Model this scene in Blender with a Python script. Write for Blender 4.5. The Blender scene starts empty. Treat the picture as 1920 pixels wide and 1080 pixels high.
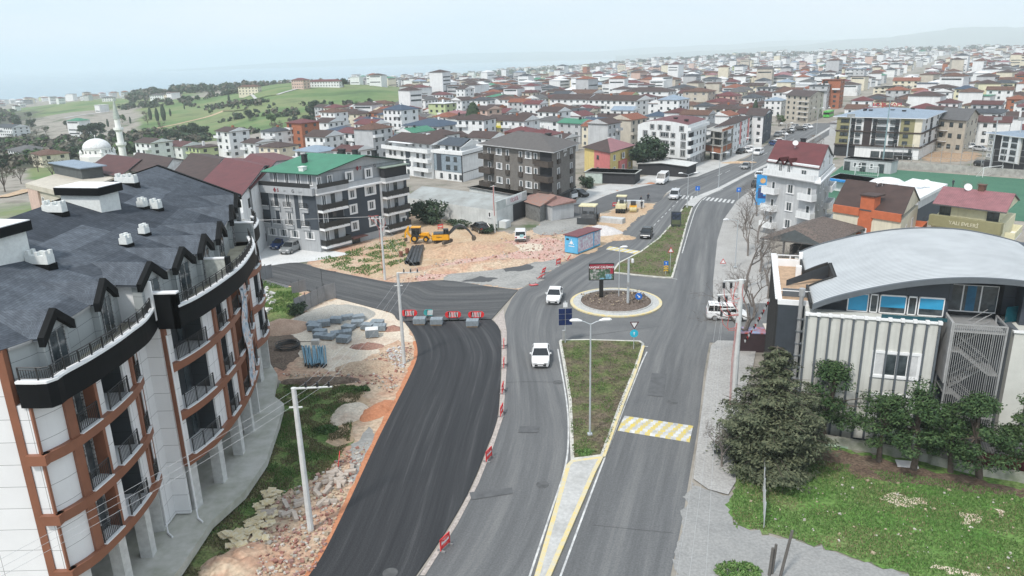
import bpy,math,random
from mathutils import Vector,Matrix,noise
from mathutils.geometry import tessellate_polygon
R=math.radians
C=bpy.context.scene.collection
SC=bpy.context.scene

# ---------------------------------------------------------------- camera
F_PX,CAM_H,PITCH,ROLL=1400.0,29.0,R(17.26),R(1.48)
_fw=Vector((0,math.cos(PITCH),-math.sin(PITCH)))
_up0=Vector((0,math.sin(PITCH),math.cos(PITCH)))
_rt0=Vector((1,0,0))
_rt=math.cos(ROLL)*_rt0-math.sin(ROLL)*_up0
_up=math.sin(ROLL)*_rt0+math.cos(ROLL)*_up0
cd=bpy.data.cameras.new('camera');cam=bpy.data.objects.new('camera',cd);C.objects.link(cam)
cd.sensor_width=36;cd.lens=36*F_PX/1920;cd.clip_start=0.5;cd.clip_end=60000
m=Matrix((_rt,_up,-_fw)).transposed().to_4x4();m.translation=Vector((0,0,CAM_H));cam.matrix_world=m
SC.camera=cam
# ---------------------------------------------------------------- sky, sun, exposure
w=bpy.data.worlds.new('World');SC.world=w;w.use_nodes=True
nt=w.node_tree;nt.nodes.clear()
SUN_EL,SUN_ROT=R(52),R(215)
sky=nt.nodes.new('ShaderNodeTexSky');sky.sky_type='NISHITA';sky.sun_disc=False
sky.sun_elevation=SUN_EL;sky.sun_rotation=SUN_ROT;sky.air_density=1.0;sky.dust_density=3.0;sky.ozone_density=1.0
# thin overcast: the blue sky seen through a high white cloud sheet
tc=nt.nodes.new('ShaderNodeTexCoord');mp=nt.nodes.new('ShaderNodeMapping');mp.inputs['Scale'].default_value=(1.2,1.2,7)
nz=nt.nodes.new('ShaderNodeTexNoise');nz.inputs['Scale'].default_value=2.2;nz.inputs['Detail'].default_value=5
cr=nt.nodes.new('ShaderNodeValToRGB');cr.color_ramp.elements[0].position=.3;cr.color_ramp.elements[1].position=.75
cr.color_ramp.elements[0].color=(5.9,7.3,8.5,1);cr.color_ramp.elements[1].color=(7.5,7.9,8.5,1)
mx=nt.nodes.new('ShaderNodeMix');mx.data_type='RGBA';mx.inputs[0].default_value=0.86
bg=nt.nodes.new('ShaderNodeBackground');bg.inputs['Strength'].default_value=0.10
out=nt.nodes.new('ShaderNodeOutputWorld');L=nt.links.new
L(tc.outputs['Generated'],mp.inputs[0]);L(mp.outputs[0],nz.inputs['Vector']);L(nz.outputs[0],cr.inputs[0])
L(sky.outputs[0],mx.inputs[6]);L(cr.outputs[0],mx.inputs[7]);L(mx.outputs[2],bg.inputs[0]);L(bg.outputs[0],out.inputs[0])
sd=bpy.data.lights.new('sun','SUN');sun=bpy.data.objects.new('sun',sd);C.objects.link(sun)
sd.energy=2.3;sd.angle=R(7);sd.color=(1,.96,.9)
# sky rotation: 0 puts the sun at +Y, growing clockwise seen from above
sdir=Vector((math.sin(SUN_ROT)*math.cos(SUN_EL),math.cos(SUN_ROT)*math.cos(SUN_EL),math.sin(SUN_EL)))
sun.rotation_euler=(-sdir).to_track_quat('-Z','Y').to_euler()
vs=SC.view_settings;vs.view_transform='Standard';vs.look='None';vs.gamma=1;vs.exposure=0.47
SC.cycles.use_denoising=True;SC.cycles.max_bounces=6;SC.cycles.volume_bounces=2
SC.cycles.diffuse_bounces=3;SC.cycles.transparent_max_bounces=8;SC.cycles.use_adaptive_sampling=True

# ---------------------------------------------------------------- helpers
rnd=random.Random(7)
def P(x,y,z=0.0):
 """the world point at height z seen at photo pixel (x, y) of 1920x1080"""
 d=_fw*F_PX+_rt*(x-960)-_up*(y-540)
 return Vector((0,0,CAM_H))+d*((z-CAM_H)/d.z)
def PX(p):
 q=Vector(p)-Vector((0,0,CAM_H));k=F_PX/q.dot(_fw)
 return 960+q.dot(_rt)*k,540-q.dot(_up)*k

 # terrain: height by azimuth (degrees right of view) and distance
_RN=[0,150,300,450,600,700,850,1100,1500,2200,3000,4000,9000,30000]
_AN={-60:[0,0,-6,-14,-20,-23,-26,-30,-36,-48,-60,-60,-60,-60],
-34:[0,0,-5,-13,-18,-20,-22,-26,-33,-46,-60,-60,-60,-60],
-28:[0,0,-5,-12,-15,-15,-15,-15,-24,-46,-60,-60,-60,-60],
-22:[0,0,-4,-10,-11,-9,-5,-5,-30,-56,-60,-60,-60,-60],
-16:[0,0,-1,-6,2,7,7,-6,-34,-52,-60,-60,-60,-60],
-10:[0,0,0,-1,5,7,2,-8,-22,-40,-52,-60,-60,-60],
-5:[0,0,0,0,0,-3,-6,-12,-20,-32,-44,-60,-60,-60],
4:[0,0,0,0,0,-1,-4,-10,-14,-20,-30,-44,-60,-60],
12:[0,0,0,0,0,-2,-5,-8,-8,-3,-8,-40,-60,-60],
20:[0,0,0,0,0,-1,-2,-2,-2,2,5,-10,-60,-60],
27:[0,0,0,0,0,0,0,0,1,4,9,6,-20,-60],
36:[0,0,0,0,0,0,1,1,3,5,7,4,-20,-60],
60:[0,0,0,0,0,0,1,2,4,6,8,4,-20,-60]}
_AK=sorted(_AN)
def _sm(t):return t*t*(3-2*t)
def H(x,y):
 r=math.hypot(x,y);a=math.degrees(math.atan2(x,y));a=max(-60,min(60,a))
 i=0
 while i<len(_RN)-2 and r>_RN[i+1]:i+=1
 t=_sm(min(1,(r-_RN[i])/(_RN[i+1]-_RN[i])))
 j=0
 while j<len(_AK)-2 and a>_AK[j+1]:j+=1
 s=_sm((a-_AK[j])/(_AK[j+1]-_AK[j]))
 A,B=_AN[_AK[j]],_AN[_AK[j+1]]
 za=A[i]+(A[i+1]-A[i])*t;zb=B[i]+(B[i+1]-B[i])*t
 z=za+(zb-za)*s
 k=min(1,max(0,(r-330)/250))
 return z+k*3.0*noise.noise(Vector((x/120,y/120,3)))if k>0 else z
def G(x,y):
 """ground point under photo pixel (x, y), following the terrain"""
 z=0
 for _ in range(25):
  p=P(x,y,z);z=z+.6*(H(p.x,p.y)-z)
 return Vector((p.x,p.y,H(p.x,p.y)))

 # ---------------------------------------------------------------- materials
_M={}
def rgb(c):
 if isinstance(c,str):
  c=[int(c[i:i+2],16)/255 for i in(0,2,4)]
  return tuple(v/12.92 if v<=.04045 else((v+.055)/1.055)**2.4 for v in c)
 return(c,c,c)if isinstance(c,(int,float))else tuple(c)
def mat(name,col,rough=.75,metal=0,var=.12,scale=1.5,col2=None,kind=None,bump=0,spec=None,emit=0,coord='Object',freq=6.0,axis='Z',alpha=None):
 if name in _M:return _M[name]
 m=bpy.data.materials.new(name);m.use_nodes=True;t=m.node_tree;N=t.nodes;l=t.links.new
 b=N['Principled BSDF'];b.inputs['Roughness'].default_value=rough;b.inputs['Metallic'].default_value=metal
 if spec is not None:b.inputs['Specular IOR Level'].default_value=spec
 c=rgb(col);c2=rgb(col2)if col2 is not None else tuple(v*(1-2.2*var)for v in c)
 co=N.new('ShaderNodeTexCoord');src=co.outputs[coord]
 if coord=='World':
  pass
 n=N.new('ShaderNodeTexNoise');n.inputs['Scale'].default_value=scale;n.inputs['Detail'].default_value=6;n.inputs['Roughness'].default_value=.65
 l(src,n.inputs['Vector'])
 r=N.new('ShaderNodeMapRange');r.inputs[1].default_value=.38;r.inputs[2].default_value=.66
 l(n.outputs[0],r.inputs[0]);fac=r.outputs[0]
 mxn=N.new('ShaderNodeMix');mxn.data_type='RGBA';mxn.inputs[6].default_value=(*c,1);mxn.inputs[7].default_value=(*c2,1)
 l(fac,mxn.inputs[0]);colout=mxn.outputs[2];hgt=n.outputs[0]
 if kind in('bands','panels','streaks','tiles','brick','ribs'):
  if kind in('bands','ribs','tiles'):
   wv=N.new('ShaderNodeTexWave');wv.bands_direction=axis;wv.inputs['Scale'].default_value=freq/6.2832*1.0
   wv.inputs['Distortion'].default_value=.3 if kind=='tiles' else 0;l(src,wv.inputs['Vector'])
   k=N.new('ShaderNodeMix');k.data_type='RGBA';k.blend_type='MULTIPLY';k.inputs[0].default_value=.55 if kind=='ribs' else .45
   l(colout,k.inputs[6]);l(wv.outputs[0],k.inputs[7]);colout=k.outputs[2];hgt=wv.outputs[1]
  elif kind=='streaks':
   mpn=N.new('ShaderNodeMapping');mpn.inputs['Scale'].default_value=(2.5,2.5,.12);l(src,mpn.inputs[0])
   n2=N.new('ShaderNodeTexNoise');n2.inputs['Scale'].default_value=1.2;n2.inputs['Detail'].default_value=5;l(mpn.outputs[0],n2.inputs['Vector'])
   r2=N.new('ShaderNodeMapRange');r2.inputs[1].default_value=.5;r2.inputs[2].default_value=.75;r2.inputs[4].default_value=.5;l(n2.outputs[0],r2.inputs[0])
   k=N.new('ShaderNodeMix');k.data_type='RGBA';k.inputs[7].default_value=(*[v*.6 for v in c],1);l(r2.outputs[0],k.inputs[0]);l(colout,k.inputs[6]);colout=k.outputs[2]
  else:
   br=N.new('ShaderNodeTexBrick')
   if kind=='panels':
    br.offset=0;br.inputs['Mortar Size'].default_value=.012;br.inputs['Scale'].default_value=1;br.inputs['Brick Width'].default_value=freq;br.inputs['Row Height'].default_value=freq*.5
    br.inputs['Mortar'].default_value=(.25,.25,.25,1)
   else:
    br.inputs['Scale'].default_value=1;br.inputs['Brick Width'].default_value=freq;br.inputs['Row Height'].default_value=freq*.33;br.inputs['Mortar Size'].default_value=.02;br.inputs['Mortar'].default_value=(.5,.5,.5,1)
   br.inputs['Color1'].default_value=(1,1,1,1);br.inputs['Color2'].default_value=(.8,.8,.8,1)if kind=='brick' else(.96,.96,.96,1)
   l(co.outputs['UV'],br.inputs['Vector'])
   k=N.new('ShaderNodeMix');k.data_type='RGBA';k.blend_type='MULTIPLY';k.inputs[0].default_value=1
   l(colout,k.inputs[6]);l(br.outputs[0],k.inputs[7]);colout=k.outputs[2]
 l(colout,b.inputs['Base Color'])
 if bump:
  bp=N.new('ShaderNodeBump');bp.inputs['Strength'].default_value=min(1,bump);bp.inputs['Distance'].default_value=.03 if kind!='ribs' else .05
  l(hgt,bp.inputs['Height']);l(bp.outputs[0],b.inputs['Normal'])
 if emit:
  b.inputs['Emission Color'].default_value=(*c,1);b.inputs['Emission Strength'].default_value=emit
 if alpha is not None:b.inputs['Alpha'].default_value=alpha
 if kind in('panels','brick'):m['uvbox']=1
 _M[name]=m;return m
def ground_mat(name,stops,scale=.15,scale2=2.5,fine=.35,rough=.95,bump=.5,stretch=None,lo=.3,hi=.7):
 """mottled ground: colour ramp over large noise, broken by fine noise"""
 if name in _M:return _M[name]
 m=bpy.data.materials.new(name);m.use_nodes=True;t=m.node_tree;N=t.nodes;l=t.links.new
 b=N['Principled BSDF'];b.inputs['Roughness'].default_value=rough;b.inputs['Specular IOR Level'].default_value=.25
 co=N.new('ShaderNodeTexCoord');src=co.outputs['UV']if stretch else co.outputs['Object']
 if stretch:
  mpn=N.new('ShaderNodeMapping');mpn.inputs['Scale'].default_value=stretch;l(src,mpn.inputs[0]);src=mpn.outputs[0]
 n=N.new('ShaderNodeTexNoise');n.inputs['Scale'].default_value=scale;n.inputs['Detail'].default_value=8;n.inputs['Roughness'].default_value=.7;l(src,n.inputs['Vector'])
 n2=N.new('ShaderNodeTexNoise');n2.inputs['Scale'].default_value=scale2;n2.inputs['Detail'].default_value=4;l(co.outputs['Object'],n2.inputs['Vector'])
 r=N.new('ShaderNodeMapRange');r.inputs[1].default_value=lo;r.inputs[2].default_value=hi;l(n.outputs[0],r.inputs[0])
 ramp=N.new('ShaderNodeValToRGB');e=ramp.color_ramp.elements
 while len(e)<len(stops):e.new(.5)
 for i,s in enumerate(stops):e[i].position=i/(len(stops)-1);e[i].color=(*rgb(s),1)
 l(r.outputs[0],ramp.inputs[0])
 r2=N.new('ShaderNodeMapRange');r2.inputs[1].default_value=.3;r2.inputs[2].default_value=.7;r2.inputs[3].default_value=1-fine;r2.inputs[4].default_value=1+fine;l(n2.outputs[0],r2.inputs[0])
 k=N.new('ShaderNodeMix');k.data_type='RGBA';k.blend_type='MULTIPLY';k.inputs[0].default_value=1;l(ramp.outputs[0],k.inputs[6]);l(r2.outputs[0],k.inputs[7]);l(k.outputs[2],b.inputs['Base Color'])
 if bump:
  bp=N.new('ShaderNodeBump');bp.inputs['Strength'].default_value=bump;bp.inputs['Distance'].default_value=.08;l(n2.outputs[0],bp.inputs['Height']);l(bp.outputs[0],b.inputs['Normal'])
 _M[name]=m;return m
GLASS=mat('window_glass',(.02,.028,.033),.08,var=.5,scale=.6,col2=(.10,.12,.13),spec=.6)
GLASS2=mat('curtained_glass',(.05,.06,.065),.15,scale=3,col2=(.30,.31,.31),spec=.6)
WHITE=mat('white_plaster',.80,.8,var=.05,scale=.8,kind='streaks')
FRAMEW=mat('white_frame',.78,.5,var=.03)
FRAMED=mat('dark_frame',.045,.5,var=.1)
RAIL=mat('black_railing',.025,.5,var=.1)
GREYM=mat('galvanised_metal',.42,.5,.3,var=.08)
CONC=mat('raw_concrete',(.42,.41,.38),.9,var=.18,scale=.9,kind='streaks',bump=.3)

# ---------------------------------------------------------------- mesh builder
class MB:
 def __init__(s):s.v=[];s.f=[];s.mi=[];s.uv={};s.mats=[]
 def mat(s,m):
  if m not in s.mats:s.mats.append(m)
  return s.mats.index(m)
 def face(s,pts,m=0,uv=None):
  n=len(s.v);s.v+=[tuple(p)for p in pts];s.f.append(tuple(range(n,n+len(pts))));s.mi.append(m)
  if uv:s.uv[len(s.f)-1]=uv
 def mesh(s,vs,fs,m=0):
  n=len(s.v);s.v+=[tuple(p)for p in vs]
  for f in fs:s.f.append(tuple(i+n for i in f));s.mi.append(m)
 def box(s,x0,x1,y0,y1,z0,z1,m=0,M=None):
  vs=[Vector((x,y,z))for z in(z0,z1)for y in(y0,y1)for x in(x0,x1)]
  if M:vs=[M@v for v in vs]
  s.mesh(vs,[(0,2,3,1),(4,5,7,6),(0,1,5,4),(2,6,7,3),(0,4,6,2),(1,3,7,5)],m)
 def cbox(s,c,sz,m=0,rz=0,rx=0,ry=0):
  M=Matrix.Translation(c)@Matrix.Rotation(rz,4,'Z')@Matrix.Rotation(ry,4,'Y')@Matrix.Rotation(rx,4,'X')
  s.box(-sz[0]/2,sz[0]/2,-sz[1]/2,sz[1]/2,-sz[2]/2,sz[2]/2,m,M)
 def tube(s,a,b,r,r2=None,n=8,m=0,cap=True):
  a=Vector(a);b=Vector(b);r2=r if r2 is None else r2;d=(b-a)
  if d.length<1e-6:return
  d.normalize();u=d.orthogonal().normalized();w_=d.cross(u)
  vs=[c+(u*math.cos(t)+w_*math.sin(t))*rr for c,rr in((a,r),(b,r2))for t in[2*math.pi*i/n for i in range(n)]]
  fs=[(i,(i+1)%n,n+(i+1)%n,n+i)for i in range(n)]
  if cap:fs+=[tuple(range(n))[::-1],tuple(range(n,2*n))]
  s.mesh(vs,fs,m)
 def path(s,pts,r,n=6,m=0):
  pts=[Vector(p)for p in pts];vs=[];k=len(pts)
  for i,p in enumerate(pts):
   d=(pts[min(i+1,k-1)]-pts[max(i-1,0)]).normalized()
   u=d.cross(Vector((0,0,1)));u=u.normalized()if u.length>.05 else Vector((1,0,0));w_=d.cross(u)
   rr=r[i]if isinstance(r,(list,tuple))else r
   vs+=[p+(u*math.cos(t)+w_*math.sin(t))*rr for t in[2*math.pi*j/n for j in range(n)]]
  fs=[(i*n+j,i*n+(j+1)%n,(i+1)*n+(j+1)%n,(i+1)*n+j)for i in range(k-1)for j in range(n)]
  fs+=[tuple(range(n))[::-1],tuple(range((k-1)*n,k*n))]
  s.mesh(vs,fs,m)
 def prism(s,poly,z0,z1,m=0,top=None,bottom=True):
  """poly: xy list; z1 may be list"""
  n=len(poly);zz0=z0 if isinstance(z0,list)else[z0]*n;zz1=z1 if isinstance(z1,list)else[z1]*n
  a=sum(poly[i][0]*poly[(i+1)%n][1]-poly[(i+1)%n][0]*poly[i][1]for i in range(n))
  if a<0:poly=poly[::-1];zz0=zz0[::-1];zz1=zz1[::-1]
  vs=[(p[0],p[1],zz0[i])for i,p in enumerate(poly)]+[(p[0],p[1],zz1[i])for i,p in enumerate(poly)]
  s.mesh(vs,[(i,(i+1)%n,n+(i+1)%n,n+i)for i in range(n)],m)
  tr=tessellate_polygon([[Vector((p[0],p[1],0))for p in poly]])
  def up(t):
   A,B,D=(Vector(poly[i][:2])for i in t);return t if(B-A).cross(D-A)>0 else t[::-1]
  tr=[up(t)for t in tr]
  s.mesh([v for v in vs[n:]],tr,m if top is None else top)
  if bottom:s.mesh([v for v in vs[:n]],[t[::-1]for t in tr],m)
 def lathe(s,prof,n=12,m=0,c=(0,0,0)):
  vs=[(c[0]+r*math.cos(2*math.pi*j/n),c[1]+r*math.sin(2*math.pi*j/n),c[2]+z)for r,z in prof for j in range(n)]
  fs=[(i*n+j,i*n+(j+1)%n,(i+1)*n+(j+1)%n,(i+1)*n+j)for i in range(len(prof)-1)for j in range(n)]
  fs+=[tuple(range(n))[::-1],tuple(range((len(prof)-1)*n,len(prof)*n))]
  s.mesh(vs,fs,m)
 def data(s,name,mats,smooth=False):
  me=bpy.data.meshes.new(name);me.from_pydata(s.v,[],s.f)
  for mm in(mats if isinstance(mats,(list,tuple))else[mats]):me.materials.append(mm)
  me.polygons.foreach_set('material_index',s.mi)
  if any(mm.get('uvbox')for mm in(mats if isinstance(mats,(list,tuple))else[mats])):
   for fi,f in enumerate(s.f):
    if fi not in s.uv:s.uv[fi]=[(s.v[i][0]+s.v[i][1],s.v[i][2])for i in f]
  if s.uv:
   ul=me.uv_layers.new(name='UVMap')
   for fi,uv in s.uv.items():
    for k,li in enumerate(me.polygons[fi].loop_indices):ul.data[li].uv=uv[k]
  if smooth:me.polygons.foreach_set('use_smooth',[True]*len(me.polygons))
  me.update();return me
 def build(s,name,mats,parent=None,smooth=False,loc=None,rz=0):
  return put(s.data(name,mats,smooth),name,parent,loc,rz)
def put(me,name,parent=None,loc=None,rz=0,ry=0,rx=0,sc=None):
 o=bpy.data.objects.new(name,me);C.objects.link(o)
 if parent:o.parent=parent
 if loc is not None:o.location=loc
 if rz or ry or rx:o.rotation_euler=(rx,ry,rz)
 if sc:o.scale=(sc,sc,sc)if isinstance(sc,(int,float))else sc
 return o
def tag(o,label,cat,group=None):
 o['label']=label;o['category']=cat
 if group:o['group']=group
 return o
def thing(name,label,cat,loc=(0,0,0),rz=0,group=None):
 return tag(put(None,name,None,loc,rz),label,cat,group)
def struct(o):o['kind']='structure';return o
def stuff(o):o['kind']='stuff';return o
def dup(o,loc=None,rz=None,parent=None,label=None,group=None,sc=None):
 c=o.copy();C.objects.link(c)
 if parent is not None:c.parent=parent
 if loc is not None:c.location=loc
 if rz is not None:c.rotation_euler=(o.rotation_euler[0],o.rotation_euler[1],rz)
 if sc:c.scale=(sc,sc,sc)if isinstance(sc,(int,float))else sc
 if label:c['label']=label
 if group:c['group']=group
 for k in o.children:dup(k,parent=c)
 return c
def smooth_poly(pts,closed=True,n=4):
 """Catmull-Rom through 2D points"""
 out=[];k=len(pts);rng=range(k if closed else k-1)
 for i in rng:
  g=(lambda j:Vector(pts[j%k][:2]))if closed else(lambda j:Vector(pts[max(0,min(k-1,j))][:2]))
  p0,p1,p2,p3=g(i-1),g(i),g(i+1),g(i+2)
  for t in[j/n for j in range(n)]:
   out.append(.5*(2*p1+(p2-p0)*t+(2*p0-5*p1+4*p2-p3)*t*t+(3*p1-p0-3*p2+p3)*t**3))
 if not closed:out.append(Vector(pts[-1][:2]))
 return out
_SHN=0
RAGGED={'works_ground','sandy_ground','pale_ground','grass_patch','gravel_patch','broken_asphalt','tar_patch','soil_strip','bare_patch','lawn','driveway','dirt_lot'}
def wpoly(px,z=0.0):return[P(x,y,z).xy for x,y in px]
def sheet(name,poly,z,m,cell=None):
 """flat sheet from a polygon; natural surfaces get a ragged edge"""
 global _SHN
 if z<.1:z=.006+.0012*_SHN;_SHN+=1
 if name in RAGGED:
  out=[]
  for i in range(len(poly)):
   a_,c_=Vector(poly[i][:2]),Vector(poly[(i+1)%len(poly)][:2]);k_=max(1,int((c_-a_).length/.35));k_=min(k_,120)
   for j in range(k_):
    p_=a_.lerp(c_,j/k_);f_=min(1.6,.25+p_.length/110)
    out.append((p_.x+f_*(noise.noise(Vector((p_.x*1.1/f_,p_.y*1.1/f_,2)))+.5*noise.noise(Vector((p_.x*3,p_.y*3,5)))),p_.y+f_*(noise.noise(Vector((p_.x*1.1/f_,p_.y*1.1/f_,9)))+.5*noise.noise(Vector((p_.x*3,p_.y*3,8))))))
  poly=out
 b=MB();pts=[Vector((p[0],p[1],z))for p in poly]
 tr=tessellate_polygon([pts])
 def up(t):
  A,B,D=(pts[i].xy for i in t);return t if(B-A).cross(D-A)>0 else t[::-1]
 b.mesh(pts,[up(t)for t in tr]);return struct(b.build(name,m))
def resample(pts,n):
 pts=[Vector(p[:2])for p in pts];L_=[0]
 for a,b in zip(pts,pts[1:]):L_.append(L_[-1]+(b-a).length)
 out=[];i=0
 for k in range(n):
  t=L_[-1]*k/(n-1)
  while i<len(pts)-2 and t>L_[i+1]:i+=1
  f=(t-L_[i])/max(1e-9,L_[i+1]-L_[i]);out.append(pts[i].lerp(pts[i+1],min(1,f)))
 return out,L_[-1]
def strip(name,lp,rp,z,m,n=60,k=4,crown=0.0):
 A,la=resample(lp,n);B,_=resample(rp,n);b=MB()
 for i in range(n-1):
  for j in range(k):
   q=[];uv=[]
   for(ii,jj)in((i,j),(i,j+1),(i+1,j+1),(i+1,j)):
    t=jj/k;p=A[ii].lerp(B[ii],t);q.append((p.x,p.y,z+crown*4*t*(1-t)));uv.append((t*(A[ii]-B[ii]).length,la*ii/(n-1)))
   b.face(q,0,uv)
 return struct(b.build(name,m))
def offset_poly(poly,d):
 n=len(poly);a=sum(poly[i][0]*poly[(i+1)%n][1]-poly[(i+1)%n][0]*poly[i][1]for i in range(n));s=1 if a>0 else-1;out=[]
 for i in range(n):
  p0,p1,p2=Vector(poly[i-1][:2]),Vector(poly[i][:2]),Vector(poly[(i+1)%n][:2])
  e1=(p1-p0).normalized();e2=(p2-p1).normalized();n1=Vector((-e1.y,e1.x));n2=Vector((-e2.y,e2.x));nn=n1+n2
  if nn.length<.1:nn=n1
  nn.normalize();out.append(p1+nn*s*d/max(.5,nn.dot(n1)))
 return out
def text_mesh(txt,size,name='lettering',ext=.01,bold=False):
 cu=bpy.data.curves.new(name,'FONT');cu.body=txt;cu.size=size;cu.align_x='CENTER';cu.align_y='CENTER';cu.extrude=ext
 if bold:cu.offset=size*.02
 o=bpy.data.objects.new(name,cu);C.objects.link(o);bpy.context.view_layer.update()
 me=bpy.data.meshes.new_from_object(o.evaluated_get(bpy.context.evaluated_depsgraph_get()));me.name=name
 bpy.data.objects.remove(o);bpy.data.curves.remove(cu);return me
 # ---------------------------------------------------------------- terrain, sea, hills
def veg(a,r):
 """(green field, woodland scrub) weights by azimuth and distance"""
 def box(a0,a1,r0,r1,fa=3,fr=50):
  t=min(1,max(0,(a-a0)/fa))*min(1,max(0,(a1-a)/fa))*min(1,max(0,(r-r0)/fr))*min(1,max(0,(r1-r)/fr));return t
 g=max(box(-27,-5.5,400,900),box(-34,-20,240,420),.75*box(-60,-20,900,1500),.8*box(-6,5,1300,2500,2,200),.5*box(-60,-26,60,260))
 s=max(box(-60,-20,290,560,5,60)*.95,box(-60,-28,420,1300,6,60)*.75,box(-17,-8,380,520,3,40)*.9,box(-5,40,2000,3600,3,300)*.5,.6*box(-5,12,800,1500,3,100))
 return g,s
b=MB();rings=[0,20,60,110,150]
r_=150
while r_<30000:r_*=1.045 if r_<1800 else 1.12;rings.append(r_)
azs=list(range(-180,-48,4))+[-48+.75*i for i in range(int(96/.75))]+list(range(48,180,4))
gv=[];na=len(azs)
for r in rings:
 for a in azs:
  x,y=r*math.sin(R(a)),r*math.cos(R(a));b.v.append((x,y,H(x,y)if r>1 else 0));gv.append(veg(a,r))
for i in range(len(rings)-1):
 for j in range(na):
  k=(j+1)%na;b.f.append((i*na+k,i*na+j,(i+1)*na+j,(i+1)*na+k));b.mi.append(0)
gm=bpy.data.materials.new('terrain');gm.use_nodes=True;N=gm.node_tree.nodes;l=gm.node_tree.links.new;bs=N['Principled BSDF'];bs.inputs['Roughness'].default_value=.95;bs.inputs['Specular IOR Level'].default_value=.2
co=N.new('ShaderNodeTexCoord')
def nzn(sc,det=6):
 n=N.new('ShaderNodeTexNoise');n.inputs['Scale'].default_value=sc;n.inputs['Detail'].default_value=det;n.inputs['Roughness'].default_value=.7;l(co.outputs['Object'],n.inputs['Vector']);return n.outputs[0]
def rampn(fac,cols,lo=.35,hi=.65):
 r=N.new('ShaderNodeMapRange');r.inputs[1].default_value=lo;r.inputs[2].default_value=hi;l(fac,r.inputs[0])
 q=N.new('ShaderNodeValToRGB');e=q.color_ramp.elements
 while len(e)<len(cols):e.new(.5)
 for i,c in enumerate(cols):e[i].position=i/(len(cols)-1);e[i].color=(*rgb(c),1)
 l(r.outputs[0],q.inputs[0]);return q.outputs[0]
def mixn(f,a,c):
 k=N.new('ShaderNodeMix');k.data_type='RGBA';l(f,k.inputs[0]);l(a,k.inputs[6]);l(c,k.inputs[7]);return k.outputs[2]
urb=rampn(nzn(.06,9),[(.20,.18,.15),(.33,.30,.26),(.24,.22,.19),(.09,.12,.06)])
grn=rampn(nzn(.012,8),[(.07,.12,.045),(.12,.19,.07),(.19,.22,.10),(.10,.14,.06)])
scr=rampn(nzn(.05,9),[(.05,.055,.04),(.10,.095,.07),(.06,.075,.045),(.16,.15,.11)])
at=N.new('ShaderNodeAttribute');at.attribute_name='field';at2=N.new('ShaderNodeAttribute');at2.attribute_name='scrub'
def edge(att,n):
 a=N.new('ShaderNodeMath');a.operation='ADD';l(att,a.inputs[0]);l(n,a.inputs[1]);r=N.new('ShaderNodeMapRange');r.inputs[1].default_value=.88;r.inputs[2].default_value=1.05;l(a.outputs[0],r.inputs[0]);return r.outputs[0]
e1=edge(at.outputs['Fac'],nzn(.02));e2=edge(at2.outputs['Fac'],nzn(.03))
l(mixn(e2,mixn(e1,urb,grn),scr),bs.inputs['Base Color'])
me=b.data('ground',gm,smooth=True)
for nme,k in(('field',0),('scrub',1)):
 A=me.attributes.new(nme,'FLOAT','POINT');A.data.foreach_set('value',[g[k]for g in gv])
struct(put(me,'ground'))
sm=mat('sea_water',(.08,.20,.28),.18,var=.1,scale=.002,spec=.5)
bb=MB();bb.lathe([(31000,0),(900,0)],64,c=(0,0,-50));bb.f=bb.f[:-2];bb.mi=bb.mi[:-2]
struct(bb.build('sea',sm))
# far mountains across the gulf
mm=mat('mountain_slopes',(.10,.13,.09),.95,var=.2,scale=.002)
def ridge(name,a0,a1,r,prof,n=90,depth=2500):
 q=MB();rows=[]
 for k in range(6):
  t=k/5;rr=r+depth*t;row=[]
  for i in range(n+1):
   a=a0+(a1-a0)*i/n;h=0;
   for(aa,hh),(ab,hb)in zip(prof,prof[1:]):
    if aa<=a<=ab:h=hh+(hb-hh)*_sm((a-aa)/(ab-aa))
   h*=(1+.22*noise.noise(Vector((a*.35,t*2,1)))+.08*noise.noise(Vector((a*1.6,t*5,7))))
   z=-52+(h+52)*math.sin(min(1,t*1.3)*math.pi/2)if t<.8 else-52+(h+52)*(1-(t-.8)*4.5)
   row.append((rr*math.sin(R(a)),rr*math.cos(R(a)),z))
  rows.append(row)
 for row in rows:q.v+=row
 for k in range(5):
  for i in range(n):q.f.append((k*(n+1)+i,k*(n+1)+i+1,(k+1)*(n+1)+i+1,(k+1)*(n+1)+i));q.mi.append(0)
 return struct(q.build(name,mm,smooth=True))
ridge('mountain',8,52,7500,[(8,0),(14,30),(20,60),(24,110),(30,190),(36,170),(44,160),(52,100)])
ridge('far_hills',-24,26,11000,[(-24,-40),(-15,20),(-8,70),(0,90),(6,60),(12,110),(20,150),(26,120)])

# ---------------------------------------------------------------- surface materials
ASPH=ground_mat('worn_asphalt',[(.088,.090,.093),(.135,.137,.139),(.215,.214,.208)],scale=1,scale2=9,fine=.16,stretch=(.6,.022,1),bump=.1,rough=.85)
ASPH_J=ground_mat('junction_asphalt',[(.105,.107,.11),(.145,.147,.148),(.195,.194,.19)],scale=.12,scale2=7,fine=.12,bump=.1,rough=.85)
NEWA=ground_mat('fresh_asphalt',[(.024,.025,.028),(.042,.043,.046),(.11,.11,.112)],scale=1,scale2=14,fine=.35,stretch=(1.6,.035,1),bump=.25,rough=.75,lo=.32,hi=.78)
NEWA2=ground_mat('dusty_fresh_asphalt',[(.045,.047,.05),(.085,.086,.088),(.15,.148,.142)],scale=1,scale2=10,fine=.25,stretch=(.8,.035,1),bump=.2,rough=.8)
NEWEDGE=mat('asphalt_edge',.018,.8)
CONCP=ground_mat('concrete_paving',[(.36,.355,.34),(.47,.465,.45),(.52,.515,.50)],scale=.3,scale2=4,fine=.12,bump=.15)
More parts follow.
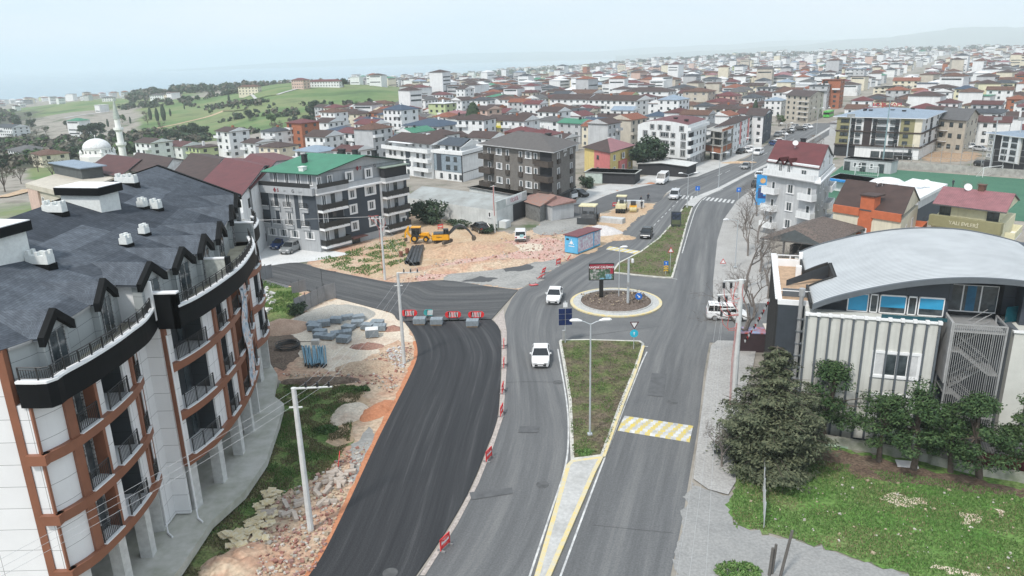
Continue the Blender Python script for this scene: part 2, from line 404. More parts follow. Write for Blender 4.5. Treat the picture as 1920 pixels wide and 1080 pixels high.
LIGHTP=ground_mat('pale_forecourt_concrete',[(.55,.55,.54),(.66,.66,.65)],scale=.2,scale2=3,fine=.08,bump=.1)
PAVE=ground_mat('interlocking_paving',[(.32,.31,.295),(.37,.36,.345),(.41,.40,.385)],scale=.25,scale2=6,fine=.2,bump=.25)
GREYA=ground_mat('patched_grey_surface',[(.20,.20,.19),(.30,.295,.28),(.36,.35,.33)],scale=.22,scale2=3,fine=.18)
GRASS=ground_mat('grass_ground',[(.06,.115,.028),(.10,.165,.045),(.17,.19,.075),(.24,.20,.12)],scale=.28,scale2=5,fine=.5)
LAWN=ground_mat('lush_lawn_ground',[(.058,.13,.028),(.088,.185,.04),(.13,.205,.062),(.21,.20,.11)],scale=.16,scale2=4,fine=.45)
ISL=ground_mat('patchy_island_turf',[(.075,.115,.035),(.11,.125,.05),(.13,.105,.07),(.16,.125,.095)],scale=.35,scale2=4,fine=.45)
SOIL=ground_mat('brown_soil',[(.09,.065,.048),(.14,.10,.075),(.17,.135,.10)],scale=.8,scale2=5,fine=.45)
REDD=ground_mat('pink_red_rubble_soil',[(.44,.24,.17),(.46,.30,.21),(.52,.41,.30),(.40,.22,.15)],scale=.14,scale2=3,fine=.28,lo=.33,hi=.67)
SANDY=ground_mat('sandy_soil',[(.43,.30,.19),(.50,.38,.26),(.45,.31,.20),(.55,.46,.34)],scale=.18,scale2=3,fine=.22)
PALE=ground_mat('pale_crushed_stone',[(.54,.45,.35),(.62,.54,.44),(.46,.34,.26)],scale=.3,scale2=5,fine=.2)
ORANGE=ground_mat('orange_sand',[(.40,.15,.07),(.50,.22,.12),(.46,.19,.10)],scale=.5,scale2=5,fine=.15)
TURF=ground_mat('artificial_turf',[(.045,.13,.085),(.06,.155,.10),(.075,.17,.11)],scale=.1,scale2=2,fine=.12)
YEL=mat('worn_yellow_paint',(.66,.52,.22),.8,var=.2,scale=2.5,col2=(.55,.52,.42))
WHT=mat('worn_white_paint',(.66,.66,.64),.8,var=.15,scale=1.2,col2=(.36,.36,.36))
KERBW=mat('whitewashed_kerb',(.60,.58,.52),.85,var=.15,scale=2)
z1,z2,z3,z4=.006,.012,.018,.024
# base sheets under the works and the junction
WL=[(745,1130),(787,1080),(850,981),(889,907),(917,837),(935,781),(941,690),(940,622),(948,585),(971,544),(996,536),(1028,510),(1063,492),(1087,478),(1133,460),(1162,440),(1186,417),(1215,390),(1229,382),(1253,363),(1285,341),(1340,318),(1400,296),(1427,277),(1489,247),(1530,230),(1568,213),(1590,198),(1600,186)]
WR=[(978,1130),(993,1080),(1030,965),(1058,875),(1064,805),(1060,750),(1050,690),(1040,640),(1052,600),(1062,570),(1085,548),(1140,508),(1159,490),(1200,470),(1235,444),(1259,418),(1274,395),(1291,377),(1308,367),(1346,352),(1396,326),(1437,307),(1481,282),(1522,258),(1563,233),(1590,214),(1606,200)]
EL=[(1035,1130),(1053,1080),(1118,900),(1193,700),(1210,650),(1240,590),(1262,523),(1275,472),(1291,417),(1301,390),(1316,371),(1352,354),(1400,329),(1441,309),(1485,284),(1525,260),(1566,235),(1592,216),(1608,201)]
ER=[(1248,1130),(1257,1080),(1278,981),(1292,897),(1309,795),(1320,700),(1328,655),(1337,600),(1337,527),(1345,450),(1357,411),(1380,379),(1405,358),(1432,340),(1470,312),(1510,283),(1552,255),(1583,234),(1612,212),(1622,204)]
sheet('paving',wpoly([(1440,430),(1560,300),(1660,200),(1625,196),(1500,280),(1400,352),(1340,420),(1325,520),(1325,600),(1450,640),(1460,560)]),z1,PAVE)
sheet('road',wpoly(WL[:20]+[(1320,330)]+ER[:12][::-1]),z1,ASPH_J)
sheet('service_ground',wpoly([(1046,402),(1080,378),(1105,352),(1190,335),(1260,318),(1330,300),(1400,270),(1430,262),(1427,280),(1340,320),(1250,362),(1136,390)]),z1,CONCP)
sheet('works_ground',wpoly([(470,470),(470,700),(540,720),(400,1000),(320,1130),(575,1130),(620,1035),(720,840),(800,660),(790,610),(740,575),(650,560),(560,545)]),z1,REDD)
sheet('works_ground',wpoly([(746,533),(831,527),(971,546),(1028,512),(1090,478),(1135,461),(1165,440),(1188,417),(1229,382),(1180,380),(1116,405),(1043,400),(1000,430),(960,438),(880,425),(800,400),(740,400),(745,440),(610,465),(560,480),(600,508),(688,524)]),z1,REDD)
sheet('sandy_ground',wpoly(smooth_poly([(765,505),(700,520),(690,470),(760,430),(770,410),(880,425),(950,438),(960,450),(900,460),(880,480),(830,490),(790,500)])),z2,SANDY)
sheet('sandy_ground',wpoly(smooth_poly([(1120,408),(1170,390),(1205,384),(1228,384),(1190,415),(1160,440),(1130,462),(1095,478),(1085,460),(1110,430)])),z2,SANDY)
sheet('pale_ground',wpoly(smooth_poly([(780,525),(850,490),(905,470),(960,452),(1040,447),(1058,470),(1052,486),(1000,490),(930,486),(872,502),(833,521)])),z2,ground_mat('pink_rubble_ground',[(.42,.22,.17),(.50,.30,.25),(.54,.38,.32),(.46,.30,.23)],scale=.5,scale2=4,fine=.35,bump=1))
sheet('pale_ground',wpoly(smooth_poly([(965,460),(1010,457),(1012,470),(970,470)])),z3,PALE)
sheet('pale_ground',wpoly(smooth_poly([(560,590),(640,560),(700,575),(755,600),(775,640),(740,640),(700,660),(640,700),(560,670),(520,640)])),z2,PALE)
sheet('grass_patch',wpoly(smooth_poly([(585,487),(650,470),(760,440),(775,452),(735,470),(765,490),(730,508),(690,520),(640,510)])),z3,GRASS)
sheet('grass_patch',wpoly(smooth_poly([(478,520),(520,530),(565,548),(560,590),(520,600),(478,600)])),z2,GRASS)
sheet('grass_patch',wpoly(smooth_poly([(480,600),(560,640),(540,690),(490,680)])),z2,SOIL)
sheet('grass_patch',wpoly([(280,1130),(400,960),(480,870),(512,780),(505,730),(560,712),(620,722),(690,722),(665,765),(655,830),(620,880),(590,900),(570,915),(520,930),(470,985),(430,1040),(410,1130)]),z2,GRASS)
sheet('sandy_ground',wpoly(smooth_poly([(640,745),(675,735),(690,760),(670,800),(640,840),(615,830),(635,790)])),z3,SANDY)
sheet('gravel_patch',wpoly(smooth_poly([(655,860),(668,820),(700,805),(712,815),(690,860),(670,900),(650,895)])),z3,GREYA)
sheet('broken_asphalt',wpoly(smooth_poly([(831,525),(870,503),(930,488),(1000,492),(1045,488),(1035,505),(1003,530),(968,541),(912,535)],n=6)),z2,GREYA)
for q in[[(905,496),(935,492),(945,497),(915,500)],[(940,500),(975,492),(993,500),(985,508),(955,508)],[(880,522),(915,518),(935,522),(900,530),(872,528)]]:
 sheet('tar_patch',wpoly(smooth_poly(q)),z3,NEWA2)
sheet('broken_asphalt',wpoly(smooth_poly([(1040,402),(1070,400),(1115,404),(1100,425),(1060,440),(1010,440),(1000,428)],n=5)),z2,GREYA)
sheet('forecourt',wpoly([(440,470),(500,440),(560,462),(660,476),(592,489),(557,493),(498,501),(430,505)]),z3,LIGHTP)
sheet('old_road',wpoly([(430,500),(498,501),(560,494),(540,540),(470,530),(430,520)]),z2,ASPH_J)
sheet('soil_strip',wpoly(smooth_poly([(1135,366),(1160,356),(1190,347),(1226,342),(1226,350),(1185,360),(1140,370)])),z2,ORANGE)
sheet('side_road',wpoly([(1325,572),(1455,568),(1460,650),(1325,642)]),z2,ASPH_J)
sheet('pavement',wpoly([(1333,650),(1345,640),(1420,642),(1410,700),(1385,760),(1376,850),(1380,905),(1365,930),(1328,920),(1300,900),(1313,790),(1325,700)]),z4+.1,PAVE)
sheet('driveway',wpoly([(1257,1130),(1290,905),(1330,920),(1365,930),(1368,985),(1440,1003),(1560,1035),(1700,1080),(1750,1130)]),z2,ground_mat('pale_worn_driveway',[(.235,.235,.23),(.29,.288,.28),(.31,.305,.295)],scale=.4,scale2=6,fine=.14))
sheet('lawn',wpoly([(1376,846),(1380,905),(1362,932),(1368,985),(1440,1000),(1560,1032),(1700,1078),(1760,1130),(2200,1130),(2200,900),(1920,905),(1735,868),(1545,835),(1440,810),(1400,800)]),z3,LAWN)
sheet('soil_strip',wpoly(smooth_poly([(1545,842),(1640,858),(1735,882),(1860,905),(1960,925),(1960,935),(1860,925),(1740,912),(1620,895),(1530,875),(1470,865),(1470,840)])),z4,SOIL)
for q in[[(1655,930),(1690,925),(1725,940),(1700,955),(1670,945)],[(1795,968),(1825,965),(1830,980),(1805,985)],[(1760,1058),(1830,1075),(1800,1080),(1750,1066)],[(1862,960),(1885,958),(1880,968)]]:
 sheet('bare_patch',wpoly(smooth_poly(q)),z4+.006,PALE)
 # carriageways
LW,_=resample(smooth_poly(wpoly(WL),False),160);RW,_=resample(smooth_poly(wpoly(WR),False),160)
strip('carriageway',smooth_poly(wpoly(WL),False),smooth_poly(wpoly(WR),False),z2,ASPH,120,3)
strip('carriageway',smooth_poly(wpoly(EL),False),smooth_poly(wpoly(ER),False),z3,ASPH,120,3)
def skirt(name,pts,z,w_=.0):
 q=MB()
 for a,c in zip(pts,pts[1:]):q.face([(a[0],a[1],0),(c[0],c[1],0),(c[0],c[1],z),(a[0],a[1],z)])
 return struct(q.build(name,NEWEDGE))
N1L=[(545,1130),(580,1080),(607,1038),(646,960),(685,876),(713,816),(745,753),(771,700),(783,665),(776,630),(757,603)]
N1R=[(740,1130),(780,1080),(846,981),(886,907),(914,837),(933,781),(939,690),(938,622),(921,599)]
a=smooth_poly(wpoly(N1L),False);c=smooth_poly(wpoly(N1R),False);ZN=.07
strip('new_asphalt',a,c,ZN,NEWA,70,4);skirt('asphalt_edge',a,ZN);skirt('asphalt_edge',c,ZN)
N2U=[(971,544),(912,537),(831,526),(746,531),(688,522),(603,505),(557,493),(500,500)]
N2L=[(921,600),(860,603),(757,603.5),(735,588),(700,578),(655,566),(600,552),(540,535),(485,520)]
a=smooth_poly(wpoly(N2U),False);c=smooth_poly(wpoly(N2L),False)
strip('new_asphalt',c,a,ZN,NEWA2,60,5);skirt('asphalt_edge',a,ZN);skirt('asphalt_edge',c,ZN);skirt('asphalt_edge',[P(971,544).xy,P(921,600).xy],ZN)
N3=smooth_poly([(1043,412),(1046,399),(1057,387),(1104,380),(1136,367),(1171,357),(1218,347),(1250,341),(1279,335),(1325,330),(1302,338),(1270,350),(1250,361),(1235,378),(1203,381),(1162,388),(1119,401),(1085,408)],n=3)
q=MB();q.prism(wpoly(N3),0,.05,0,bottom=False);struct(q.build('new_asphalt',ground_mat('rolled_asphalt',[(.09,.093,.097),(.12,.122,.126),(.15,.15,.152)],scale=.2,scale2=6,fine=.12,bump=.1)))
# orange sand edging beside the fresh asphalt
OL=[(520,1130),(567,1080),(594,1038),(633,962),(674,876),(700,818),(735,753),(760,700),(775,665),(772,640)]
OR=N1L[:9]+[(780,640)]
strip('sand_edging',[v+Vector((.22*noise.noise(Vector((v.x*1.5,v.y*1.5,0)))+.1,0))for v in smooth_poly(wpoly(OL),False,16)],smooth_poly(wpoly(OR),False),.035,ORANGE,50,1)
# gravel shoulder right of the fresh asphalt
sheet('road_shoulder',wpoly([(787,1080),(850,981),(889,907),(917,837),(935,781),(941,690),(940,622),(925,600),(944,580),(950,622),(950,690),(944,781),(925,838),(897,908),(858,983),(797,1080)]),z4,ground_mat('dusty_shoulder',[(.34,.30,.27),(.42,.37,.34),(.36,.31,.28)],scale=.6,scale2=6,fine=.25))

# ---------------------------------------------------------------- painted markings
def line_px(pts,w_,m,z=.03,name='road_marking',z0=0.0):
 pts=smooth_poly([P(x,y,z0).xy for x,y in pts],False);A=[];B=[]
 for i,p in enumerate(pts):
  d=(pts[min(i+1,len(pts)-1)]-pts[max(i-1,0)]).normalized();n=Vector((-d.y,d.x));A.append(p+n*w_/2);B.append(p-n*w_/2)
 return strip(name,A,B,z,m,len(pts),1)
line_px([(985,1110),(995,1075),(1035,955),(1061,872),(1066,805),(1062,750),(1052,690),(1046,655)],.13,WHT)
line_px([(1040,1110),(1055,1070),(1120,895),(1196,698),(1213,660)],.13,WHT)
line_px([(1136,648),(1215,650)],.12,WHT)
line_px([(1180,507),(1270,524)],.12,WHT)
line_px([(1279,475),(1296,417),(1306,390),(1322,370),(1356,355)],.13,WHT)
for t in range(9):
 y=430-t*7;x=1219+t*7.0
 if 368<y:line_px([(x,y),(x+3.3,y-3.4)],.14,WHT)
for(x,y)in[(1345,330),(1360,324),(1385,313),(1405,303),(1430,291),(1455,278),(1480,265)]:line_px([(x,y),(x+9,y-4.6)],.15,WHT)
def zebra(a,b_,c,d,n,m=WHT,duty=.5,z=.03,slant=0):
 q=MB();a,b_,c,d=(P(*p).xy for p in(a,b_,c,d))
 for i in range(n):
  t0=i/n;t1=(i+duty)/n;p=[a.lerp(b_,t0),a.lerp(b_,t1),d.lerp(c,min(1,t1+slant)),d.lerp(c,min(1,t0+slant))]
  q.face([(v.x,v.y,z)for v in p])
 return struct(q.build('crosswalk',m))
zebra((1251,370),(1310,376),(1310,368.5),(1262,365),7)
zebra((1315,375),(1378,382),(1382,376),(1322,369),8)
zebra((1345,642),(1445,642),(1440,570),(1395,570),1,duty=.01)
q=MB()
for i in range(11):
 y0=574+i*6.3;q.face([(*P(x,y,0).xy,.03)for x,y in((1352 if i>6 else 1392,y0+2.8),(1446,y0+4.2),(1446,y0),(1352 if i>6 else 1392,y0-1.2))])
struct(q.build('crosswalk',WHT))
# painted speed humps
def hump(a,b_,c,d,n,zt,slant):
 """a-b near edge, d-c far edge"""
 pa,pb,pc,pd=(P(*p).xy for p in(a,b_,c,d));q=MB();N_=n*6
 for j in range(6):
  for i in range(N_):
   def pt(u,v):p=pa.lerp(pb,u).lerp(pd.lerp(pc,u),v);return(p.x,p.y,.03+zt*math.sin(math.pi*v)**.8)
   u0,u1,v0,v1=i/N_,(i+1)/N_,j/6,(j+1)/6
   k=int(((i+.5)/N_*n-slant*(j+.5)/6)*2+100)%2
   q.face([pt(u0,v0),pt(u1,v0),pt(u1,v1),pt(u0,v1)],k)
 o=q.build('speed_hump',[WHT,mat('hump_yellow',(.66,.50,.08),.8,var=.2,scale=2.5,col2=(.45,.42,.32))]);return struct(o)
hump((1158,808),(1293,830),(1300,799),(1171,780),7,.07,1.1)
hump((1136,468),(1202,478),(1206,472),(1143,462),6,.04,.8)

# ---------------------------------------------------------------- kerbed islands
def island(pts,kerb,top,kw=.28,h=.15,mound=0,names=('traffic_island','island_turf')):
 poly=[P(x,y).xy for x,y in pts];q=MB();q.prism(poly,0,h,0,bottom=False);struct(q.build(names[0],kerb))
 inn=offset_poly(poly,kw);return inn
inn=island([(1048,642),(1051,639),(1100,638),(1200,641),(1208,646),(1207,655),(1192,698),(1168,757),(1132,858),(1070,866),(1068,805),(1066,753),(1058,700)],KERBW,None)
sheet('island_turf',inn,.155,ISL)
inn=island([(1132,858),(1070,866),(1062,875),(1035,970),(1000,1090),(975,1160),(1005,1160),(1030,1090),(1075,985),(1118,885)],YEL,None,kw=.3)
sheet('island_paving',inn,.155,CONCP)
line_px([(1207,648),(1192,696),(1168,757),(1132,856)],.24,YEL,.158,'kerb_paint',.15)
inn=island([(1146,512),(1159,494),(1200,473),(1235,447),(1259,420),(1276,396),(1284,386),(1300,388),(1289,420),(1275,475),(1262,522),(1244,522),(1191,517)],KERBW,None)
sheet('island_turf',inn,.155,ISL)
med=[(1276,394),(1291,378),(1308,368),(1346,353),(1396,327.5),(1437,308),(1481,283),(1522,259.3),(1563,234.5),(1590,215.2),(1606,202),(1608,202.5),(1592,216.8),(1566,236),(1525,261.2),(1485,285),(1441,310.5),(1400,330.5),(1352,356),(1316,373),(1300,390)]
q=MB();q.prism(wpoly(med),0,.15,0,bottom=False);struct(q.build('median_strip',CONCP))
# roundabout
rc=(P(1068,568)+P(1243,568))/2;rc=Vector((rc.x,P(1155,567).y,0));RR=5.55
q=MB();q.lathe([(RR,0),(RR,.14),(RR-.35,.16)],64,0,rc);q.f=[f for f in q.f if len(f)==4];q.mi=[0]*len(q.f);struct(q.build('roundabout_kerb',YEL))
q=MB();q.lathe([(RR-.35,.155),(RR-1.15,.20),(RR-1.15,.3),(RR-1.3,.3),(RR-1.3,.2)],64,0,rc);q.f=[f for f in q.f if len(f)==4];q.mi=[0]*len(q.f);struct(q.build('roundabout_paving',ground_mat('grey_cobbles',[(.40,.40,.39),(.50,.50,.48)],scale=2,scale2=7,fine=.2)))
q=MB();nn=28;pr=[]
vs=[]
for i in range(9):
 r=(RR-1.3)*(1-i/8)
 for j in range(nn):
  a_=2*math.pi*j/nn;x,y=rc.x+r*math.cos(a_),rc.y+r*math.sin(a_)
  vs.append((x,y,.2+.5*(1-(r/(RR-1.3))**2)+.1*noise.noise(Vector((x*1.3,y*1.3,0)))*(i>0)))
q.mesh(vs,[(i*nn+j,i*nn+(j+1)%nn,(i+1)*nn+(j+1)%nn,(i+1)*nn+j)for i in range(8)for j in range(nn)])
struct(q.build('roundabout_mulch',ground_mat('bark_mulch',[(.075,.055,.045),(.15,.115,.095),(.22,.18,.15)],scale=3,scale2=12,fine=.5,bump=1)))
# football pitch
pit=wpoly([(1579,311.5),(1990,341),(2060,430),(1500,372)]);sheet('football_pitch',pit,z2,TURF)
for l_ in([(1608,322),(1643,311.5)],[(1626,323.5),(1661,313)],[(1655,345),(1746,323),],[(1800,341),(1817,327)],[(1905,350),(1915,334)],[(1640,327),(1920,343)],[(1580,322),(1920,330.5)][:0]or[(1690,316),(1920,330)]):
 line_px(l_,.16,WHT,.03)
sheet('dirt_lot',wpoly(smooth_poly([(1728,292),(1770,283),(1835,287),(1830,297),(1800,304),(1745,303)])),z2,ground_mat('brown_lot',[(.33,.22,.14),(.40,.29,.20)],scale=.1))

# repairs, cracks and stains in the old asphalt
PATCH=mat('dark_asphalt_patch',(.115,.117,.12),.85,var=.12);SEAL=mat('bitumen_seal',.045,.7)
for q_ in[[(884,938),(880,924),(960,915),(962,926)],[(1222,700),(1250,702),(1244,745),(1214,742)],[(975,800),(1010,800),(1008,812),(972,812)]]:sheet('asphalt_patch',wpoly(q_),z1,PATCH)
line_px([(945,718),(985,716),(1046,717)],.05,SEAL,.025,'asphalt_crack');line_px([(1085,632),(1160,622),(1235,612)],.04,SEAL,.025,'asphalt_crack');line_px([(1112,985),(1180,992),(1262,1000)],.04,SEAL,.025,'asphalt_crack')
# ---------------------------------------------------------------- building kit
_W={}
SURR=mat('white_surround',.8,.7,var=.03);CURT=mat('curtain',.62,.9,var=.1)
def win_meshes(w,h,kind):
 k=(round(w,2),round(h,2),kind)
 if k in _W:return _W[k]
 f=MB();p=MB();t=.07;x0,x1=-w/2,w/2
 fm=FRAMED if kind in('dark','darkdoor','band')else FRAMEW
 pr=.05
 f.box(x0,x1,-pr,.01,0,t);f.box(x0,x1,-pr,.01,h-t,h);f.box(x0,x0+t,-pr,.01,t,h-t);f.box(x1-t,x1,-pr,.01,t,h-t)
 nm=max(1,int(round(w/.75)))if kind!='door' else 2
 for i in range(1,nm):xm=x0+w*i/nm;f.box(xm-.035,xm+.035,-pr,.01,t,h-t)
 mats=[fm]
 if kind in('surround','dsurround'):
  s=.2;mats.append(SURR if kind=='surround' else mat('dark_surround',.16,.8,var=.05))
  f.box(x0-s,x1+s,-.09,.005,-s,0,1);f.box(x0-s,x1+s,-.09,.005,h,h+s,1);f.box(x0-s,x0,-.09,.005,0,h,1);f.box(x1,x1+s,-.09,.005,0,h,1)
 elif kind!='band':f.box(x0-.08,x1+.08,-.14,.005,-.07,0)
 p.box(x0+t,x1-t,-.025,.0,t,h-t,0)
 cs=.22*w
 if kind in('plain','surround','door','french'):
  p.box(x0+t,x0+cs,-.03,-.025,t,h-t,1);p.box(x1-cs,x1-t,-.03,-.025,t,h-t,1)
 _W[k]=(f.data('window_frame',mats),p.data('pane',[GLASS,CURT]))
 return _W[k]
_W2={}
def win_small(w,h,kind):
 k=(round(w,1),round(h,1),kind)
 if k not in _W2:
  f=MB();fm=FRAMED if kind=='dark' else FRAMEW;t=.09
  f.box(-w/2,w/2,-.05,.01,0,h,0);f.box(-w/2+t,-.04,-.07,-.05,t,h-t,1);f.box(.04,w/2-t,-.07,-.05,t,h-t,1)
  _W2[k]=f.data('window',[fm,GLASS])
 return _W2[k]
_RL={}
def rail_mesh(L_,h=1.0,kind='bars'):
 k=(round(L_,1),h,kind)
 if k not in _RL:
  q=MB();L_=k[0]
  q.box(-L_/2,L_/2,-.03,.03,h-.05,h);q.box(-L_/2,L_/2,-.02,.02,.08,.12)
  n=max(1,int(L_/1.2))
  for i in range(n+1):x=-L_/2+L_*i/n;q.box(x-.03,x+.03,-.03,.03,0,h)
  if kind=='bars':
   n=int(L_/.14)
   for i in range(1,n):x=-L_/2+L_*i/n;q.box(x-.01,x+.01,-.01,.01,.12,h-.05)
  else:q.box(-L_/2,L_/2,-.008,.008,.14,h-.08)
  _RL[k]=q
 return _RL[k]
class Bld:
 def __init__(s,name,label,A,N,Cc=None,z=0,depth=10,base=0,group=None,cat='building',world=False,left=False):
  if not world:
   A=P(*A,z).xy;N=P(*N,z).xy
   if Cc is not None:Cc=P(*Cc,z).xy
  else:A=Vector(A);N=Vector(N);Cc=Vector(Cc)if Cc is not None else None
  X=(N-A).normalized();Y=Vector((-X.y,X.x))
  if Cc is None:Cc=N+Y*depth
  elif left:Cc=N+(Cc-A)
  s.v=[A,N,Cc,A+Cc-N];s.o=A;s.base=base
  s.e=thing(name,label,cat,(A.x,A.y,base),0,group)
  s.q=[p-A for p in s.v] # local footprint
  s.side={}
  for k,(i,j)in dict(f=(0,1),r=(1,2),b=(2,3),l=(3,0)).items():
   d=s.q[j]-s.q[i];s.side[k]=(s.q[i],d.normalized(),d.length,math.atan2(d.y,d.x))
 def L(s,k):return s.side[k][2]
 def pt(s,k,u,out=0):
  o,d,L_,a=s.side[k];n=Vector((d.y,-d.x));return o+d*u+n*out
 def wall(s,z0,z1,m,name='wall',off=0,poly=None):
  q=MB();pl=poly or s.q
  if off:pl=offset_poly(pl,-off)
  z0_=z0;n=len(pl);q.prism(pl,z0,z1,0);o=q.build(name,m,s.e);return o
 def panel(s,k,u0,u1,z0,z1,m,th=.06,name='cladding_panel',out=0):
  a=s.pt(k,u0,out+.0);c=s.pt(k,u1,out+.0);a2=s.pt(k,u0,out+th);c2=s.pt(k,u1,out+th)
  q=MB();q.prism([a,a2,c2,c],z0,z1);return q.build(name,m,s.e)
 def win(s,k,u,z,w=1.3,h=1.3,kind='plain',out=0,small=False,name='window'):
  p=s.pt(k,u,out+.004);a=s.side[k][3]
  if small:return put(win_small(w,h,kind),name,s.e,(p.x,p.y,z),a)
  fm,pm=win_meshes(w,h,kind);f=put(fm,name,s.e,(p.x,p.y,z),a);put(pm,'pane',f);return f
 def wins(s,k,us,zs,**kw):
  for u in us:
   for z in zs:s.win(k,u*s.L(k)if u<=1 else u,z,**kw)
 def box(s,k,u0,u1,z0,z1,out0,out1,m,name):
  pts=[s.pt(k,u0,out0),s.pt(k,u0,out1),s.pt(k,u1,out1),s.pt(k,u1,out0)]
  q=MB();q.prism(pts,z0,z1);return q.build(name,m,s.e)
 def balcony(s,k,u0,u1,z,d=1.2,slab=SURR,rail=RAIL,h=1.0,kind='glass',solid=None,th=.2,ends=True):
  o=s.box(k,u0,u1,z-th,z,-.05,d,slab,'balcony')
  if solid:
   q=MB();a=[s.pt(k,u0,0),s.pt(k,u0,d),s.pt(k,u1,d),s.pt(k,u1,0)];inn=[s.pt(k,u0+.12,0),s.pt(k,u0+.12,d-.12),s.pt(k,u1-.12,d-.12),s.pt(k,u1-.12,0)]
   for i in range(3):q.prism([a[i],a[i+1],inn[i+1],inn[i]],z,z+h)
   q.build('parapet',solid,o)
  else:
   q=MB();rz=s.side[k][3]
   for(ua,oa,ub,ob)in((u0,d-.06,u1,d-.06),)+(((u0+.05,0,u0+.05,d-.06),(u1-.05,0,u1-.05,d-.06))if ends else()):
    pa,pb=s.pt(k,ua,oa),s.pt(k,ub,ob);r=rail_mesh((pb-pa).length,h,kind);c=(pa+pb)/2;an=math.atan2((pb-pa).y,(pb-pa).x)
    Mx=Matrix.Translation((c.x,c.y,z))@Matrix.Rotation(an,4,'Z');q.mesh([Mx@Vector(v)for v in r.v],r.f)
   q.build('railing',rail,o)
  return o
 def roof(s,z,h,m,kind='hip',over=.6,th=.18,under=None,poly=None,wallm=None,ridge='x',name='roof',sx=0):
  """kind hip/gable/flat/shed; ridge x = parallel to front"""
  pl=offset_poly(poly or s.q,-over);a,b_,c,d=[Vector((p.x,p.y,z))for p in pl];q=MB();um=1
  W=(b_-a).length;D=(c-b_).length;up=Vector((0,0,h));tv=Vector((0,0,th))
  def fill(faces,ring):
   for f in faces:
    q.face(f,0,[((p-f[0]).dot((f[1]-f[0]).normalized()),((p-f[0])-(f[1]-f[0]).normalized()*(p-f[0]).dot((f[1]-f[0]).normalized())).length)for p in f])
   for i in range(4):p0,p1=ring[i],ring[(i+1)%4];q.face([p0-tv,p1-tv,p1,p0],1)
   q.face([p-tv for p in ring[::-1]],1)
  if kind=='flat':
   fill([[a,b_,c,d]],[a,b_,c,d])
  elif kind=='shed':
   c2,d2=c+up,d+up;q.face([a,b_,c2,d2]);q.face([b_,c,c2]);q.face([a,d2,d]);q.face([c,d,d2,c2]);q.face([d,c,b_,a],1)
  else:
   if ridge=='x':m1=(a+d)/2;m2=(b_+c)/2;ins=min(.5,D/2/W)if kind=='hip' else 0
   else:m1=(a+b_)/2;m2=(d+c)/2;ins=min(.5,W/2/D)if kind=='hip' else 0
   r1=m1.lerp(m2,ins)+up;r2=m2.lerp(m1,ins)+up
   if ridge=='x':fs=[[a,b_,r2,r1],[c,d,r1,r2]];ends=[[b_,c,r2],[d,a,r1]]
   else:fs=[[b_,c,r2,r1],[d,a,r1,r2]];ends=[[a,b_,r1],[c,d,r2]]
   if kind=='hip':fill(fs+ends,[a,b_,c,d])
   else:
    for f in fs:q.face(f,0,[((p-f[0]).dot((f[1]-f[0]).normalized()),((p-f[0])-(f[1]-f[0]).normalized()*(p-f[0]).dot((f[1]-f[0]).normalized())).length)for p in f]);q.face([p-tv for p in f[::-1]],1);
    for f in fs:
     q.face([f[0]-tv,f[1]-tv,f[1],f[0]],1);q.face([f[1]-tv,f[2]-tv,f[2],f[1]],1);q.face([f[3]-tv,f[0]-tv,f[0],f[3]],1)
    if wallm:
     pw=poly or s.q;A_,B_,C_,D_=[Vector((p.x,p.y,z-th))for p in pw];g=MB()
     hh=h*(1-over/(D/2 if ridge=='x' else W/2));u2=Vector((0,0,hh+over*h/(D/2 if ridge=='x' else W/2)-.02))
     for(p0,p1)in(((B_,C_),(D_,A_))if ridge=='x' else((A_,B_),(C_,D_))):
      n_=Vector(((p1-p0).y,-(p1-p0).x,0)).normalized()*-.15
      t_=(p0+p1)/2+u2;g.mesh([p0,p1,t_,p0+n_,p1+n_,t_+n_],[(0,1,2),(5,4,3),(1,4,5,2),(3,0,2,5)])
     g.build('gable_wall',wallm,s.e)
  mm=[m,under or mat('roof_fascia',.10,.7)]
  return q.build(name,mm,s.e)
 def chim(s,u,v,z,h=1.0,m=None,sz=.7,cap=None):
  p=s.q[0]+(s.q[1]-s.q[0])*u+(s.q[3]-s.q[0])*v;q=MB();q.box(-sz/2,sz/2,-sz/2,sz/2,-1.0,h);q.box(-sz/2-.08,sz/2+.08,-sz/2-.08,sz/2+.08,h,h+.12)
  return q.build('chimney',m or mat('dark_chimney',.05,.8),s.e,loc=(p.x,p.y,z),rz=s.side['f'][3])
 def text(s,k,u,z,txt,size,m,out=.1,name='lettering',bold=True):
  me=text_mesh(txt,size,name,.02,bold);me.materials.clear();me.materials.append(m);p=s.pt(k,u,out);a=s.side[k][3]
  o=put(me,name,s.e,(p.x,p.y,z));o.rotation_euler=(math.pi/2,0,a);return o
 def dish(s,u,v,z,r=.45):
  p=s.q[0]+(s.q[1]-s.q[0])*u+(s.q[3]-s.q[0])*v;q=MB();q.tube((0,0,0),(0,0,.7),.03);
  q.lathe([(0.02,-.1),(r*.6,-.04),(r,.08),(r*.98,.1),(r*.6,0),(.02,-.06)],12,c=(0,0,0));k=len(q.v)-72
  Mx=Matrix.Translation((0,-.1,.8))@Matrix.Rotation(R(60),4,'X')
  for i in range(k,len(q.v)):q.v[i]=tuple(Mx@Vector(q.v[i]))
  return q.build('satellite_dish',FRAMEW,s.e,loc=(p.x,p.y,z),rz=-.2)
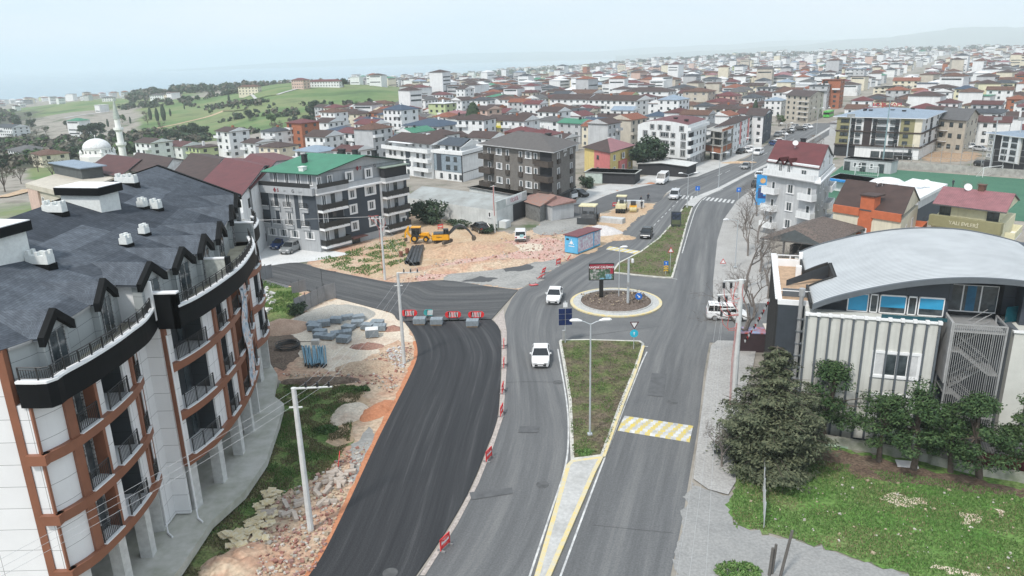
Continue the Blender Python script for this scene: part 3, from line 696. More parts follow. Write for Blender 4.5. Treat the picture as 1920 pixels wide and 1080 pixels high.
  # ================================================================ the big curved building on the left
WPAN=mat('white_cladding',.78,.45,var=.03,scale=.4,kind='panels',freq=2.4)
BRN=mat('brown_composite_panel',(.25,.10,.055),.5,var=.08,scale=.7)
BLK=mat('black_composite_panel',(.007,.008,.009),.6,var=.15,scale=.5,spec=.12)
GPAN=mat('grey_cladding',(.36,.385,.39),.5,var=.04,scale=.4,kind='panels',freq=1.6)
DGP=mat('charcoal_cladding',(.035,.042,.048),.5,var=.1,scale=.6,kind='panels',freq=1.8)
TERR=mat('screed_terrace',(.40,.37,.28),.9,var=.15,scale=.8)
def shingle(name,c,c2):
 m=bpy.data.materials.new(name);m.use_nodes=True;t=m.node_tree;N=t.nodes;l=t.links.new;b=N['Principled BSDF'];b.inputs['Roughness'].default_value=.9;b.inputs['Specular IOR Level'].default_value=.12
 co=N.new('ShaderNodeTexCoord')
 def brick(wd,hh,mort,c1,cc2,skew=0,off=.5,sc=1):
  mpn=N.new('ShaderNodeMapping');mpn.inputs['Rotation'].default_value=(0,0,skew);l(co.outputs['UV'],mpn.inputs[0])
  br=N.new('ShaderNodeTexBrick');br.inputs['Scale'].default_value=sc;br.inputs['Brick Width'].default_value=wd;br.inputs['Row Height'].default_value=hh;br.inputs['Mortar Size'].default_value=mort;br.offset=off;br.inputs['Bias'].default_value=0
  br.inputs['Color1'].default_value=(*c1,1);br.inputs['Color2'].default_value=(*cc2,1);br.inputs['Mortar'].default_value=(.45,.45,.45,1);l(mpn.outputs[0],br.inputs['Vector']);return br
 small=brick(.34,.17,.012,(1,1,1),(.72,.72,.74));big=brick(7.5,1.7,0,c,c2,R(-2),.37)
 k=N.new('ShaderNodeMix');k.data_type='RGBA';k.blend_type='MULTIPLY';k.inputs[0].default_value=.8;l(big.outputs[0],k.inputs[6]);l(small.outputs[0],k.inputs[7])
 n=N.new('ShaderNodeTexNoise');n.inputs['Scale'].default_value=1.3;n.inputs['Detail'].default_value=7;l(co.outputs['Object'],n.inputs['Vector'])
 r=N.new('ShaderNodeMapRange');r.inputs[1].default_value=.3;r.inputs[2].default_value=.7;r.inputs[3].default_value=.78;r.inputs[4].default_value=1.2;l(n.outputs[0],r.inputs[0])
 k2=N.new('ShaderNodeMix');k2.data_type='RGBA';k2.blend_type='MULTIPLY';k2.inputs[0].default_value=1;l(k.outputs[2],k2.inputs[6]);l(r.outputs[0],k2.inputs[7]);l(k2.outputs[2],b.inputs['Base Color'])
 bp=N.new('ShaderNodeBump');bp.inputs['Strength'].default_value=.4;bp.inputs['Distance'].default_value=.02;l(small.outputs[1],bp.inputs['Height']);bp.invert=True;l(bp.outputs[0],b.inputs['Normal']);return m
SHIN=shingle('grey_shingles',(.125,.142,.165),(.055,.064,.078))
bigb=thing('apartment_building','large unfinished apartment building with grey shingle roof and curved brown and white balconied facade','building',(-24,45,0))
OB=Vector((-24,45,0))
def bb_(q,name,mats,parent=bigb,smooth=False,**kw):
 q.v=[(x-OB.x,y-OB.y,z)for x,y,z in q.v]if parent is bigb else q.v
 return q.build(name,mats,parent,smooth,**kw)
bays=[
[(-22.75,31.85),(-22.2,32.9),(-21.95,34.3),(-21.8,36),(-21.8,37.8),(-21.95,39.4),(-22.35,41.0)],
[(-21.25,42.5),(-20.75,44.2),(-20.45,46.2),(-20.4,48.5),(-20.5,51),(-20.85,54),(-21.4,57),(-22.1,59.5)],
[(-23.3,62.7),(-23.1,64.6),(-23.5,67),(-24.4,69.3)]]
paras=[
[(-23.0,31.75),(-21.45,31.75),(-21.3,32.8),(-21.0,34.4),(-20.8,36.6),(-20.8,38.4),(-20.85,40.1),(-21.35,42.3)],
[(-20.0,42.5),(-19.55,44.1),(-19.25,47.2),(-19.2,50.9),(-19.55,53.9),(-20.2,57.2),(-20.9,59.2),(-21.7,61)],
[(-22.4,62.6),(-22.5,64.8),(-23.1,67.4),(-24.2,69.5)]]
def arc(pts,n=60):
 A,L_=resample(smooth_poly(pts,False,8),n*4);return A,L_
class Arc:
 def __init__(s,pts):s.p,s.L=arc(pts)
 def at(s,t,off=0):
  n=len(s.p)-1;f=max(0,min(1,t))*n;i=min(n-1,int(f));p=s.p[i].lerp(s.p[i+1],f-i);d=(s.p[min(n,i+3)]-s.p[max(0,i-2)]).normalized();return p+Vector((d.y,-d.x))*off
 def slab(s,q,u0,u1,z0,z1,o0,o1,m=0):
  """solid following the arc between distances u0,u1, offsets o0 (inner) and o1 (outer)"""
  n=max(1,int(abs(u1-u0)/.5)+1);V=[]
  for i in range(n+1):
   t=(u0+(u1-u0)*i/n)/s.L;a=s.at(t,o0);b=s.at(t,o1)
   V+=[(a.x,a.y,z0),(b.x,b.y,z0),(b.x,b.y,z1),(a.x,a.y,z1)]
  F=[]
  for i in range(n):
   k=i*4
   for j in range(4):F.append((k+j,k+4+j,k+4+(j+1)%4,k+(j+1)%4))
  F+=[(3,2,1,0),(n*4,n*4+1,n*4+2,n*4+3)]
  q.mesh(V,F,m)
  # uv for panel materials
  for fi in range(len(q.f)-len(F),len(q.f)):
   q.uv[fi]=[((u0+(u1-u0)*((vi-(len(q.v)-len(V)))//4)/n),q.v[vi][2])for vi in q.f[fi]]
ARC=[Arc(b_)for b_ in bays]
STO=[(4.4,7.6),(7.6,10.9),(10.9,13.95)]
# (kind, width); kinds: B brown pilaster, W white, O opening with railing, G glazed brown opening
SEG=[
[('B',.12),('W',1.6),('B',.6),('G',1.75),('B',.25),('W',.75),('O',2.5),('W',1.1),('B',.3),('G',1.1),('B',.2)],
[('B',.22),('W',.5),('O',3.3),('W',1.5),('B',.42),('G',1.7),('W',.95),('B',.7),('G',1.5),('B',.5),('W',.8),('G',1.9),('B',.4),('W',.8),('G',1.6),('B',.4)],
[('B',.4),('W',1.0),('G',1.8),('W',1.0),('G',1.6),('B',.4)]]
def railing_arc(A,u0,u1,z,off,h=1.0,step=.13,post=1.0,bar=.012):
 q=MB();n=max(2,int((u1-u0)/.4));pts=[A.at((u0+(u1-u0)*i/n)/A.L,off)for i in range(n+1)]
 q.path([(p.x,p.y,z+h)for p in pts],.03,4);q.path([(p.x,p.y,z+h-.12)for p in pts],.018,4);q.path([(p.x,p.y,z+.08)for p in pts],.02,4)
 k=int((u1-u0)/step)
 for i in range(k+1):
  p=A.at((u0+(u1-u0)*i/k)/A.L,off);q.box(p.x-bar,p.x+bar,p.y-bar,p.y+bar,z+.08,z+h-.1)
 k=max(1,round((u1-u0)/post))
 for i in range(k+1):
  p=A.at((u0+(u1-u0)*i/k)/A.L,off);q.box(p.x-.03,p.x+.03,p.y-.03,p.y+.03,z,z+h+.02)
 return q
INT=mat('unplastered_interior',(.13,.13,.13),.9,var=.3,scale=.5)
for bi,A in enumerate(ARC):
 sc=A.L/sum(w_ for _,w_ in SEG[bi])
 for si,(za,zb)in enumerate(STO):
  u=0;zf=za+.52
  qb=MB();A.slab(qb,0,A.L,za,zf,-.4,.3);bb_(qb,'floor_band',BRN)
  qf=MB();A.slab(qf,0,A.L,za+.1,zf-.03,-3.4,-.42);bb_(qf,'floor_slab',CONC)
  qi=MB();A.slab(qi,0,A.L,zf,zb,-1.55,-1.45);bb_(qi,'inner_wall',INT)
  for kd,wd in SEG[bi]:
   u1=u+wd*sc;q=MB()
   if kd=='B':A.slab(q,u,u1,zf,zb,-1.4,.16);bb_(q,'pilaster',BRN)
   elif kd=='W':A.slab(q,u,u1,zf,zb,-.12,.0);bb_(q,'wall_panel',WPAN);q=MB();A.slab(q,u+.01,u1-.01,zf,zb,-1.4,-.13);bb_(q,'reveal',DGP)
   else:
    A.slab(q,u,u1,zf,zf+.06,-1.4,.34);bb_(q,'sill',SURR)
    bb_(railing_arc(A,u+.05,u1-.05,zf+.06,.18,1.0),'railing',RAIL)
    if kd=='O':
     q=MB();A.slab(q,u,u1,zf+.06,zb,-1.42,-1.3);bb_(q,'balcony_wall',DGP)
     q=MB();A.slab(q,u+.25,u+1.3,zf+.08,zb-.35,-1.3,-1.25);bb_(q,'balcony_door',GLASS)
     q=MB();A.slab(q,u1-1.0,u1-.45,zf+.08,zb-.5,-1.3,-1.25);bb_(q,'balcony_door',GLASS)
    else:
     q=MB();A.slab(q,u+.1,u1-.1,zf+.08,zb-.1,-.62,-.55);d=bb_(q,'window',GLASS)
     f=MB()
     for uu in(u+.06,(u+u1)/2,u1-.1):A.slab(f,uu-.04,uu+.05,zf+.08,zb-.05,-.55,-.45)
     A.slab(f,u+.05,u1-.05,zb-.16,zb-.05,-.55,-.45);bb_(f,'window_frame',mat('taped_frame',(.05,.05,.05),.6,var=.6,scale=9,col2=(.5,.5,.5)))
   u=u1
   # overhanging black parapet box
 PA=Arc(paras[bi]);q=MB();PA.slab(q,0,PA.L,13.88,15.12,-.3,0);PA.slab(q,0,PA.L,13.88,14.02,-3.5,-.3)
 bb_(q,'black_parapet',BLK)
 q=MB();PA.slab(q,0,PA.L,15.12,15.24,-.36,.05);bb_(q,'parapet_coping',SURR)
 q=MB();PA.slab(q,0,PA.L,14.3,14.45,-3.6,-.3);bb_(q,'terrace_floor',TERR)
 bb_(railing_arc(PA,.1,PA.L-.1,15.24,-.16,.62,.13,.95),'terrace_railing',RAIL)
 # body behind the facade
q=MB();body=[(-23.4,32.0),(-23.6,41.5),(-22.9,42.6),(-22.2,46),(-22.1,51),(-22.6,56),(-23.6,60),(-24.9,63),(-25.2,66),(-26.1,69.6),(-44,71.6),(-44,32.0)]
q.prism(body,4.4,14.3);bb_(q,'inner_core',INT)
q=MB();q.prism([(-25.8,33),(-25.6,66),(-43,70),(-43,33)],0,4.4);bb_(q,'ground_floor_wall',CONC)
q=MB();q.face([(-50,31.95,0),(-23.6,31.95,0),(-23.6,31.95,16.5),(-50,31.95,16.5)],0,[(0,0),(26.4,0),(26.4,16.5),(0,16.5)])
q.box(-50,-23.6,31.97,32.3,0,16.5);bb_(q,'end_wall',WPAN)
q=MB();q.box(-23.7,-23.3,31.8,32.35,4.4,16.75)
for za,_ in STO:q.box(-23.3,-22.35,31.6,32.1,za,za+.52)
bb_(q,'corner_column',BRN)
q=MB();q.box(-23.3,-22.66,31.86,32.2,4.9,13.95);bb_(q,'wall_panel',WPAN)
q=MB();q.box(-24.2,-21.35,42.35,42.6,1,13.9);q.box(-22.6,-22.3,40.9,42.4,1,13.9)
for f in range(len(q.f)):q.uv[f]=[(q.v[i][0]+q.v[i][1],q.v[i][2])for i in q.f[f]]
bb_(q,'bay_end_wall',WPAN)
q=MB();q.box(-22.5,-20.0,42.38,42.75,13.8,16.0);q.box(-20.35,-20.0,42.38,42.85,13.8,15.9);bb_(q,'black_end_block',BLK)
q=MB();q.box(-22.6,-19.95,42.36,42.8,16.0,16.1);bb_(q,'block_coping',SURR)
# attic wall
att=[[(-23.25,32.1),(-22.75,33.5),(-22.75,36),(-22.85,38.8),(-23.2,41.4),(-23.5,42.7)],[(-21.9,43.0),(-21.5,46),(-21.4,49),(-21.6,52),(-22.1,55.5),(-22.9,59),(-23.7,62)],[(-24.5,62.9),(-24.7,65.5),(-25.3,68),(-26,69.8)]]
EAVE=16.7
ATT=[Arc(a_)for a_ in att]
for A in ATT:
 q=MB();A.slab(q,0,A.L,14.4,EAVE,-.25,0);bb_(q,'attic_wall',GPAN)
 q=MB();A.slab(q,0,A.L,EAVE-.06,EAVE+.06,-.3,.14);bb_(q,'gutter',GREYM)
q=MB();q.box(-23.5,-21.3,42.2,42.36,14.4,16.85);bb_(q,'terrace_divider',SURR)
q=MB();q.box(-22.3,-19.45,49.6,49.8,14.4,16.2);d=bb_(q,'terrace_divider',mat('bare_block_wall',(.52,.54,.50),.9,var=.15,scale=3))
q=MB();q.box(-22.3,-19.4,49.55,49.85,16.2,16.3);bb_(q,'divider_coping',SURR)
q=MB();q.box(-19.62,-19.35,49.5,49.9,14.4,16.35);bb_(q,'divider_post',BLK)
q=MB();q.box(-24.3,-21.9,62.3,62.55,14.4,16.0);bb_(q,'terrace_divider',GPAN);q=MB();q.box(-24.3,-21.85,62.25,62.6,16.0,16.1);bb_(q,'divider_coping',SURR)
# roof
RX0,RX1,RZ=-31.6,-33.4,19.75
def ridge_x(y):return RX0+(RX1-RX0)*(y-31.7)/40
eav=[]
for A in ATT:
 for i in range(0,13):p=A.at(i/12,.12);eav.append(p)
eav[0]=Vector((-23.4,31.7))
def eave_x(y):
 for a_,c_ in zip(eav,eav[1:]):
  if a_.y<=y<=c_.y and c_.y>a_.y:return a_.x+(c_.x-a_.x)*(y-a_.y)/(c_.y-a_.y)
 return eav[-1].x if y>50 else eav[0].x
def roofz(x,y):
 ex,rx=eave_x(y),ridge_x(y)
 if x>rx:return EAVE+.08+(RZ-EAVE)*max(0,(ex-x))/(ex-rx)
 return RZ+.08-(rx-x)*.30
q=MB();ys=sorted(set([p.y for p in eav]+[31.7,71.4]));NS=10
ys=[31.7+(71.4-31.7)*i/60 for i in range(61)]
def farcut(y):return y
for a_,c_ in zip(ys,ys[1:]):
 for s_ in range(NS):
  t0,t1=s_/NS,(s_+1)/NS
  def pt(y,t):x=eave_x(y)+.0+(ridge_x(y)-eave_x(y))*t;return(x,y+.0,roofz(x,y))
  q.face([pt(a_,t0),pt(c_,t0),pt(c_,t1),pt(a_,t1)],0,[(a_,t0*10),(c_,t0*10),(c_,t1*10),(a_,t1*10)])
 q.face([(ridge_x(a_),a_,RZ+.08),(ridge_x(c_),c_,RZ+.08),(-44.5,c_,16.2),(-44.5,a_,16.2)],0,[(a_,10),(c_,10),(c_,22),(a_,22)])
bb_(q,'roof',SHIN)
q=MB()
for y in(71.4,):
 pts=[(eave_x(y),y),(ridge_x(y),y),(-44.5,y)]
 for(xa,_),(xb,_)in zip(pts,pts[1:]):
  za,zb=roofz(xa,y),roofz(xb,y);q.mesh([(xa,y,za-.35),(xb,y,zb-.35),(xb,y,zb+.12),(xa,y,za+.12),(xa,y+.3,za-.35),(xb,y+.3,zb-.35),(xb,y+.3,zb+.12),(xa,y+.3,za+.12)],[(0,1,2,3),(7,6,5,4),(3,2,6,7),(0,4,5,1),(0,3,7,4),(1,5,6,2)])
bb_(q,'verge_trim',BLK)
q=MB();q.prism([(-26.0,71.2),(-33.4,71.2),(-44,71.2),(-44,71),(-33.4,71),(-26.0,71)],4,[16.4,19.4,16,16,19.4,16.4]);bb_(q,'far_gable',GPAN)
# dormers
DOR=[(96,572),(184,517),(319,485),(360,457),(392,434),(427,411),(411,381),(442,360)]
for px in DOR:
 zp=18.05
 p=P(*px,zp);A=min(ATT,key=lambda A_:min((a_-p.xy).length for a_ in A_.p));i=min(range(len(A.p)),key=lambda i_:(abs(A.p[i_].y-p.y)))
 c=A.p[i];d=(A.p[min(len(A.p)-1,i+4)]-A.p[max(0,i-4)]).normalized();n_=Vector((d.y,-d.x));hw,o=1.02,.3
 f0,f1=c-d*hw+n_*o,c+d*hw+n_*o
 q=MB();q.prism([c-d*hw-n_*.3,f0,f1,c+d*hw-n_*.3],14.4,16.9,0,bottom=False)
 m1=(f0+f1)/2;q.mesh([(f0.x,f0.y,16.9),(f1.x,f1.y,16.9),(m1.x,m1.y,17.8)],[(0,1,2)]);D_=bb_(q,'dormer',GPAN)
 # dormer roof, black verge
 g0,g1=c-d*(hw+.3)+n_*(o+.25),c+d*(hw+.3)+n_*(o+.25);gm_=(g0+g1)/2;back=-n_*3.9
 e0,e1,em=g0,g1,gm_;zlo,zhi=16.8,17.85
 q=MB();B0,B1,BM=e0-n_*2.0,e1-n_*2.0,em-n_*4.6
 for(s0,sB)in((e0,B0),(e1,B1)):
  f=[(s0.x,s0.y,zlo),(em.x,em.y,zhi),(BM.x,BM.y,zhi-.02),(sB.x,sB.y,zlo)]
  q.face(f if s0 is e1 else f[::-1],0,[(0,0),(1.7,0),(1.7,4),(0,4)])
  q.face([(s0.x,s0.y,zlo-.12),(em.x,em.y,zhi-.12),(BM.x,BM.y,zhi-.14),(sB.x,sB.y,zlo-.12)],0,[(0,0)]*4)
 O3=OB;q.v=[(x-O3.x,y-O3.y,z)for x,y,z in q.v];q.build('dormer_roof',SHIN,D_)
 q=MB();nn=n_*.04
 for s0 in(e0,e1):
  a_=[(s0.x,s0.y,zlo+.06),(em.x,em.y,zhi+.06),(em.x,em.y,zhi-.42),(s0.x,s0.y,zlo-.42)]
  b2=[(x-n_.x*.28,y-n_.y*.28,z)for x,y,z in a_];a_=[(x+n_.x*.04,y+n_.y*.04,z)for x,y,z in a_]
  q.mesh(a_+b2,[(0,1,2,3),(7,6,5,4),(0,4,5,1),(1,5,6,2),(2,6,7,3),(3,7,4,0)])
 q.v=[(x-O3.x,y-O3.y,z)for x,y,z in q.v];q.build('dormer_verge',BLK,D_)
 q=MB();a_,b2=c-d*.68+n_*(o+.015),c+d*.68+n_*(o+.015);q.prism([a_,a_+n_*.03,b2+n_*.03,b2],14.55,16.75,0)
 q.v=[(x-O3.x,y-O3.y,z)for x,y,z in q.v];W_=q.build('dormer_door',GLASS,D_)
 q=MB()
 for t in(-.68,0,.62):a_,b2=c+d*t+n_*(o+.046),c+d*(t+.07)+n_*(o+.046);q.prism([a_,a_+n_*.03,b2+n_*.03,b2],14.5,16.8,0)
 q.v=[(x-O3.x,y-O3.y,z)for x,y,z in q.v];q.build('door_frame',mat('taped_frame',.05),W_)
 # chimneys and roof-top boxes
ROUGHW=mat('rough_white_render',(.74,.76,.74),.9,var=.06,scale=4,bump=.5)
def roofpt(px):
 z=18
 for _ in range(60):p=P(*px,z);z+=.3*(roofz(p.x,p.y)-z)
 return P(*px,z)
def cren(c,w_,d_,h,rz):
 q=MB();q.box(-w_/2,w_/2,-d_/2,d_/2,-.8,h)
 for i in range(max(2,int(w_/.45))):
  x=-w_/2+.12+i*(w_-.35)/max(1,int(w_/.45)-1)
  for sy in(-1,1):q.box(x,x+.2,sy*(d_/2-.1)-.1,sy*(d_/2-.1)+.1,h,h+.2+.08*((i+sy)%2))
 o=q.build('chimney',ROUGHW,bigb,loc=(c.x-OB.x,c.y-OB.y,c.z),rz=rz)
 q=MB();q.box(-w_/2-.06,w_/2+.06,-d_/2-.06,d_/2+.06,-.6,.12);q.build('chimney_flashing',BLK,o)
RZT=R(-12)
for px,w_,d_,h in(((77,497),1.5,.55,.62),((237,460),.56,.56,.52),((271,440),.52,.52,.5),((293,393),.78,.55,.58),((268,390),.6,.55,.55),((75,468),.001,.001,.01)):
 if w_>.1:cren(roofpt(px),w_,d_,h,RZT)
for px,w_,d_,h in(((238,345),1.9,.5,.6),((104,400),1.6,.5,.6)):cren(roofpt(px),w_,d_,h,RZT)
for px,w_,d_ in(((172,384),3.2,2.0),((-42,470),4.2,2.8)):
 c=roofpt(px);q=MB();q.box(-w_/2,w_/2,-d_/2,d_/2,-1.5,.9);o=q.build('stair_head',ROUGHW,bigb,loc=(c.x-OB.x,c.y-OB.y,c.z),rz=RZT)
 q=MB();q.box(-w_/2-.25,w_/2+.25,-d_/2-.25,d_/2+.25,.9,1.45);q.build('stair_head_fascia',BLK,o)
 q=MB();q.box(-w_/2-.22,w_/2+.22,-d_/2-.22,d_/2+.22,1.45,1.5);q.build('stair_head_roof',SURR,o)
 # plinth slab and pilotis
PL=[(-26,31),(-25,73),(-25.2,71.5),(-24.2,68.4),(-22.3,64.9),(-21.3,60.3),(-19.9,58.6),(-19.3,55.1),(-18.5,49.2),(-18.7,44.9),(-19.7,41.6),(-19.8,37.1),(-20.3,33),(-21.2,29.5),(-22.4,26.5),(-26,26.5)]
q=MB();q.prism(PL[:1]+PL[2:],.35,.92);bb_(q,'plinth_slab',mat('weathered_concrete',(.52,.51,.47),.92,var=.2,scale=.6,col2=(.36,.36,.30),bump=.4))
q=MB();q.prism(offset_poly(PL[:1]+PL[2:],.5),0,.35);bb_(q,'plinth_gap_shade',mat('shadow_block',.12,.9))  # dark inset block painted in for the shaded gap below the slab edge
for bi,us in((0,(.5,3.4,6.3,9.0)),(1,(.4,3.6,7.5,11,14.5)),(2,(.5,4,6.8))):
 A=ARC[bi]
 for u in us:
  q=MB();A.slab(q,u,u+.65,.9,4.42,-.75,-.05);bb_(q,'pillar',mat('patchy_white_concrete',(.60,.60,.58),.9,var=.1,scale=2,bump=.3))
for(x,y)in((-20.9,42.3),(-22.2,40.8)):
 q=MB();q.path([(x,y,13.4),(x,y,1.4),(x+.25,y-.5,1.0),(x+.7,y-.9,.98)],.06,8);bb_(q,'downpipe',SURR)
 # torn banner hanging over bay two
bm=bpy.data.materials.new('printed_banner');bm.use_nodes=True;N=bm.node_tree.nodes;l=bm.node_tree.links.new;co=N.new('ShaderNodeTexCoord');n=N.new('ShaderNodeTexNoise');n.inputs['Scale'].default_value=.8;n.inputs['Detail'].default_value=4;n.inputs['Distortion'].default_value=2;l(co.outputs['Object'],n.inputs['Vector'])
cr=N.new('ShaderNodeValToRGB');e=cr.color_ramp.elements
for i,c in enumerate([(.03,.03,.04),(.30,.40,.50),(.60,.62,.64),(.55,.30,.22),(.70,.72,.74)]):
 if i>1:e.new(.5)
for i,c in enumerate([(.03,.03,.04),(.30,.40,.50),(.60,.62,.64),(.55,.30,.22),(.70,.72,.74)]):e[i].position=.3+i*.1;e[i].color=(*c,1)
l(n.outputs[0],cr.inputs[0]);l(cr.outputs[0],N['Principled BSDF'].inputs['Base Color'])
A=ARC[1];q=MB();u0,u1=10.6,12.6;nz_,nu=14,6;V=[]
for i in range(nz_+1):
 for j in range(nu+1):
  z=13.3-8.2*i/nz_;u=u0+(u1-u0)*j/nu+.25*math.sin(i*.7);p=A.at(u/A.L,.42+.08*math.sin(j*2.1+i*.9));V.append((p.x,p.y,z))
q.mesh(V,[(i*(nu+1)+j,i*(nu+1)+j+1,(i+1)*(nu+1)+j+1,(i+1)*(nu+1)+j)for i in range(nz_)for j in range(nu)])
tag(q.build('banner',bm),'torn printed banner hanging down the curved brown facade','banner')
# ================================================================ named buildings
def M_(n,c,**k):return mat(n,c,k.pop('rough',.85),**k)
GREENR=mat('green_metal_roof',(.055,.26,.15),.55,var=.08,scale=.5,kind='bands',freq=14,axis='X',bump=.3)
REDR=mat('dark_red_metal_roof',(.17,.035,.035),.6,var=.12,scale=.6,kind='bands',freq=12,axis='X',bump=.3)
BRNR=mat('dark_brown_roof',(.085,.05,.042),.75,var=.15,scale=.7,kind='bands',freq=12,axis='X',bump=.2)
GRYR=mat('grey_shingle_roof',(.14,.135,.135),.8,var=.12,scale=1,kind='bands',freq=20,axis='Z',bump=.2)
DGRYR=mat('charcoal_roof',(.06,.068,.08),.7,var=.12,scale=.8,kind='bands',freq=12,axis='X')
BLUR=mat('blue_grey_metal_roof',(.30,.38,.47),.5,var=.08,scale=.5,kind='bands',freq=12,axis='X')
NAVR=mat('navy_roof',(.05,.085,.14),.6,var=.12,scale=.6,kind='bands',freq=12,axis='X')
TILR=mat('weathered_tile_roof',(.19,.10,.07),.9,var=.25,scale=2,kind='tiles',freq=14,axis='Z',bump=.4)
ORGR=mat('orange_tile_roof',(.33,.12,.07),.9,var=.2,scale=2,kind='tiles',freq=14,axis='Z',bump=.4)
PNKR=mat('faded_pink_roof',(.36,.15,.16),.6,var=.12,scale=1,kind='bands',freq=9,axis='X',bump=.5)
LGREY=M_('light_grey_render',(.40,.415,.43),var=.05,scale=.5,kind='streaks');SLATE=M_('slate_grey_render',(.050,.062,.078),var=.06,scale=.5)
PLW=M_('bright_white_render',(.76,.77,.77),var=.05,scale=.5,kind='streaks');CREAM=M_('cream_render',(.72,.66,.52),var=.07,scale=.5,kind='streaks');YELR=M_('yellow_render',(.70,.55,.22),var=.06,kind='streaks')
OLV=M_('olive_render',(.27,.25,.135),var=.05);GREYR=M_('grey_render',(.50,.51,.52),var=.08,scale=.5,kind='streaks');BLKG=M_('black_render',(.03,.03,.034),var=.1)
ORW=M_('orange_render',(.52,.14,.06),var=.08);PINKW=M_('pink_render',(.62,.20,.19),var=.07,kind='streaks');SALM=M_('salmon_render',(.62,.45,.38),var=.07,kind='streaks');LIME=M_('pale_green_render',(.48,.55,.30),var=.05,kind='streaks')
BRKG=mat('grey_brick',(.17,.155,.14),.9,var=.12,scale=1.5,kind='bands',freq=30,axis='Z');RBRK=mat('red_hollow_brick',(.52,.19,.10),.9,var=.15,scale=2,kind='bands',freq=30,axis='Z')
BEIGE=M_('beige_render',(.55,.50,.42),var=.08,scale=.5,kind='streaks')

# ---- green-roofed apartment block
b=Bld('apartment_block','grey and charcoal apartment block with green metal roof beside the parking yard',(482,347),(590,354.6),(760,323),z=10.1)
Lf,Lr=b.L('f'),b.L('r')
b.wall(0,10.1,LGREY);FH=2.85;lv=[.9+FH*i for i in range(4)]
att=[b.pt('f',1.2,-1.8),b.pt('f',Lf-.6,-1.8),b.pt('r',Lr-.3,-.3),b.pt('l',.3,-.3)]
q=MB();q.prism(att,10.1,12.3);q.build('attic_wall',LGREY,b.e)
b.panel('f',-.02,2.2,3.6,9.2,SLATE,name='slate_cladding');b.panel('f',Lf-2.6,Lf+.02,3.6,9.2,SLATE,name='slate_cladding');b.panel('f',3.4,4.2,3.6,9.2,SLATE,name='slate_cladding');b.panel('f',Lf-4.4,Lf-3.6,3.6,9.2,SLATE,name='slate_cladding')
b.panel('f',0,Lf,9.1,10.25,LGREY,th=.7,name='parapet');b.panel('r',0,Lr,9.1,9.35,SURR,th=.5,name='white_cornice')
for z in lv[1:3]:
 for u in(.11,.31,.52,.8):
  b.win('f',u*Lf,z+.35,1.1,2.0,'door');b.box('f',u*Lf-.8,u*Lf+.8,z-.35,z+.3,0,.25,LGREY,'balcony_base');r_=b.balcony('f',u*Lf-.75,u*Lf+.75,z+.35,.4,h=.85,kind='bars',th=.08,ends=False)
for z in(lv[0]+.2,):
 for u in(.18,.38,.58,.84):b.win('f',u*Lf,z+.9,1.9,1.2,'plain')
for i in range(4):b.win('f',Lf*(.2+.2*i),10.25,1.0,1.7,'door',out=-1.8)
u0,u1,u2=.27*Lr,.68*Lr,.97*Lr
b.panel('r',u0,u1,1.2,9.1,SLATE,name='slate_cladding');b.panel('r',u2,Lr+.05,0,9.1,SLATE,name='slate_cladding');b.panel('r',u1-.05,u1+.35,0,9.1,SURR,th=.2,name='white_pier')
for i,z in enumerate([.9,3.75,6.6]):
 for(a,c)in((.15,u0),(u1+.35,u2)):
  if i==0 and a>1:a_=a
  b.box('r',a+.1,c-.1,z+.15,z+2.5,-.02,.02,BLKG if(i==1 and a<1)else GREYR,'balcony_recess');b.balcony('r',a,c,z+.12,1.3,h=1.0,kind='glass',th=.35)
  b.win('r',(a+c)/2+.6,z+.2,.8,2.1,'darkdoor',out=.03);b.win('r',(a+c)/2-1.2,z+.2,1.0,2.1,'door',out=.03)
for z in(2.3,5.1,7.6):
 for u in(.37,.57):b.win('r',u*Lr,z,1.25 if(z<7 or u<.4)else 2.1,1.25,'surround',out=.06)
b.win('r',.94*Lr,.9,1.1,1.4,'surround',out=.0)
for u,w_ in((.06,.9),(.17,1.1)):b.win('r',u*Lr,10.3,w_,1.5,'door',out=-.3)
for u in(.37,.58):b.win('r',u*Lr,10.4,1.3,1.3,'surround',out=-.27)
b.balcony('r',u1+.3,u2+.3,9.35,1.3,h=.6,solid=LGREY,th=.3);b.box('r',u1+.5,u2,9.9,11.6,-.2,.9,BLKG,'enclosed_balcony');b.box('r',u1+.2,u2+.4,11.6,11.75,-.5,1.4,M_('grey_green_sheet',(.30,.36,.30)),'balcony_roof')
b.panel('r',u0+.4,u0+3.6,1.1,1.25,M_('brown_canopy',(.16,.07,.06)),th=1.3,name='entrance_canopy');b.win('r',u0+2,-.0+.05,1.6,1.9,'darkdoor',out=.03)
gp=[b.pt('f',.6,-1.2),b.pt('f',Lf-.2,-1.2),b.pt('r',Lr,0),b.pt('l',.0,0)]
pl=offset_poly(gp,-.35);A_,B_,C_,D_=[Vector((p.x,p.y,12.2))for p in pl]
m1=B_.lerp(C_,.52)+Vector((0,0,1.9));m2=A_.lerp(D_,.52)+Vector((0,0,1.9));q=MB()
for f in([A_,B_,m1,m2],[m2,m1,C_,D_]):q.face(f);q.face([p-Vector((0,0,.15))for p in f[::-1]],1);q.face([f[0]-Vector((0,0,.15)),f[1]-Vector((0,0,.15)),f[1],f[0]],1);q.face([f[1]-Vector((0,0,.15)),f[2]-Vector((0,0,.15)),f[2],f[1]],1);q.face([f[3]-Vector((0,0,.15)),f[0]-Vector((0,0,.15)),f[0],f[3]],1)
q.build('roof',[GREENR,M_('dark_green_trim',(.02,.07,.05))],b.e)
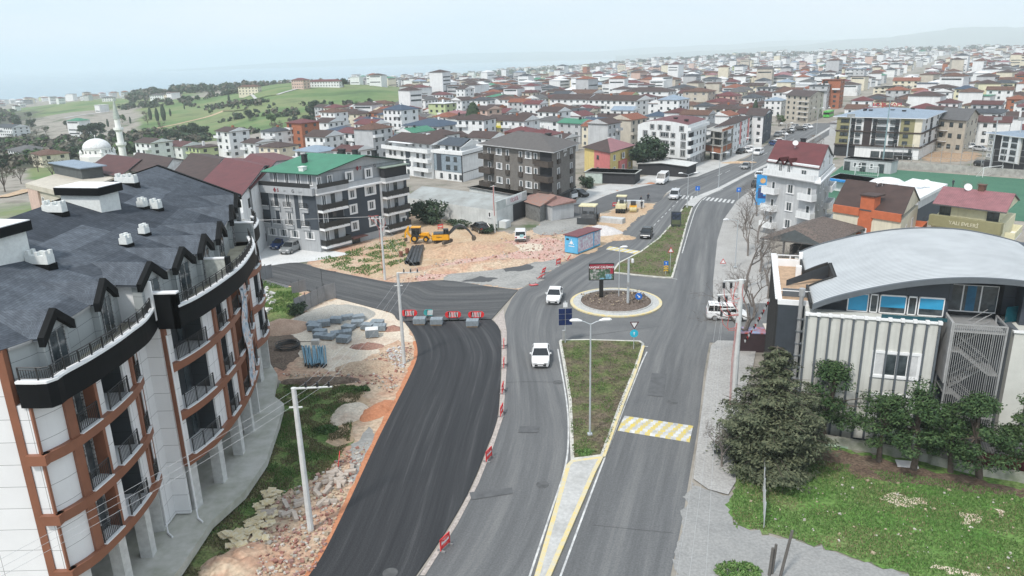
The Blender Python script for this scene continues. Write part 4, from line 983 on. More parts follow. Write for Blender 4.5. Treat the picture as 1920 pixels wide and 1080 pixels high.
q=MB();aa=[Vector((p.x,p.y,12.1))for p in att];t_=aa[1].lerp(aa[2],.52)+Vector((0,0,1.75));t2=aa[0].lerp(aa[3],.52)+Vector((0,0,1.75));q.mesh(aa+[t_,t2],[(1,2,4),(3,0,5)]);q.build('gable_wall',LGREY,b.e)
for u,v in((.35,.3),(.5,.62),(.75,.6),(.85,.75),(.3,.72)):b.chim(u,v,12.6+1.5*(1-abs(v-.5)*1.6),.8,BLKG,.7)
b.chim(.62,.12,11.0,2.0,ROUGHW,.9)
for k,u,z,o in(('f',.38*Lf,9.65,.72),('r',.47*Lr,12.1,-.2)):
 b.text(k,u,z,'\u2666S',.75,M_('dark_red_letter',(.20,.03,.04)),o);b.text(k,u+3.6,z,'G',.75,M_('dark_grey_letter',(.12,.12,.13)),o);b.text(k,u+1.9,z,'ar\u0131',.55,M_('pale_letter',(.34,.35,.36)),o,bold=False);b.text(k,u+5.0,z,'\u00fczel',.55,M_('pale_letter',.35),o,bold=False)
b.box('f',.3,Lf-.4,10.25,10.95,.55,.6,RAIL,'terrace_railing');b.box('r',.2,u0+1.2,10.1,10.8,.35,.4,RAIL,'terrace_railing')
b.panel('r',0,u0+.8,9.35,10.1,LGREY,th=.45,name='parapet')

# ---- striped school-like building with the barrel roof
CX=Vector((8.6,-2.7)).normalized();CY=Vector((-CX.y,CX.x));CO=Vector((22.07,52.76))
cb=thing('school_building','striped building with silver barrel-vaulted roof, blue-blind windows and outdoor steel stair','building',(CO.x,CO.y,0),math.atan2(CX.y,CX.x))
STR=M_('pale_stucco',(.60,.60,.56),var=.05,scale=.8,kind='streaks');FIN=M_('grey_pilaster',(.11,.125,.14),var=.05);DKP=mat('dark_slate_panel',(.045,.055,.072),.5,var=.08,scale=.4,kind='panels',freq=2.8)
def cbx(name,x0,x1,y0,y1,za,zb_,m,parent=None):q=MB();q.box(x0,x1,y0,y1,za,zb_);return q.build(name,m,parent or cb)
cbx('wall',0,9.0,0,17,-1.2,9.9,STR);cbx('side_wall',-1.95,0,2.1,16.5,-1,9.9,M_('dark_blue_grey_wall',(.045,.055,.068),var=.08,kind='streaks'))
cbx('recess_wall',9.0,13.4,2.4,17,-1.5,9.6,M_('dark_blue_grey_wall',.05));cbx('right_wall',13.7,32,.2,17,-1.2,9.6,STR)
q=MB();q.prism([(9.0,0),(9.6,2.4),(9.0,2.4)],-1.2,9.9);q.prism([(13.0,2.4),(14.0,.2),(14.0,2.4)],-1.2,9.7);q.build('return_wall',FIN,cb)
cbx('parapet_cap',-.1,9.1,-.12,.25,9.9,10.02,SURR);cbx('parapet_cap',13.6,32,.08,.4,9.6,9.72,SURR)
for i in range(12):
 x=.02+i*.81;f=cbx('pilaster',x-.07,x+.07,-.16,.0,-1,9.9,FIN);cbx('pilaster_cap',x-.13,x+.13,-.24,.1,9.9,10.12,SURR,f)
for i in range(14):x=15.2+i*.95;cbx('pilaster',x-.09,x+.09,.04,.2,-1,9.6,FIN)
def cwin(x,z,w_,h,y=0,kind='surround'):
 fm,pm=win_meshes(w_,h,kind);f=put(fm,'window',cb,(x,y-.02,z));put(pm,'pane',f)
for z in(5.6,2.2):cwin(6.45,z,2.95,1.75)
cwin(17.2,5.6,2.6,1.75,.2);cwin(17.2,2.2,2.6,1.75,.2)
for x in(1.6,4.1,6.8):cbx('basement_window',x,x+1.4,-.03,.02,-.4,.2,GLASS)
cbx('green_plinth',.0,9.0,-1.6,-1.45,-1.0,.15,M_('mint_painted_wall',(.42,.56,.42),var=.15))
# upper storey
UPY=1.6
cbx('upper_wall',2.4,9.6,UPY,16.5,9.9,11.25,DKP);cbx('upper_end_wall',.5,2.4,UPY,5.1,9.9,10.5,DKP);cbx('upper_end_wall',.5,2.4,9.7,16.5,9.9,10.5,DKP);cbx('upper_recess_wall',9.6,13.6,3.4,16.5,9.6,12.6,BLKG);cbx('upper_right_wall',14.4,32,UPY+.3,16.5,9.6,12.4,DKP)
BLIND=mat('blue_blind',(.03,.30,.52),.5,var=.05)
for(x0,x1,bl)in((2.9,4.35,1),(4.45,5.0,0),(5.1,6.9,.7),(7.0,7.6,0),(7.7,9.4,.65)):
 f=MB()
 for(a,c,e_,g)in((x0,x1,9.95,10.02),(x0,x1,11.3,11.4),(x0,x0+.07,9.95,11.4),(x1-.07,x1,9.95,11.4)):f.box(a,c,UPY-.14,UPY-.02,e_,g)
 fr=f.build('window_frame',FRAMEW,cb);cbx('pane',x0+.07,x1-.07,UPY-.08,UPY-.05,10.02,11.3,GLASS,fr)
 if bl:cbx('blind',x0+.08,x1-.08,UPY-.1,UPY-.081,11.3-1.25*bl,11.3,BLIND,fr)
cbx('glass_balustrade',5.1,9.4,.15,.2,10.02,10.3,mat('tinted_glass',(.01,.07,.09),.1,var=.05))
for x0,x1 in((10.0,10.9),(11.0,12.1),(12.2,13.2)):
 fr=cbx('window_frame',x0-.05,x1+.05,3.3,3.36,9.9,12.0,FRAMEW);cbx('pane',x0,x1,3.27,3.29,10.0,11.95,GLASS,fr)
 if x0==11.0:cbx('curtain',x0+.2,x1-.3,3.25,3.268,10.0,11.95,M_('blue_curtain',(.04,.14,.24)),fr)
for(x0,y0,x1,y1)in((13.5,1.9,14.6,2.6),(14.6,2.6,15.6,1.3),(15.6,1.3,20,1.2)):
 q=MB();d=Vector((x1-x0,y1-y0));n_=Vector((-d.y,d.x)).normalized()*.03;q.prism([(x0,y0),(x1,y1),(x1+n_.x,y1+n_.y),(x0+n_.x,y0+n_.y)],9.7,10.9);q.build('glass_balustrade',mat('tinted_glass',.1),cb)
for x0 in(16,19):cbx('blind',x0,x0+2.2,UPY+.2,UPY+.28,10.7,11.6,BLIND)
# barrel roof
RS=[(.35,10.55),(1.4,11.1),(2.8,11.65),(5.2,12.4),(7.4,12.92),(9.4,13.22),(11.5,13.35),(14,13.25),(16.7,12.75),(19,12.1),(22,11.0),(24,10.2)]
rs=[Vector(p)for p in smooth_poly(RS,False,5)]
RIB=bpy.data.materials.new('ribbed_silver_roof');RIB.use_nodes=True;N=RIB.node_tree.nodes;l=RIB.node_tree.links.new;b_=N['Principled BSDF'];b_.inputs['Roughness'].default_value=.45;b_.inputs['Metallic'].default_value=.25
co=N.new('ShaderNodeTexCoord');wv=N.new('ShaderNodeTexWave');wv.bands_direction='Y';wv.wave_profile='SIN';wv.inputs['Scale'].default_value=.9;l(co.outputs['Object'],wv.inputs['Vector'])
n=N.new('ShaderNodeTexNoise');n.inputs['Scale'].default_value=.5;n.inputs['Detail'].default_value=6;l(co.outputs['Object'],n.inputs['Vector'])
k=N.new('ShaderNodeValToRGB');k.color_ramp.elements[0].color=(.30,.31,.315,1);k.color_ramp.elements[0].position=.02;k.color_ramp.elements[1].color=(.60,.61,.61,1);k.color_ramp.elements[1].position=.45;l(wv.outputs[0],k.inputs[0])
r=N.new('ShaderNodeMapRange');r.inputs[1].default_value=.35;r.inputs[2].default_value=.7;r.inputs[3].default_value=1;r.inputs[4].default_value=.82;l(n.outputs[0],r.inputs[0])
k2=N.new('ShaderNodeMix');k2.data_type='RGBA';k2.blend_type='MULTIPLY';k2.inputs[0].default_value=1;l(k.outputs[0],k2.inputs[6]);l(r.outputs[0],k2.inputs[7]);l(k2.outputs[2],b_.inputs['Base Color'])
bp=N.new('ShaderNodeBump');bp.inputs['Distance'].default_value=.03;bp.inputs['Strength'].default_value=.4;l(wv.outputs[0],bp.inputs['Height']);l(bp.outputs[0],b_.inputs['Normal'])
q=MB();Y0,Y1=.4,16.6
nch=3.1 # notch in the roof edge over the roof terrace
for a,c in zip(rs,rs[1:]):
 segs=[(Y0,Y1)]if a.x>2.2 else[(Y0,5.2),(9.6,Y1)]
 for ya,yb in segs:q.face([(a.x,ya,a.y),(c.x,ya,c.y),(c.x,yb,c.y),(a.x,yb,a.y)]);
q.build('barrel_roof',RIB,cb)
for y in(Y0,Y1):
 q=MB()
 for a,c in zip(rs,rs[1:]):q.mesh([(a.x,y-.12,a.y-.34),(c.x,y-.12,c.y-.34),(c.x,y-.12,c.y+.06),(a.x,y-.12,a.y+.06),(a.x,y+.12,a.y-.34),(c.x,y+.12,c.y-.34),(c.x,y+.12,c.y+.06),(a.x,y+.12,a.y+.06)],[(0,1,2,3),(7,6,5,4),(3,2,6,7),(0,4,5,1)])
 q.build('roof_fascia',FIN,cb)
q=MB()
for a,c in zip(rs,rs[1:]):
 if a.x<9.4:q.mesh([(a.x,UPY,11.2 if a.y>11.6 else 10),(c.x,UPY,11.2 if a.y>11.6 else 10),(c.x,UPY,c.y-.02),(a.x,UPY,a.y-.02)],[(0,1,2,3)])
 q.mesh([(a.x,3.4 if a.x>9.4 else UPY+.4,9.8),(c.x,3.4 if a.x>9.4 else UPY+.4,9.8),(c.x,3.4 if a.x>9.4 else UPY+.4,c.y-.05),(a.x,3.4 if a.x>9.4 else UPY+.4,a.y-.05)],[(0,1,2,3)])
q.build('arched_wall',DKP,cb)
for x in(.35,):
 q=MB()
 for ya,yb in((Y0,5.2),(9.6,Y1)):q.box(x-.15,x+.02,ya,yb,10.3,10.75)
 for y in(5.2,9.6):
  for a,c in zip(rs,rs[1:]):
   if c.x<2.4:q.mesh([(a.x,y-.1,a.y-.6),(c.x,y-.1,c.y-.6),(c.x,y-.1,c.y+.12),(a.x,y-.1,a.y+.12),(a.x,y+.1,a.y-.6),(c.x,y+.1,c.y-.6),(c.x,y+.1,c.y+.12),(a.x,y+.1,a.y+.12)],[(0,1,2,3),(7,6,5,4),(3,2,6,7)])
 q.box(2.2,2.4,5.2,9.6,10.6,11.5);q.build('roof_edge_trim',M_('black_trim',.03),cb)
q=MB();q.box(-1.8,2.3,2.3,16.3,9.9,9.96);q.build('terrace_floor',mat('terracotta_tiles',(.50,.34,.22),.8,var=.15,scale=2),cb)
q=MB();q.box(-2.0,-1.8,2.1,16.5,9.9,10.25);q.box(-1.8,.4,2.1,2.25,9.9,10.3)
for i in range(30):q.box(-2.2,-1.7,2.3+i*.48,2.5+i*.48,10.25,10.36)
q.box(-1.8,.2,13.4,13.6,9.9,10.6);q.box(-1.8,.3,13.4,13.5,10.95,11.02);q.box(-1.8,-1.7,13.4,13.5,10.6,11);q.box(-.7,-.6,13.4,13.5,10.6,11);q.box(.1,.4,13.2,13.7,9.9,11.3);q.box(-.3,.15,10.0,10.5,9.9,10.9);q.box(-1.8,.4,3.2,3.25,10.7,10.76)
q.build('terrace_parapet',SURR,cb)
q=MB()
for i in range(28):q.box(-2.12,-1.95,2.3+i*.5,2.5+i*.5,0,9.9)
q.build('side_fins',M_('black_trim',.03),cb)
q=MB()
q.box(-1.6,1.0,4.1,4.3,9.9,10.6);q.build('terrace_wall',FIN,cb);q=MB();q.mesh([(-1.2,7.0,10.0),(2.2,9.0,10.6),(2.2,9.0,11.5),(-1.2,7.0,10.5)],[(0,1,2,3),(3,2,1,0)]);q.build('terrace_wall',FIN,cb)
q=MB();q.path([(-.35,1.5,-1),(-.35,1.5,10.9)],.16,10);q.path([(-.35,1.5,10.9),(-.35,1.5,11.5)],.22,10);p_=q.build('flue_pipe',GREYM,cb)
for z in range(1,10):cbx('flue_bracket',-.55,0,1.3,1.7,z,z+.05,FIN,p_)
# outdoor steel stair
st=put(None,'fire_stair',cb,(9.75,-.3,0));SX,SY=3.3,2.5;q=MB()
for x in(0,SX):
 for y in(0,SY):q.box(x-.06,x+.06,y-.06,y+.06,-1.5,10.1)
for i in range(1,24):x=SX*i/24;q.box(x-.018,x+.018,-.02,.02,-1.4,10.1)
for z in(10.05,-1.4):q.box(-.05,SX+.05,-.05,.05,z,z+.1);q.box(-.05,.05,0,SY,z,z+.1);q.box(SX-.05,SX+.05,0,SY,z,z+.1)
q.build('stair_cage',GREYM,st)
for k_,(za,zb_)in enumerate(((8.0,9.6),(6.4,8.0),(4.7,6.4),(3.0,4.7),(1.4,3.0),(-.2,1.4),(-1.5,-.2))):
 x0,x1=(.6,SX-.7)if k_%2 else(SX-.7,.6);x0,x1=x1,x0
 q=MB();nst=9;ya,yb=(.15,1.1)if k_%2 else(1.3,2.3)
 for i in range(nst):x=x0+(x1-x0)*i/nst;z=za+(zb_-za)*(i+1)/nst;q.box(min(x,x+(x1-x0)/nst),max(x,x+(x1-x0)/nst),ya,yb,z-.05,z)
 for yy in(ya,yb):q.tube((x0,yy,za+.02),(x1,yy,zb_-.02),.07,n=4);q.tube((x0,yy,za+1),(x1,yy,zb_+1),.025,n=4);q.tube((x0,yy,za+.5),(x1,yy,zb_+.5),.018,n=4)
 q.build('stair_flight',GREYM,st);q=MB();xa,xb=(x1,SX)if x1>x0 else(0,x1);q.box(xa,xb,.1,2.4,zb_-.08,zb_)
 q.build('landing',GREYM,st)
q=MB();q.box(-.15,0,0,SY,5.5,10.2);q.build('stair_side_panel',M_('grey_stair_panel',.42),st)
cbx('platform',9.75,13.05,-.3,3.3,9.5,9.62,GREYM)
# garden wall below
gw=thing('garden_wall','low rough concrete retaining wall under the pine trees','wall',(26,49,0))
q=MB();wl=[P(*p).xy-Vector((26,49))for p in((1545,834),(1640,850),(1738,868),(1745,872),(1830,892),(1990,918))]
for a,c in zip(wl,wl[1:]):d=(c-a).normalized();n_=Vector((-d.y,d.x))*.3;q.prism([a,c,c+n_,a+n_],-.2,.75)
q.build('wall',mat('mossy_concrete',(.36,.36,.32),.9,var=.25,scale=1,col2=(.2,.22,.16),bump=.5),gw)
an=P(1880,880).xy;o=thing('lean_to','red lean-to with pale ribbed sheet roof beside the garden wall','shed',(an.x,an.y,0),math.atan2(CX.y,CX.x))
q=MB();q.box(-2.2,3,0,2.2,0,1.3);q.build('wall',M_('dark_red_boards',(.16,.03,.035)),o);q=MB();q.mesh([(-2.4,-.2,1.25),(3,-.2,1.25),(3,2.3,1.9),(-2.4,2.3,1.9)],[(0,1,2,3),(3,2,1,0)])
for i in range(11):q.box(-2.4+i*.5,-2.34+i*.5,-.2,-.15,1.2,1.32)
q.build('roof',mat('ribbed_sheet',(.55,.52,.50),.5,var=.1,kind='bands',freq=12,axis='X'),o)

# ---- open shed with tiled roof
b=Bld('open_shed','open-sided shed with brown tiled hip roof and grey corrugated gable beside the barrel roof',(1431,447),(1545,460),(1618,428),z=4.3)
pl=offset_poly(b.q,-.1);
for u,v in((0,0),(1,0),(0,1),(1,1),(.5,1),(0,.5)):
 p=b.q[0]+(b.q[1]-b.q[0])*u+(b.q[3]-b.q[0])*v;q=MB();q.box(-.12,.12,-.12,.12,0,4.3);q.build('post',GREYM,b.e,loc=(p.x,p.y,0))
b.roof(4.4,1.9,mat('patchy_clay_tiles',(.22,.17,.145),.9,var=.3,scale=4,kind='tiles',freq=16,axis='X',col2=(.08,.07,.065),bump=.6),'hip',.3,ridge='y')
q=MB();a,c=b.q[0],b.q[1];mm=(a+c)/2;q.mesh([(a.x,a.y-.35,4.25),(c.x,c.y-.35,4.25),(mm.x,mm.y-.35,6.0)],[(0,1,2),(2,1,0)]);q.build('gable_sheet',mat('grey_corrugated_sheet',(.26,.29,.30),.6,var=.08,kind='ribs',freq=40,axis='X'),b.e)
q=MB();pp=[b.pt('f',.5,-3),b.pt('f',b.L('f')-.3,-3),b.pt('b',.3,-1),b.pt('l',.5,-1)];q.prism(offset_poly(b.q,2.5),0,3.2);q.build('interior_shade_block',BLKG,b.e)  # solid black block stands in for the shade under the shed roof

# ---- five storey house with dark red gabled roof
b=Bld('apartment_house','narrow pale grey five storey house with dark red gable roof and small twin dormers',(1441,299),(1535,312),(1561,289),z=12.0)
Lf,Lr=b.L('f'),b.L('r');b.wall(0,9.7,GREYR);b.wall(9.7,12,PLW,off=.12,name='upper_wall');b.wall(9.5,9.75,SURR,off=.7,name='cornice')
b.balcony('f',-.1,Lf+.1,9.9,.9,solid=PLW,h=.75);b.balcony('r',.0,Lr,9.9,.5,solid=PLW,h=.5)
b.roof(11.7,2.7,REDR,'gable',.25,wallm=PLW,ridge='x')
for i,z in enumerate((1.3,4.1,6.9)):
 b.win('f',.5*Lf,z+.3,1.5,1.4,'plain');b.win('f',.15*Lf,z+.2,.8,1.5,'plain');b.win('f',.87*Lf,z+.2,.9,1.5,'plain')
 b.balcony('f',-.05,.27*Lf,z,1.1,solid=PLW,h=.85);b.balcony('f',.74*Lf,Lf+.2,z,1.1,solid=PLW,h=.85)
 for u in(.25,.5):b.win('r',u*Lr,z+.5,.7,.9,'plain')
 b.balcony('r',.65*Lr,.98*Lr,z-.2,1.1,solid=PLW,h=.85);b.win('r',.8*Lr,z,.9,1.9,'door')
for u in(.28,.45):
 b.win('f',u*Lf,9.95,.85,1.7,'door',out=.14)
 q=MB();q.mesh([(-.8,-.5,0),(.8,-.5,0),(0,-.5,1.1),(0,1.6,1.1),(-.8,.8,0),(.8,.8,0)],[(0,2,3,4),(4,3,2,0),(2,1,5,3),(3,5,1,2)]);p=b.pt('f',u*Lf,.1);q.build('dormer_roof',REDR,b.e,loc=(p.x,p.y,11.55),rz=b.side['f'][3])
b.win('f',.75*Lf,10.3,1.4,.9,'plain',out=.14);b.win('r',.3*Lr,11.2,.8,1.2,'plain',out=.1);b.win('r',.75*Lr,10.8,.9,1.6,'plain',out=.1)
b.dish(.42,.3,13.7);b.chim(.5,.55,14.2,.6,BLKG,.6)
# ---- cream house with orange trim
b=Bld('house','cream house with orange brick trim and dark brown gable roof behind the barrel roof',(1563,394),(1690,414),(1722,385),z=6.2)
Lf,Lr=b.L('f'),b.L('r');b.wall(0,6.2,CREAM);b.panel('f',0,.4*Lf,6.0,7.1,ORW,th=.25,name='orange_parapet');b.panel('f',.58*Lf,Lf,6.0,7.1,ORW,th=.25,name='orange_parapet');b.panel('f',.39*Lf,.59*Lf,0,5.6,ORW,th=.12,name='orange_panel');b.box('f',.4*Lf,.6*Lf,5.6,8.9,-1.5,.1,ORW,'stair_turret')
b.win('f',.49*Lf,3.8,.9,.6,'plain',out=.12);b.win('r',.35*Lr,3.5,.9,1.3,'plain');b.roof(7.0,2.9,BRNR,'gable',.15,wallm=CREAM,ridge='x');q=MB();q.prism(offset_poly([b.pt('f',.39*Lf,.3),b.pt('f',.62*Lf,.3),b.pt('f',.62*Lf,-2.3),b.pt('f',.39*Lf,-2.3)],0),8.9,9.1);q.build('turret_roof',BRNR,b.e)
b.balcony('r',.5*Lr,Lr,3.0,1.5,solid=ORW,h=.9);b.win('r',.7*Lr,3.1,1.2,1.9,'door');b.dish(.5,.4,9.6);b.dish(.56,.45,9.4,.25)
# ---- cream house with pink roof and olive band
b=Bld('house','cream house with faded pink sheet roof, olive parapet band and lettering',(1748,407),(1880,425),(1905,400),z=5.4)
Lf,Lr=b.L('f'),b.L('r');YC=M_('pale_yellow_render',(.72,.68,.48),var=.06,kind='streaks');b.wall(0,5.4,YC);b.wall(5.4,7.5,YC,off=-.9,name='upper_wall');b.panel('f',-.1,Lf+.1,4.4,5.9,OLV,th=.9,name='olive_parapet')
b.text('f',.5*Lf,5.15,'YALI EVLER\u0130',.7,M_('cream_letter',(.62,.58,.42)),.94)
for u in(.14,.82):b.win('f',u*Lf,5.7,1.5,1.5,'dark',out=-.9)
for u in(.12,.4,.62,.86):b.win('f',u*Lf,2.0,1.5,1.4,'plain')
b.win('r',.5*Lr,2.2,1.2,1.3,'plain');b.balcony('r',.3*Lr,.9*Lr,3.0,1.2,solid=YC)
b.roof(7.4,1.7,PNKR,'gable',.2,wallm=YC,ridge='x');b.dish(.35,.45,8.6,.55);b.chim(.55,.5,8.6,1.2,TILR,.8)
# ---- dark small house behind
b=Bld('house','small grey house with white flat roof and dark side wall behind the cream houses',(1655,365),(1722,378),(1775,350),z=4.5)
b.wall(0,4.5,GREYR);b.wall(4.5,5.0,PLW,off=.1,name='parapet');b.win('r',.3*b.L('r'),1,1.5,1.6,'dark');b.panel('r',0,b.L('r'),0,3.2,SLATE)
b.dish(.6,.5,5.0,.7);b.dish(.7,.6,5.0,.7)

# ---- football club buildings and hall
b=Bld('clubhouse','low grey clubhouse with dark doors along the far edge of the football pitch',(1583,296),(1672,303),z=3.0,depth=4)
b.wall(0,3.0,GREYR);b.roof(3.0,.12,mat('pale_flat_roof',.55),'flat',.1);
for u in(.08,.42,.8):b.win('f',u*b.L('f'),.1,1.4,2.1,'darkdoor')
for u in(.25,.35,.6):b.win('f',u*b.L('f'),1,.9,1.1,'plain')
fw=thing('perimeter_wall','long grey concrete wall along the far side of the football pitch','wall',(100,170,0));pa,pb=P(1672,315).xy,P(1960,336).xy;o_=Vector((100,170));q=MB();d=(pb-pa).normalized();n_=Vector((-d.y,d.x))*.25;q.prism([pa-o_,pb-o_,pb-o_+n_,pa-o_+n_],0,1.7);q.build('wall',CONC,fw)
q=MB()
for i in range(16):
 p=pa.lerp(pb,i/15)-o_;q.tube((p.x,p.y,1.7),(p.x,p.y,6.0),.06,n=5)
for z in(3.2,4.6,6.0):q.tube((*(pa-o_),z),(*(pb-o_),z),.03,n=4)
q.build('fence_posts',GREYM,fw)
b=Bld('club_hall','long white low hall with bright blue awning beside the football pitch',(1556,333),(1642,345),(1660,336),z=2.6)
b.wall(0,2.6,PLW);b.roof(2.6,.25,mat('pale_grey_sheet_roof',(.52,.54,.56),.5,kind='bands',freq=6,axis='X'),'flat',.2);b.panel('f',.05*b.L('f'),.55*b.L('f'),2.2,2.55,M_('bright_blue_awning',(.02,.25,.62)),th=1.2,name='awning')
ct=P(1662,346,2).xy;o=tag(MB()and(lambda q:(q.lathe([(4.6,0),(4.2,1.0),(3.0,1.9),(1.4,2.4),(.02,2.5)],24),q.build('white_tent',M_('white_membrane',.78,rough=.6),smooth=True))[1])(MB()),'round white tent dome beside the blue awning','tent');o.location=(ct.x,ct.y,2.0);o.scale=(.8,.6,.6)
gl=bpy.data.objects.new
def goal(px,w_,rz,lab):
 c=P(*px);o=thing('goal',lab,'goal',(c.x,c.y,0),rz);q=MB()
 for s_ in(-1,1):q.tube((s_*w_/2,0,0),(s_*w_/2,0,2.3),.07,n=6);q.tube((s_*w_/2,0,2.3),(s_*w_/2,1.6,0),.04,n=5)
 q.tube((-w_/2,0,2.3),(w_/2,0,2.3),.07,n=6);q.tube((-w_/2,1.6,.05),(w_/2,1.6,.05),.04,n=5);q.build('goal_frame',FRAMEW,o);q=MB()
 for i in range(12):x=-w_/2+w_*i/11;q.tube((x,0,2.3),(x,1.6,0),.008,n=3,cap=False)
 q.build('net',FRAMEW,o)
goal((1624,330),5,R(-35),'white goal at the near end of the pitch by the clubhouse');goal((1860,331),6,R(20),'white goal against the far wall of the pitch')
# ---- olive and white block
b=Bld('apartment_block','wide white and olive apartment block with pale blue-grey roof and red rooftop lettering',(1571,218),(1731,222),(1768,208),z=10.8);b.e.scale=(1,1,.745)
Lf,Lr=b.L('f'),b.L('r');b.wall(4.0,14.5,PLW);b.wall(0,4.0,PLW,off=.0,name='ground_floor_wall');b.box('f',-.1,.25*Lf,.0,4.0,-.4,.05,BLKG,'undercroft_shade_panel')  # undercroft is a closed black slab, its shade put into the colour
for u0,u1,m_ in((0,.17,OLV),(.76,.92,OLV),(.33,.42,M_('dark_brown_panel',(.045,.032,.032))),(.92,1.0,CREAM)):b.panel('f',u0*Lf,u1*Lf,4.4,14.2,m_,th=.3)
for z in(4.1,9.1):b.panel('f',-.2,Lf+.2,z,z+.45,M_('dark_brown_band',(.06,.04,.035)),th=.5,name='brown_band');b.panel('r',-.2,Lr,z,z+.45,M_('dark_brown_band',.05),th=.5,name='brown_band')
for z in(5.2,7.6,10.1,12.4):
 for u in(.08,.12,.27,.52,.58,.67,.83):b.win('f',u*Lf,z,1.3,1.2,'dark',out=.31)
 for u in(.2,.46,.72):b.balcony('f',(u-.018)*Lf,(u+.022)*Lf,z-.4,.9,slab=BLKG,solid=BLKG,h=.8);b.win('f',u*Lf,z-.3,1.0,1.8,'darkdoor')
 for i in range(3):b.win('r',(.2+.28*i)*Lr,z,1.4,1.3,'dark')
 b.panel('r',.4*Lr,.5*Lr,z-.6,z+1.6,BLKG)
for u in(.5,.62,.7,.8,.88):b.win('f',u*Lf,.2,2.2,2.2,'dark')
b.win('f',.9*Lf,2,.8,1.6,'dark')
b.roof(14.5,2.4,BLUR,'hip',1.0,under=SURR)
for u,v in((.3,.3),(.45,.6),(.55,.35),(.7,.3),(.72,.62),(.2,.4)):b.chim(u,v,15.6,.7,BLKG,.9)
me=text_mesh('ED\u0130S YAPI',1.7,'rooftop_lettering',.05,True);me.materials.append(mat('red_sign',(.42,.03,.05),.5));p=b.q[0]+(b.q[1]-b.q[0])*.42+(b.q[3]-b.q[0])*.55;o=put(me,'rooftop_lettering',b.e,(p.x,p.y,17.6));o.rotation_euler=(R(85),0,R(-22))
# ---- right edge block
b=Bld('apartment_block','white and black apartment block with pale roof at the right edge behind the pitch',(1855,249),(1960,262),z=8.5,depth=14);b.e.scale=(1,1,.68)
Lf=b.L('f');b.wall(0,12.5,M_('greige_render',(.42,.42,.38)));b.panel('f',.28*Lf,.62*Lf,3.5,12.4,PLW,th=.4);b.panel('f',.12*Lf,.27*Lf,3,12.4,BLKG);b.panel('f',.64*Lf,.85*Lf,3,12.4,BLKG);b.panel('f',0,Lf,0,3.2,BLKG)
for z in(4.2,6.4,8.6,10.6):
 for u in(.36,.52):b.win('f',u*Lf,z,1.7,1.4,'dark',out=.41)
 b.win('f',.06*Lf,z,1.2,1.2,'plain')
b.roof(12.5,1.8,BLUR,'hip',.8,under=SURR);b.chim(.5,.4,13.8,.8,BLKG,.9);b.chim(.7,.5,13.8,.8,BLKG,.9)
# ---- brown-grey brick block
b=Bld('apartment_block','brown brick four storey apartment block with dark hipped roof and brown balconies',(905,269),(1035,283.5),(1079,268),z=11.7)
Lf,Lr=b.L('f'),b.L('r');b.wall(2.7,11.7,mat('taupe_brick',(.235,.215,.195),.9,var=.1,scale=1,kind='bands',freq=30,axis='Z'));b.wall(0,2.7,BLKG,off=-.8,name='shopfront');DB=M_('brown_balcony_front',(.075,.06,.05))
b.wall(2.5,2.85,M_('dark_beam',.06),off=.15,name='beam')
for i in range(6):b.box('f',i*Lf/5-.2,i*Lf/5+.2,0,2.6,-.4,0,CONC,'column')
for i,z in enumerate((3.1,6.0,8.9)):
 b.balcony('f',-.2,.17*Lf,z,1.2,slab=DB,solid=DB,h=.95)
 for u in(.1,.38,.57,.78):b.win('f',u*Lf,z+.1,1.0,2.0,'plain');b.panel('f',u*Lf-.6,u*Lf+.6,z,z+.95,DB,th=.3,name='juliet_balcony')
 for u in(.25,.68):b.win('f',u*Lf,z+.9,1.9,1.3,'plain')
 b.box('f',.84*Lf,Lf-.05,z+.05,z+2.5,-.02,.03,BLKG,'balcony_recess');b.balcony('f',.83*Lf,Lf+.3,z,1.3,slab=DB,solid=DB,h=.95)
 for u in(.25,.8):b.win('r',u*Lr,z+.1,1.4,2.0,'plain');b.panel('r',u*Lr-.8,u*Lr+.8,z,z+.9,DB,th=.3,name='juliet_balcony')
b.roof(11.7,2.3,mat('dark_taupe_roof',(.115,.105,.10),.85,var=.1,scale=1.5),'hip',.9,under=M_('white_soffit',.5));b.chim(.35,.6,13.2,.6,None,.9);b.chim(.75,.6,13.2,.6,None,.9)
b.text('r',.52*Lr,11.0,'ONUR',.8,FRAMEW,.1);b.text('r',.52*Lr,10.1,'APT',.8,FRAMEW,.1)
# ---- white and blue-grey house
b=Bld('apartment_house','blue-grey fronted white house with slate roof beside the brown brick block',(813,286),(866,291),(905,281),z=6.5);b.e.scale=(1,1,.82)
Lf,Lr=b.L('f'),b.L('r');b.wall(0,7.9,PLW);b.panel('f',0,Lf,2.7,7.9,M_('blue_grey_render',(.25,.31,.36)),th=.12);b.wall(7.9,8.9,PLW,off=.35,name='parapet')
b.panel('f',.12*Lf,.28*Lf,2.8,7.8,SLATE,th=.2)
for z in(3.4,5.9):
 for u in(.52,.78):b.win('f',u*Lf,z,1.4 if u<.6 else 1.1,1.3,'dark',out=.13)
for u in(.25,.55,.75,.93):b.win('f',u*Lf,.6,.9,1.4,'dark')
b.panel('r',0,Lr,7.75,7.95,BLKG,th=.4);b.panel('r',0,Lr,2.6,2.75,BLKG,th=.1);b.panel('f',-.05,.1,0,7.9,BLKG,th=.18);b.panel('f',Lf-.15,Lf+.05,0,7.9,BLKG,th=.18)
b.wall(8.9,10.3,PLW,off=-1.3,name='attic_wall');b.roof(10.3,1.8,mat('slate_tile_roof',(.075,.095,.12),.8,kind='tiles',freq=16,axis='Z',bump=.3),'gable',-.7,wallm=PLW,ridge='x')
for u in(.35,.6,.75):b.win('f',u*Lf,9.0,.9,1.1,'dark',out=-1.28)
b=Bld('apartment_house','white house with brown roof and long white balconies beside the blue-grey house',(722,276),(808,286),z=6.6,depth=11);b.e.scale=(1,1,.87)
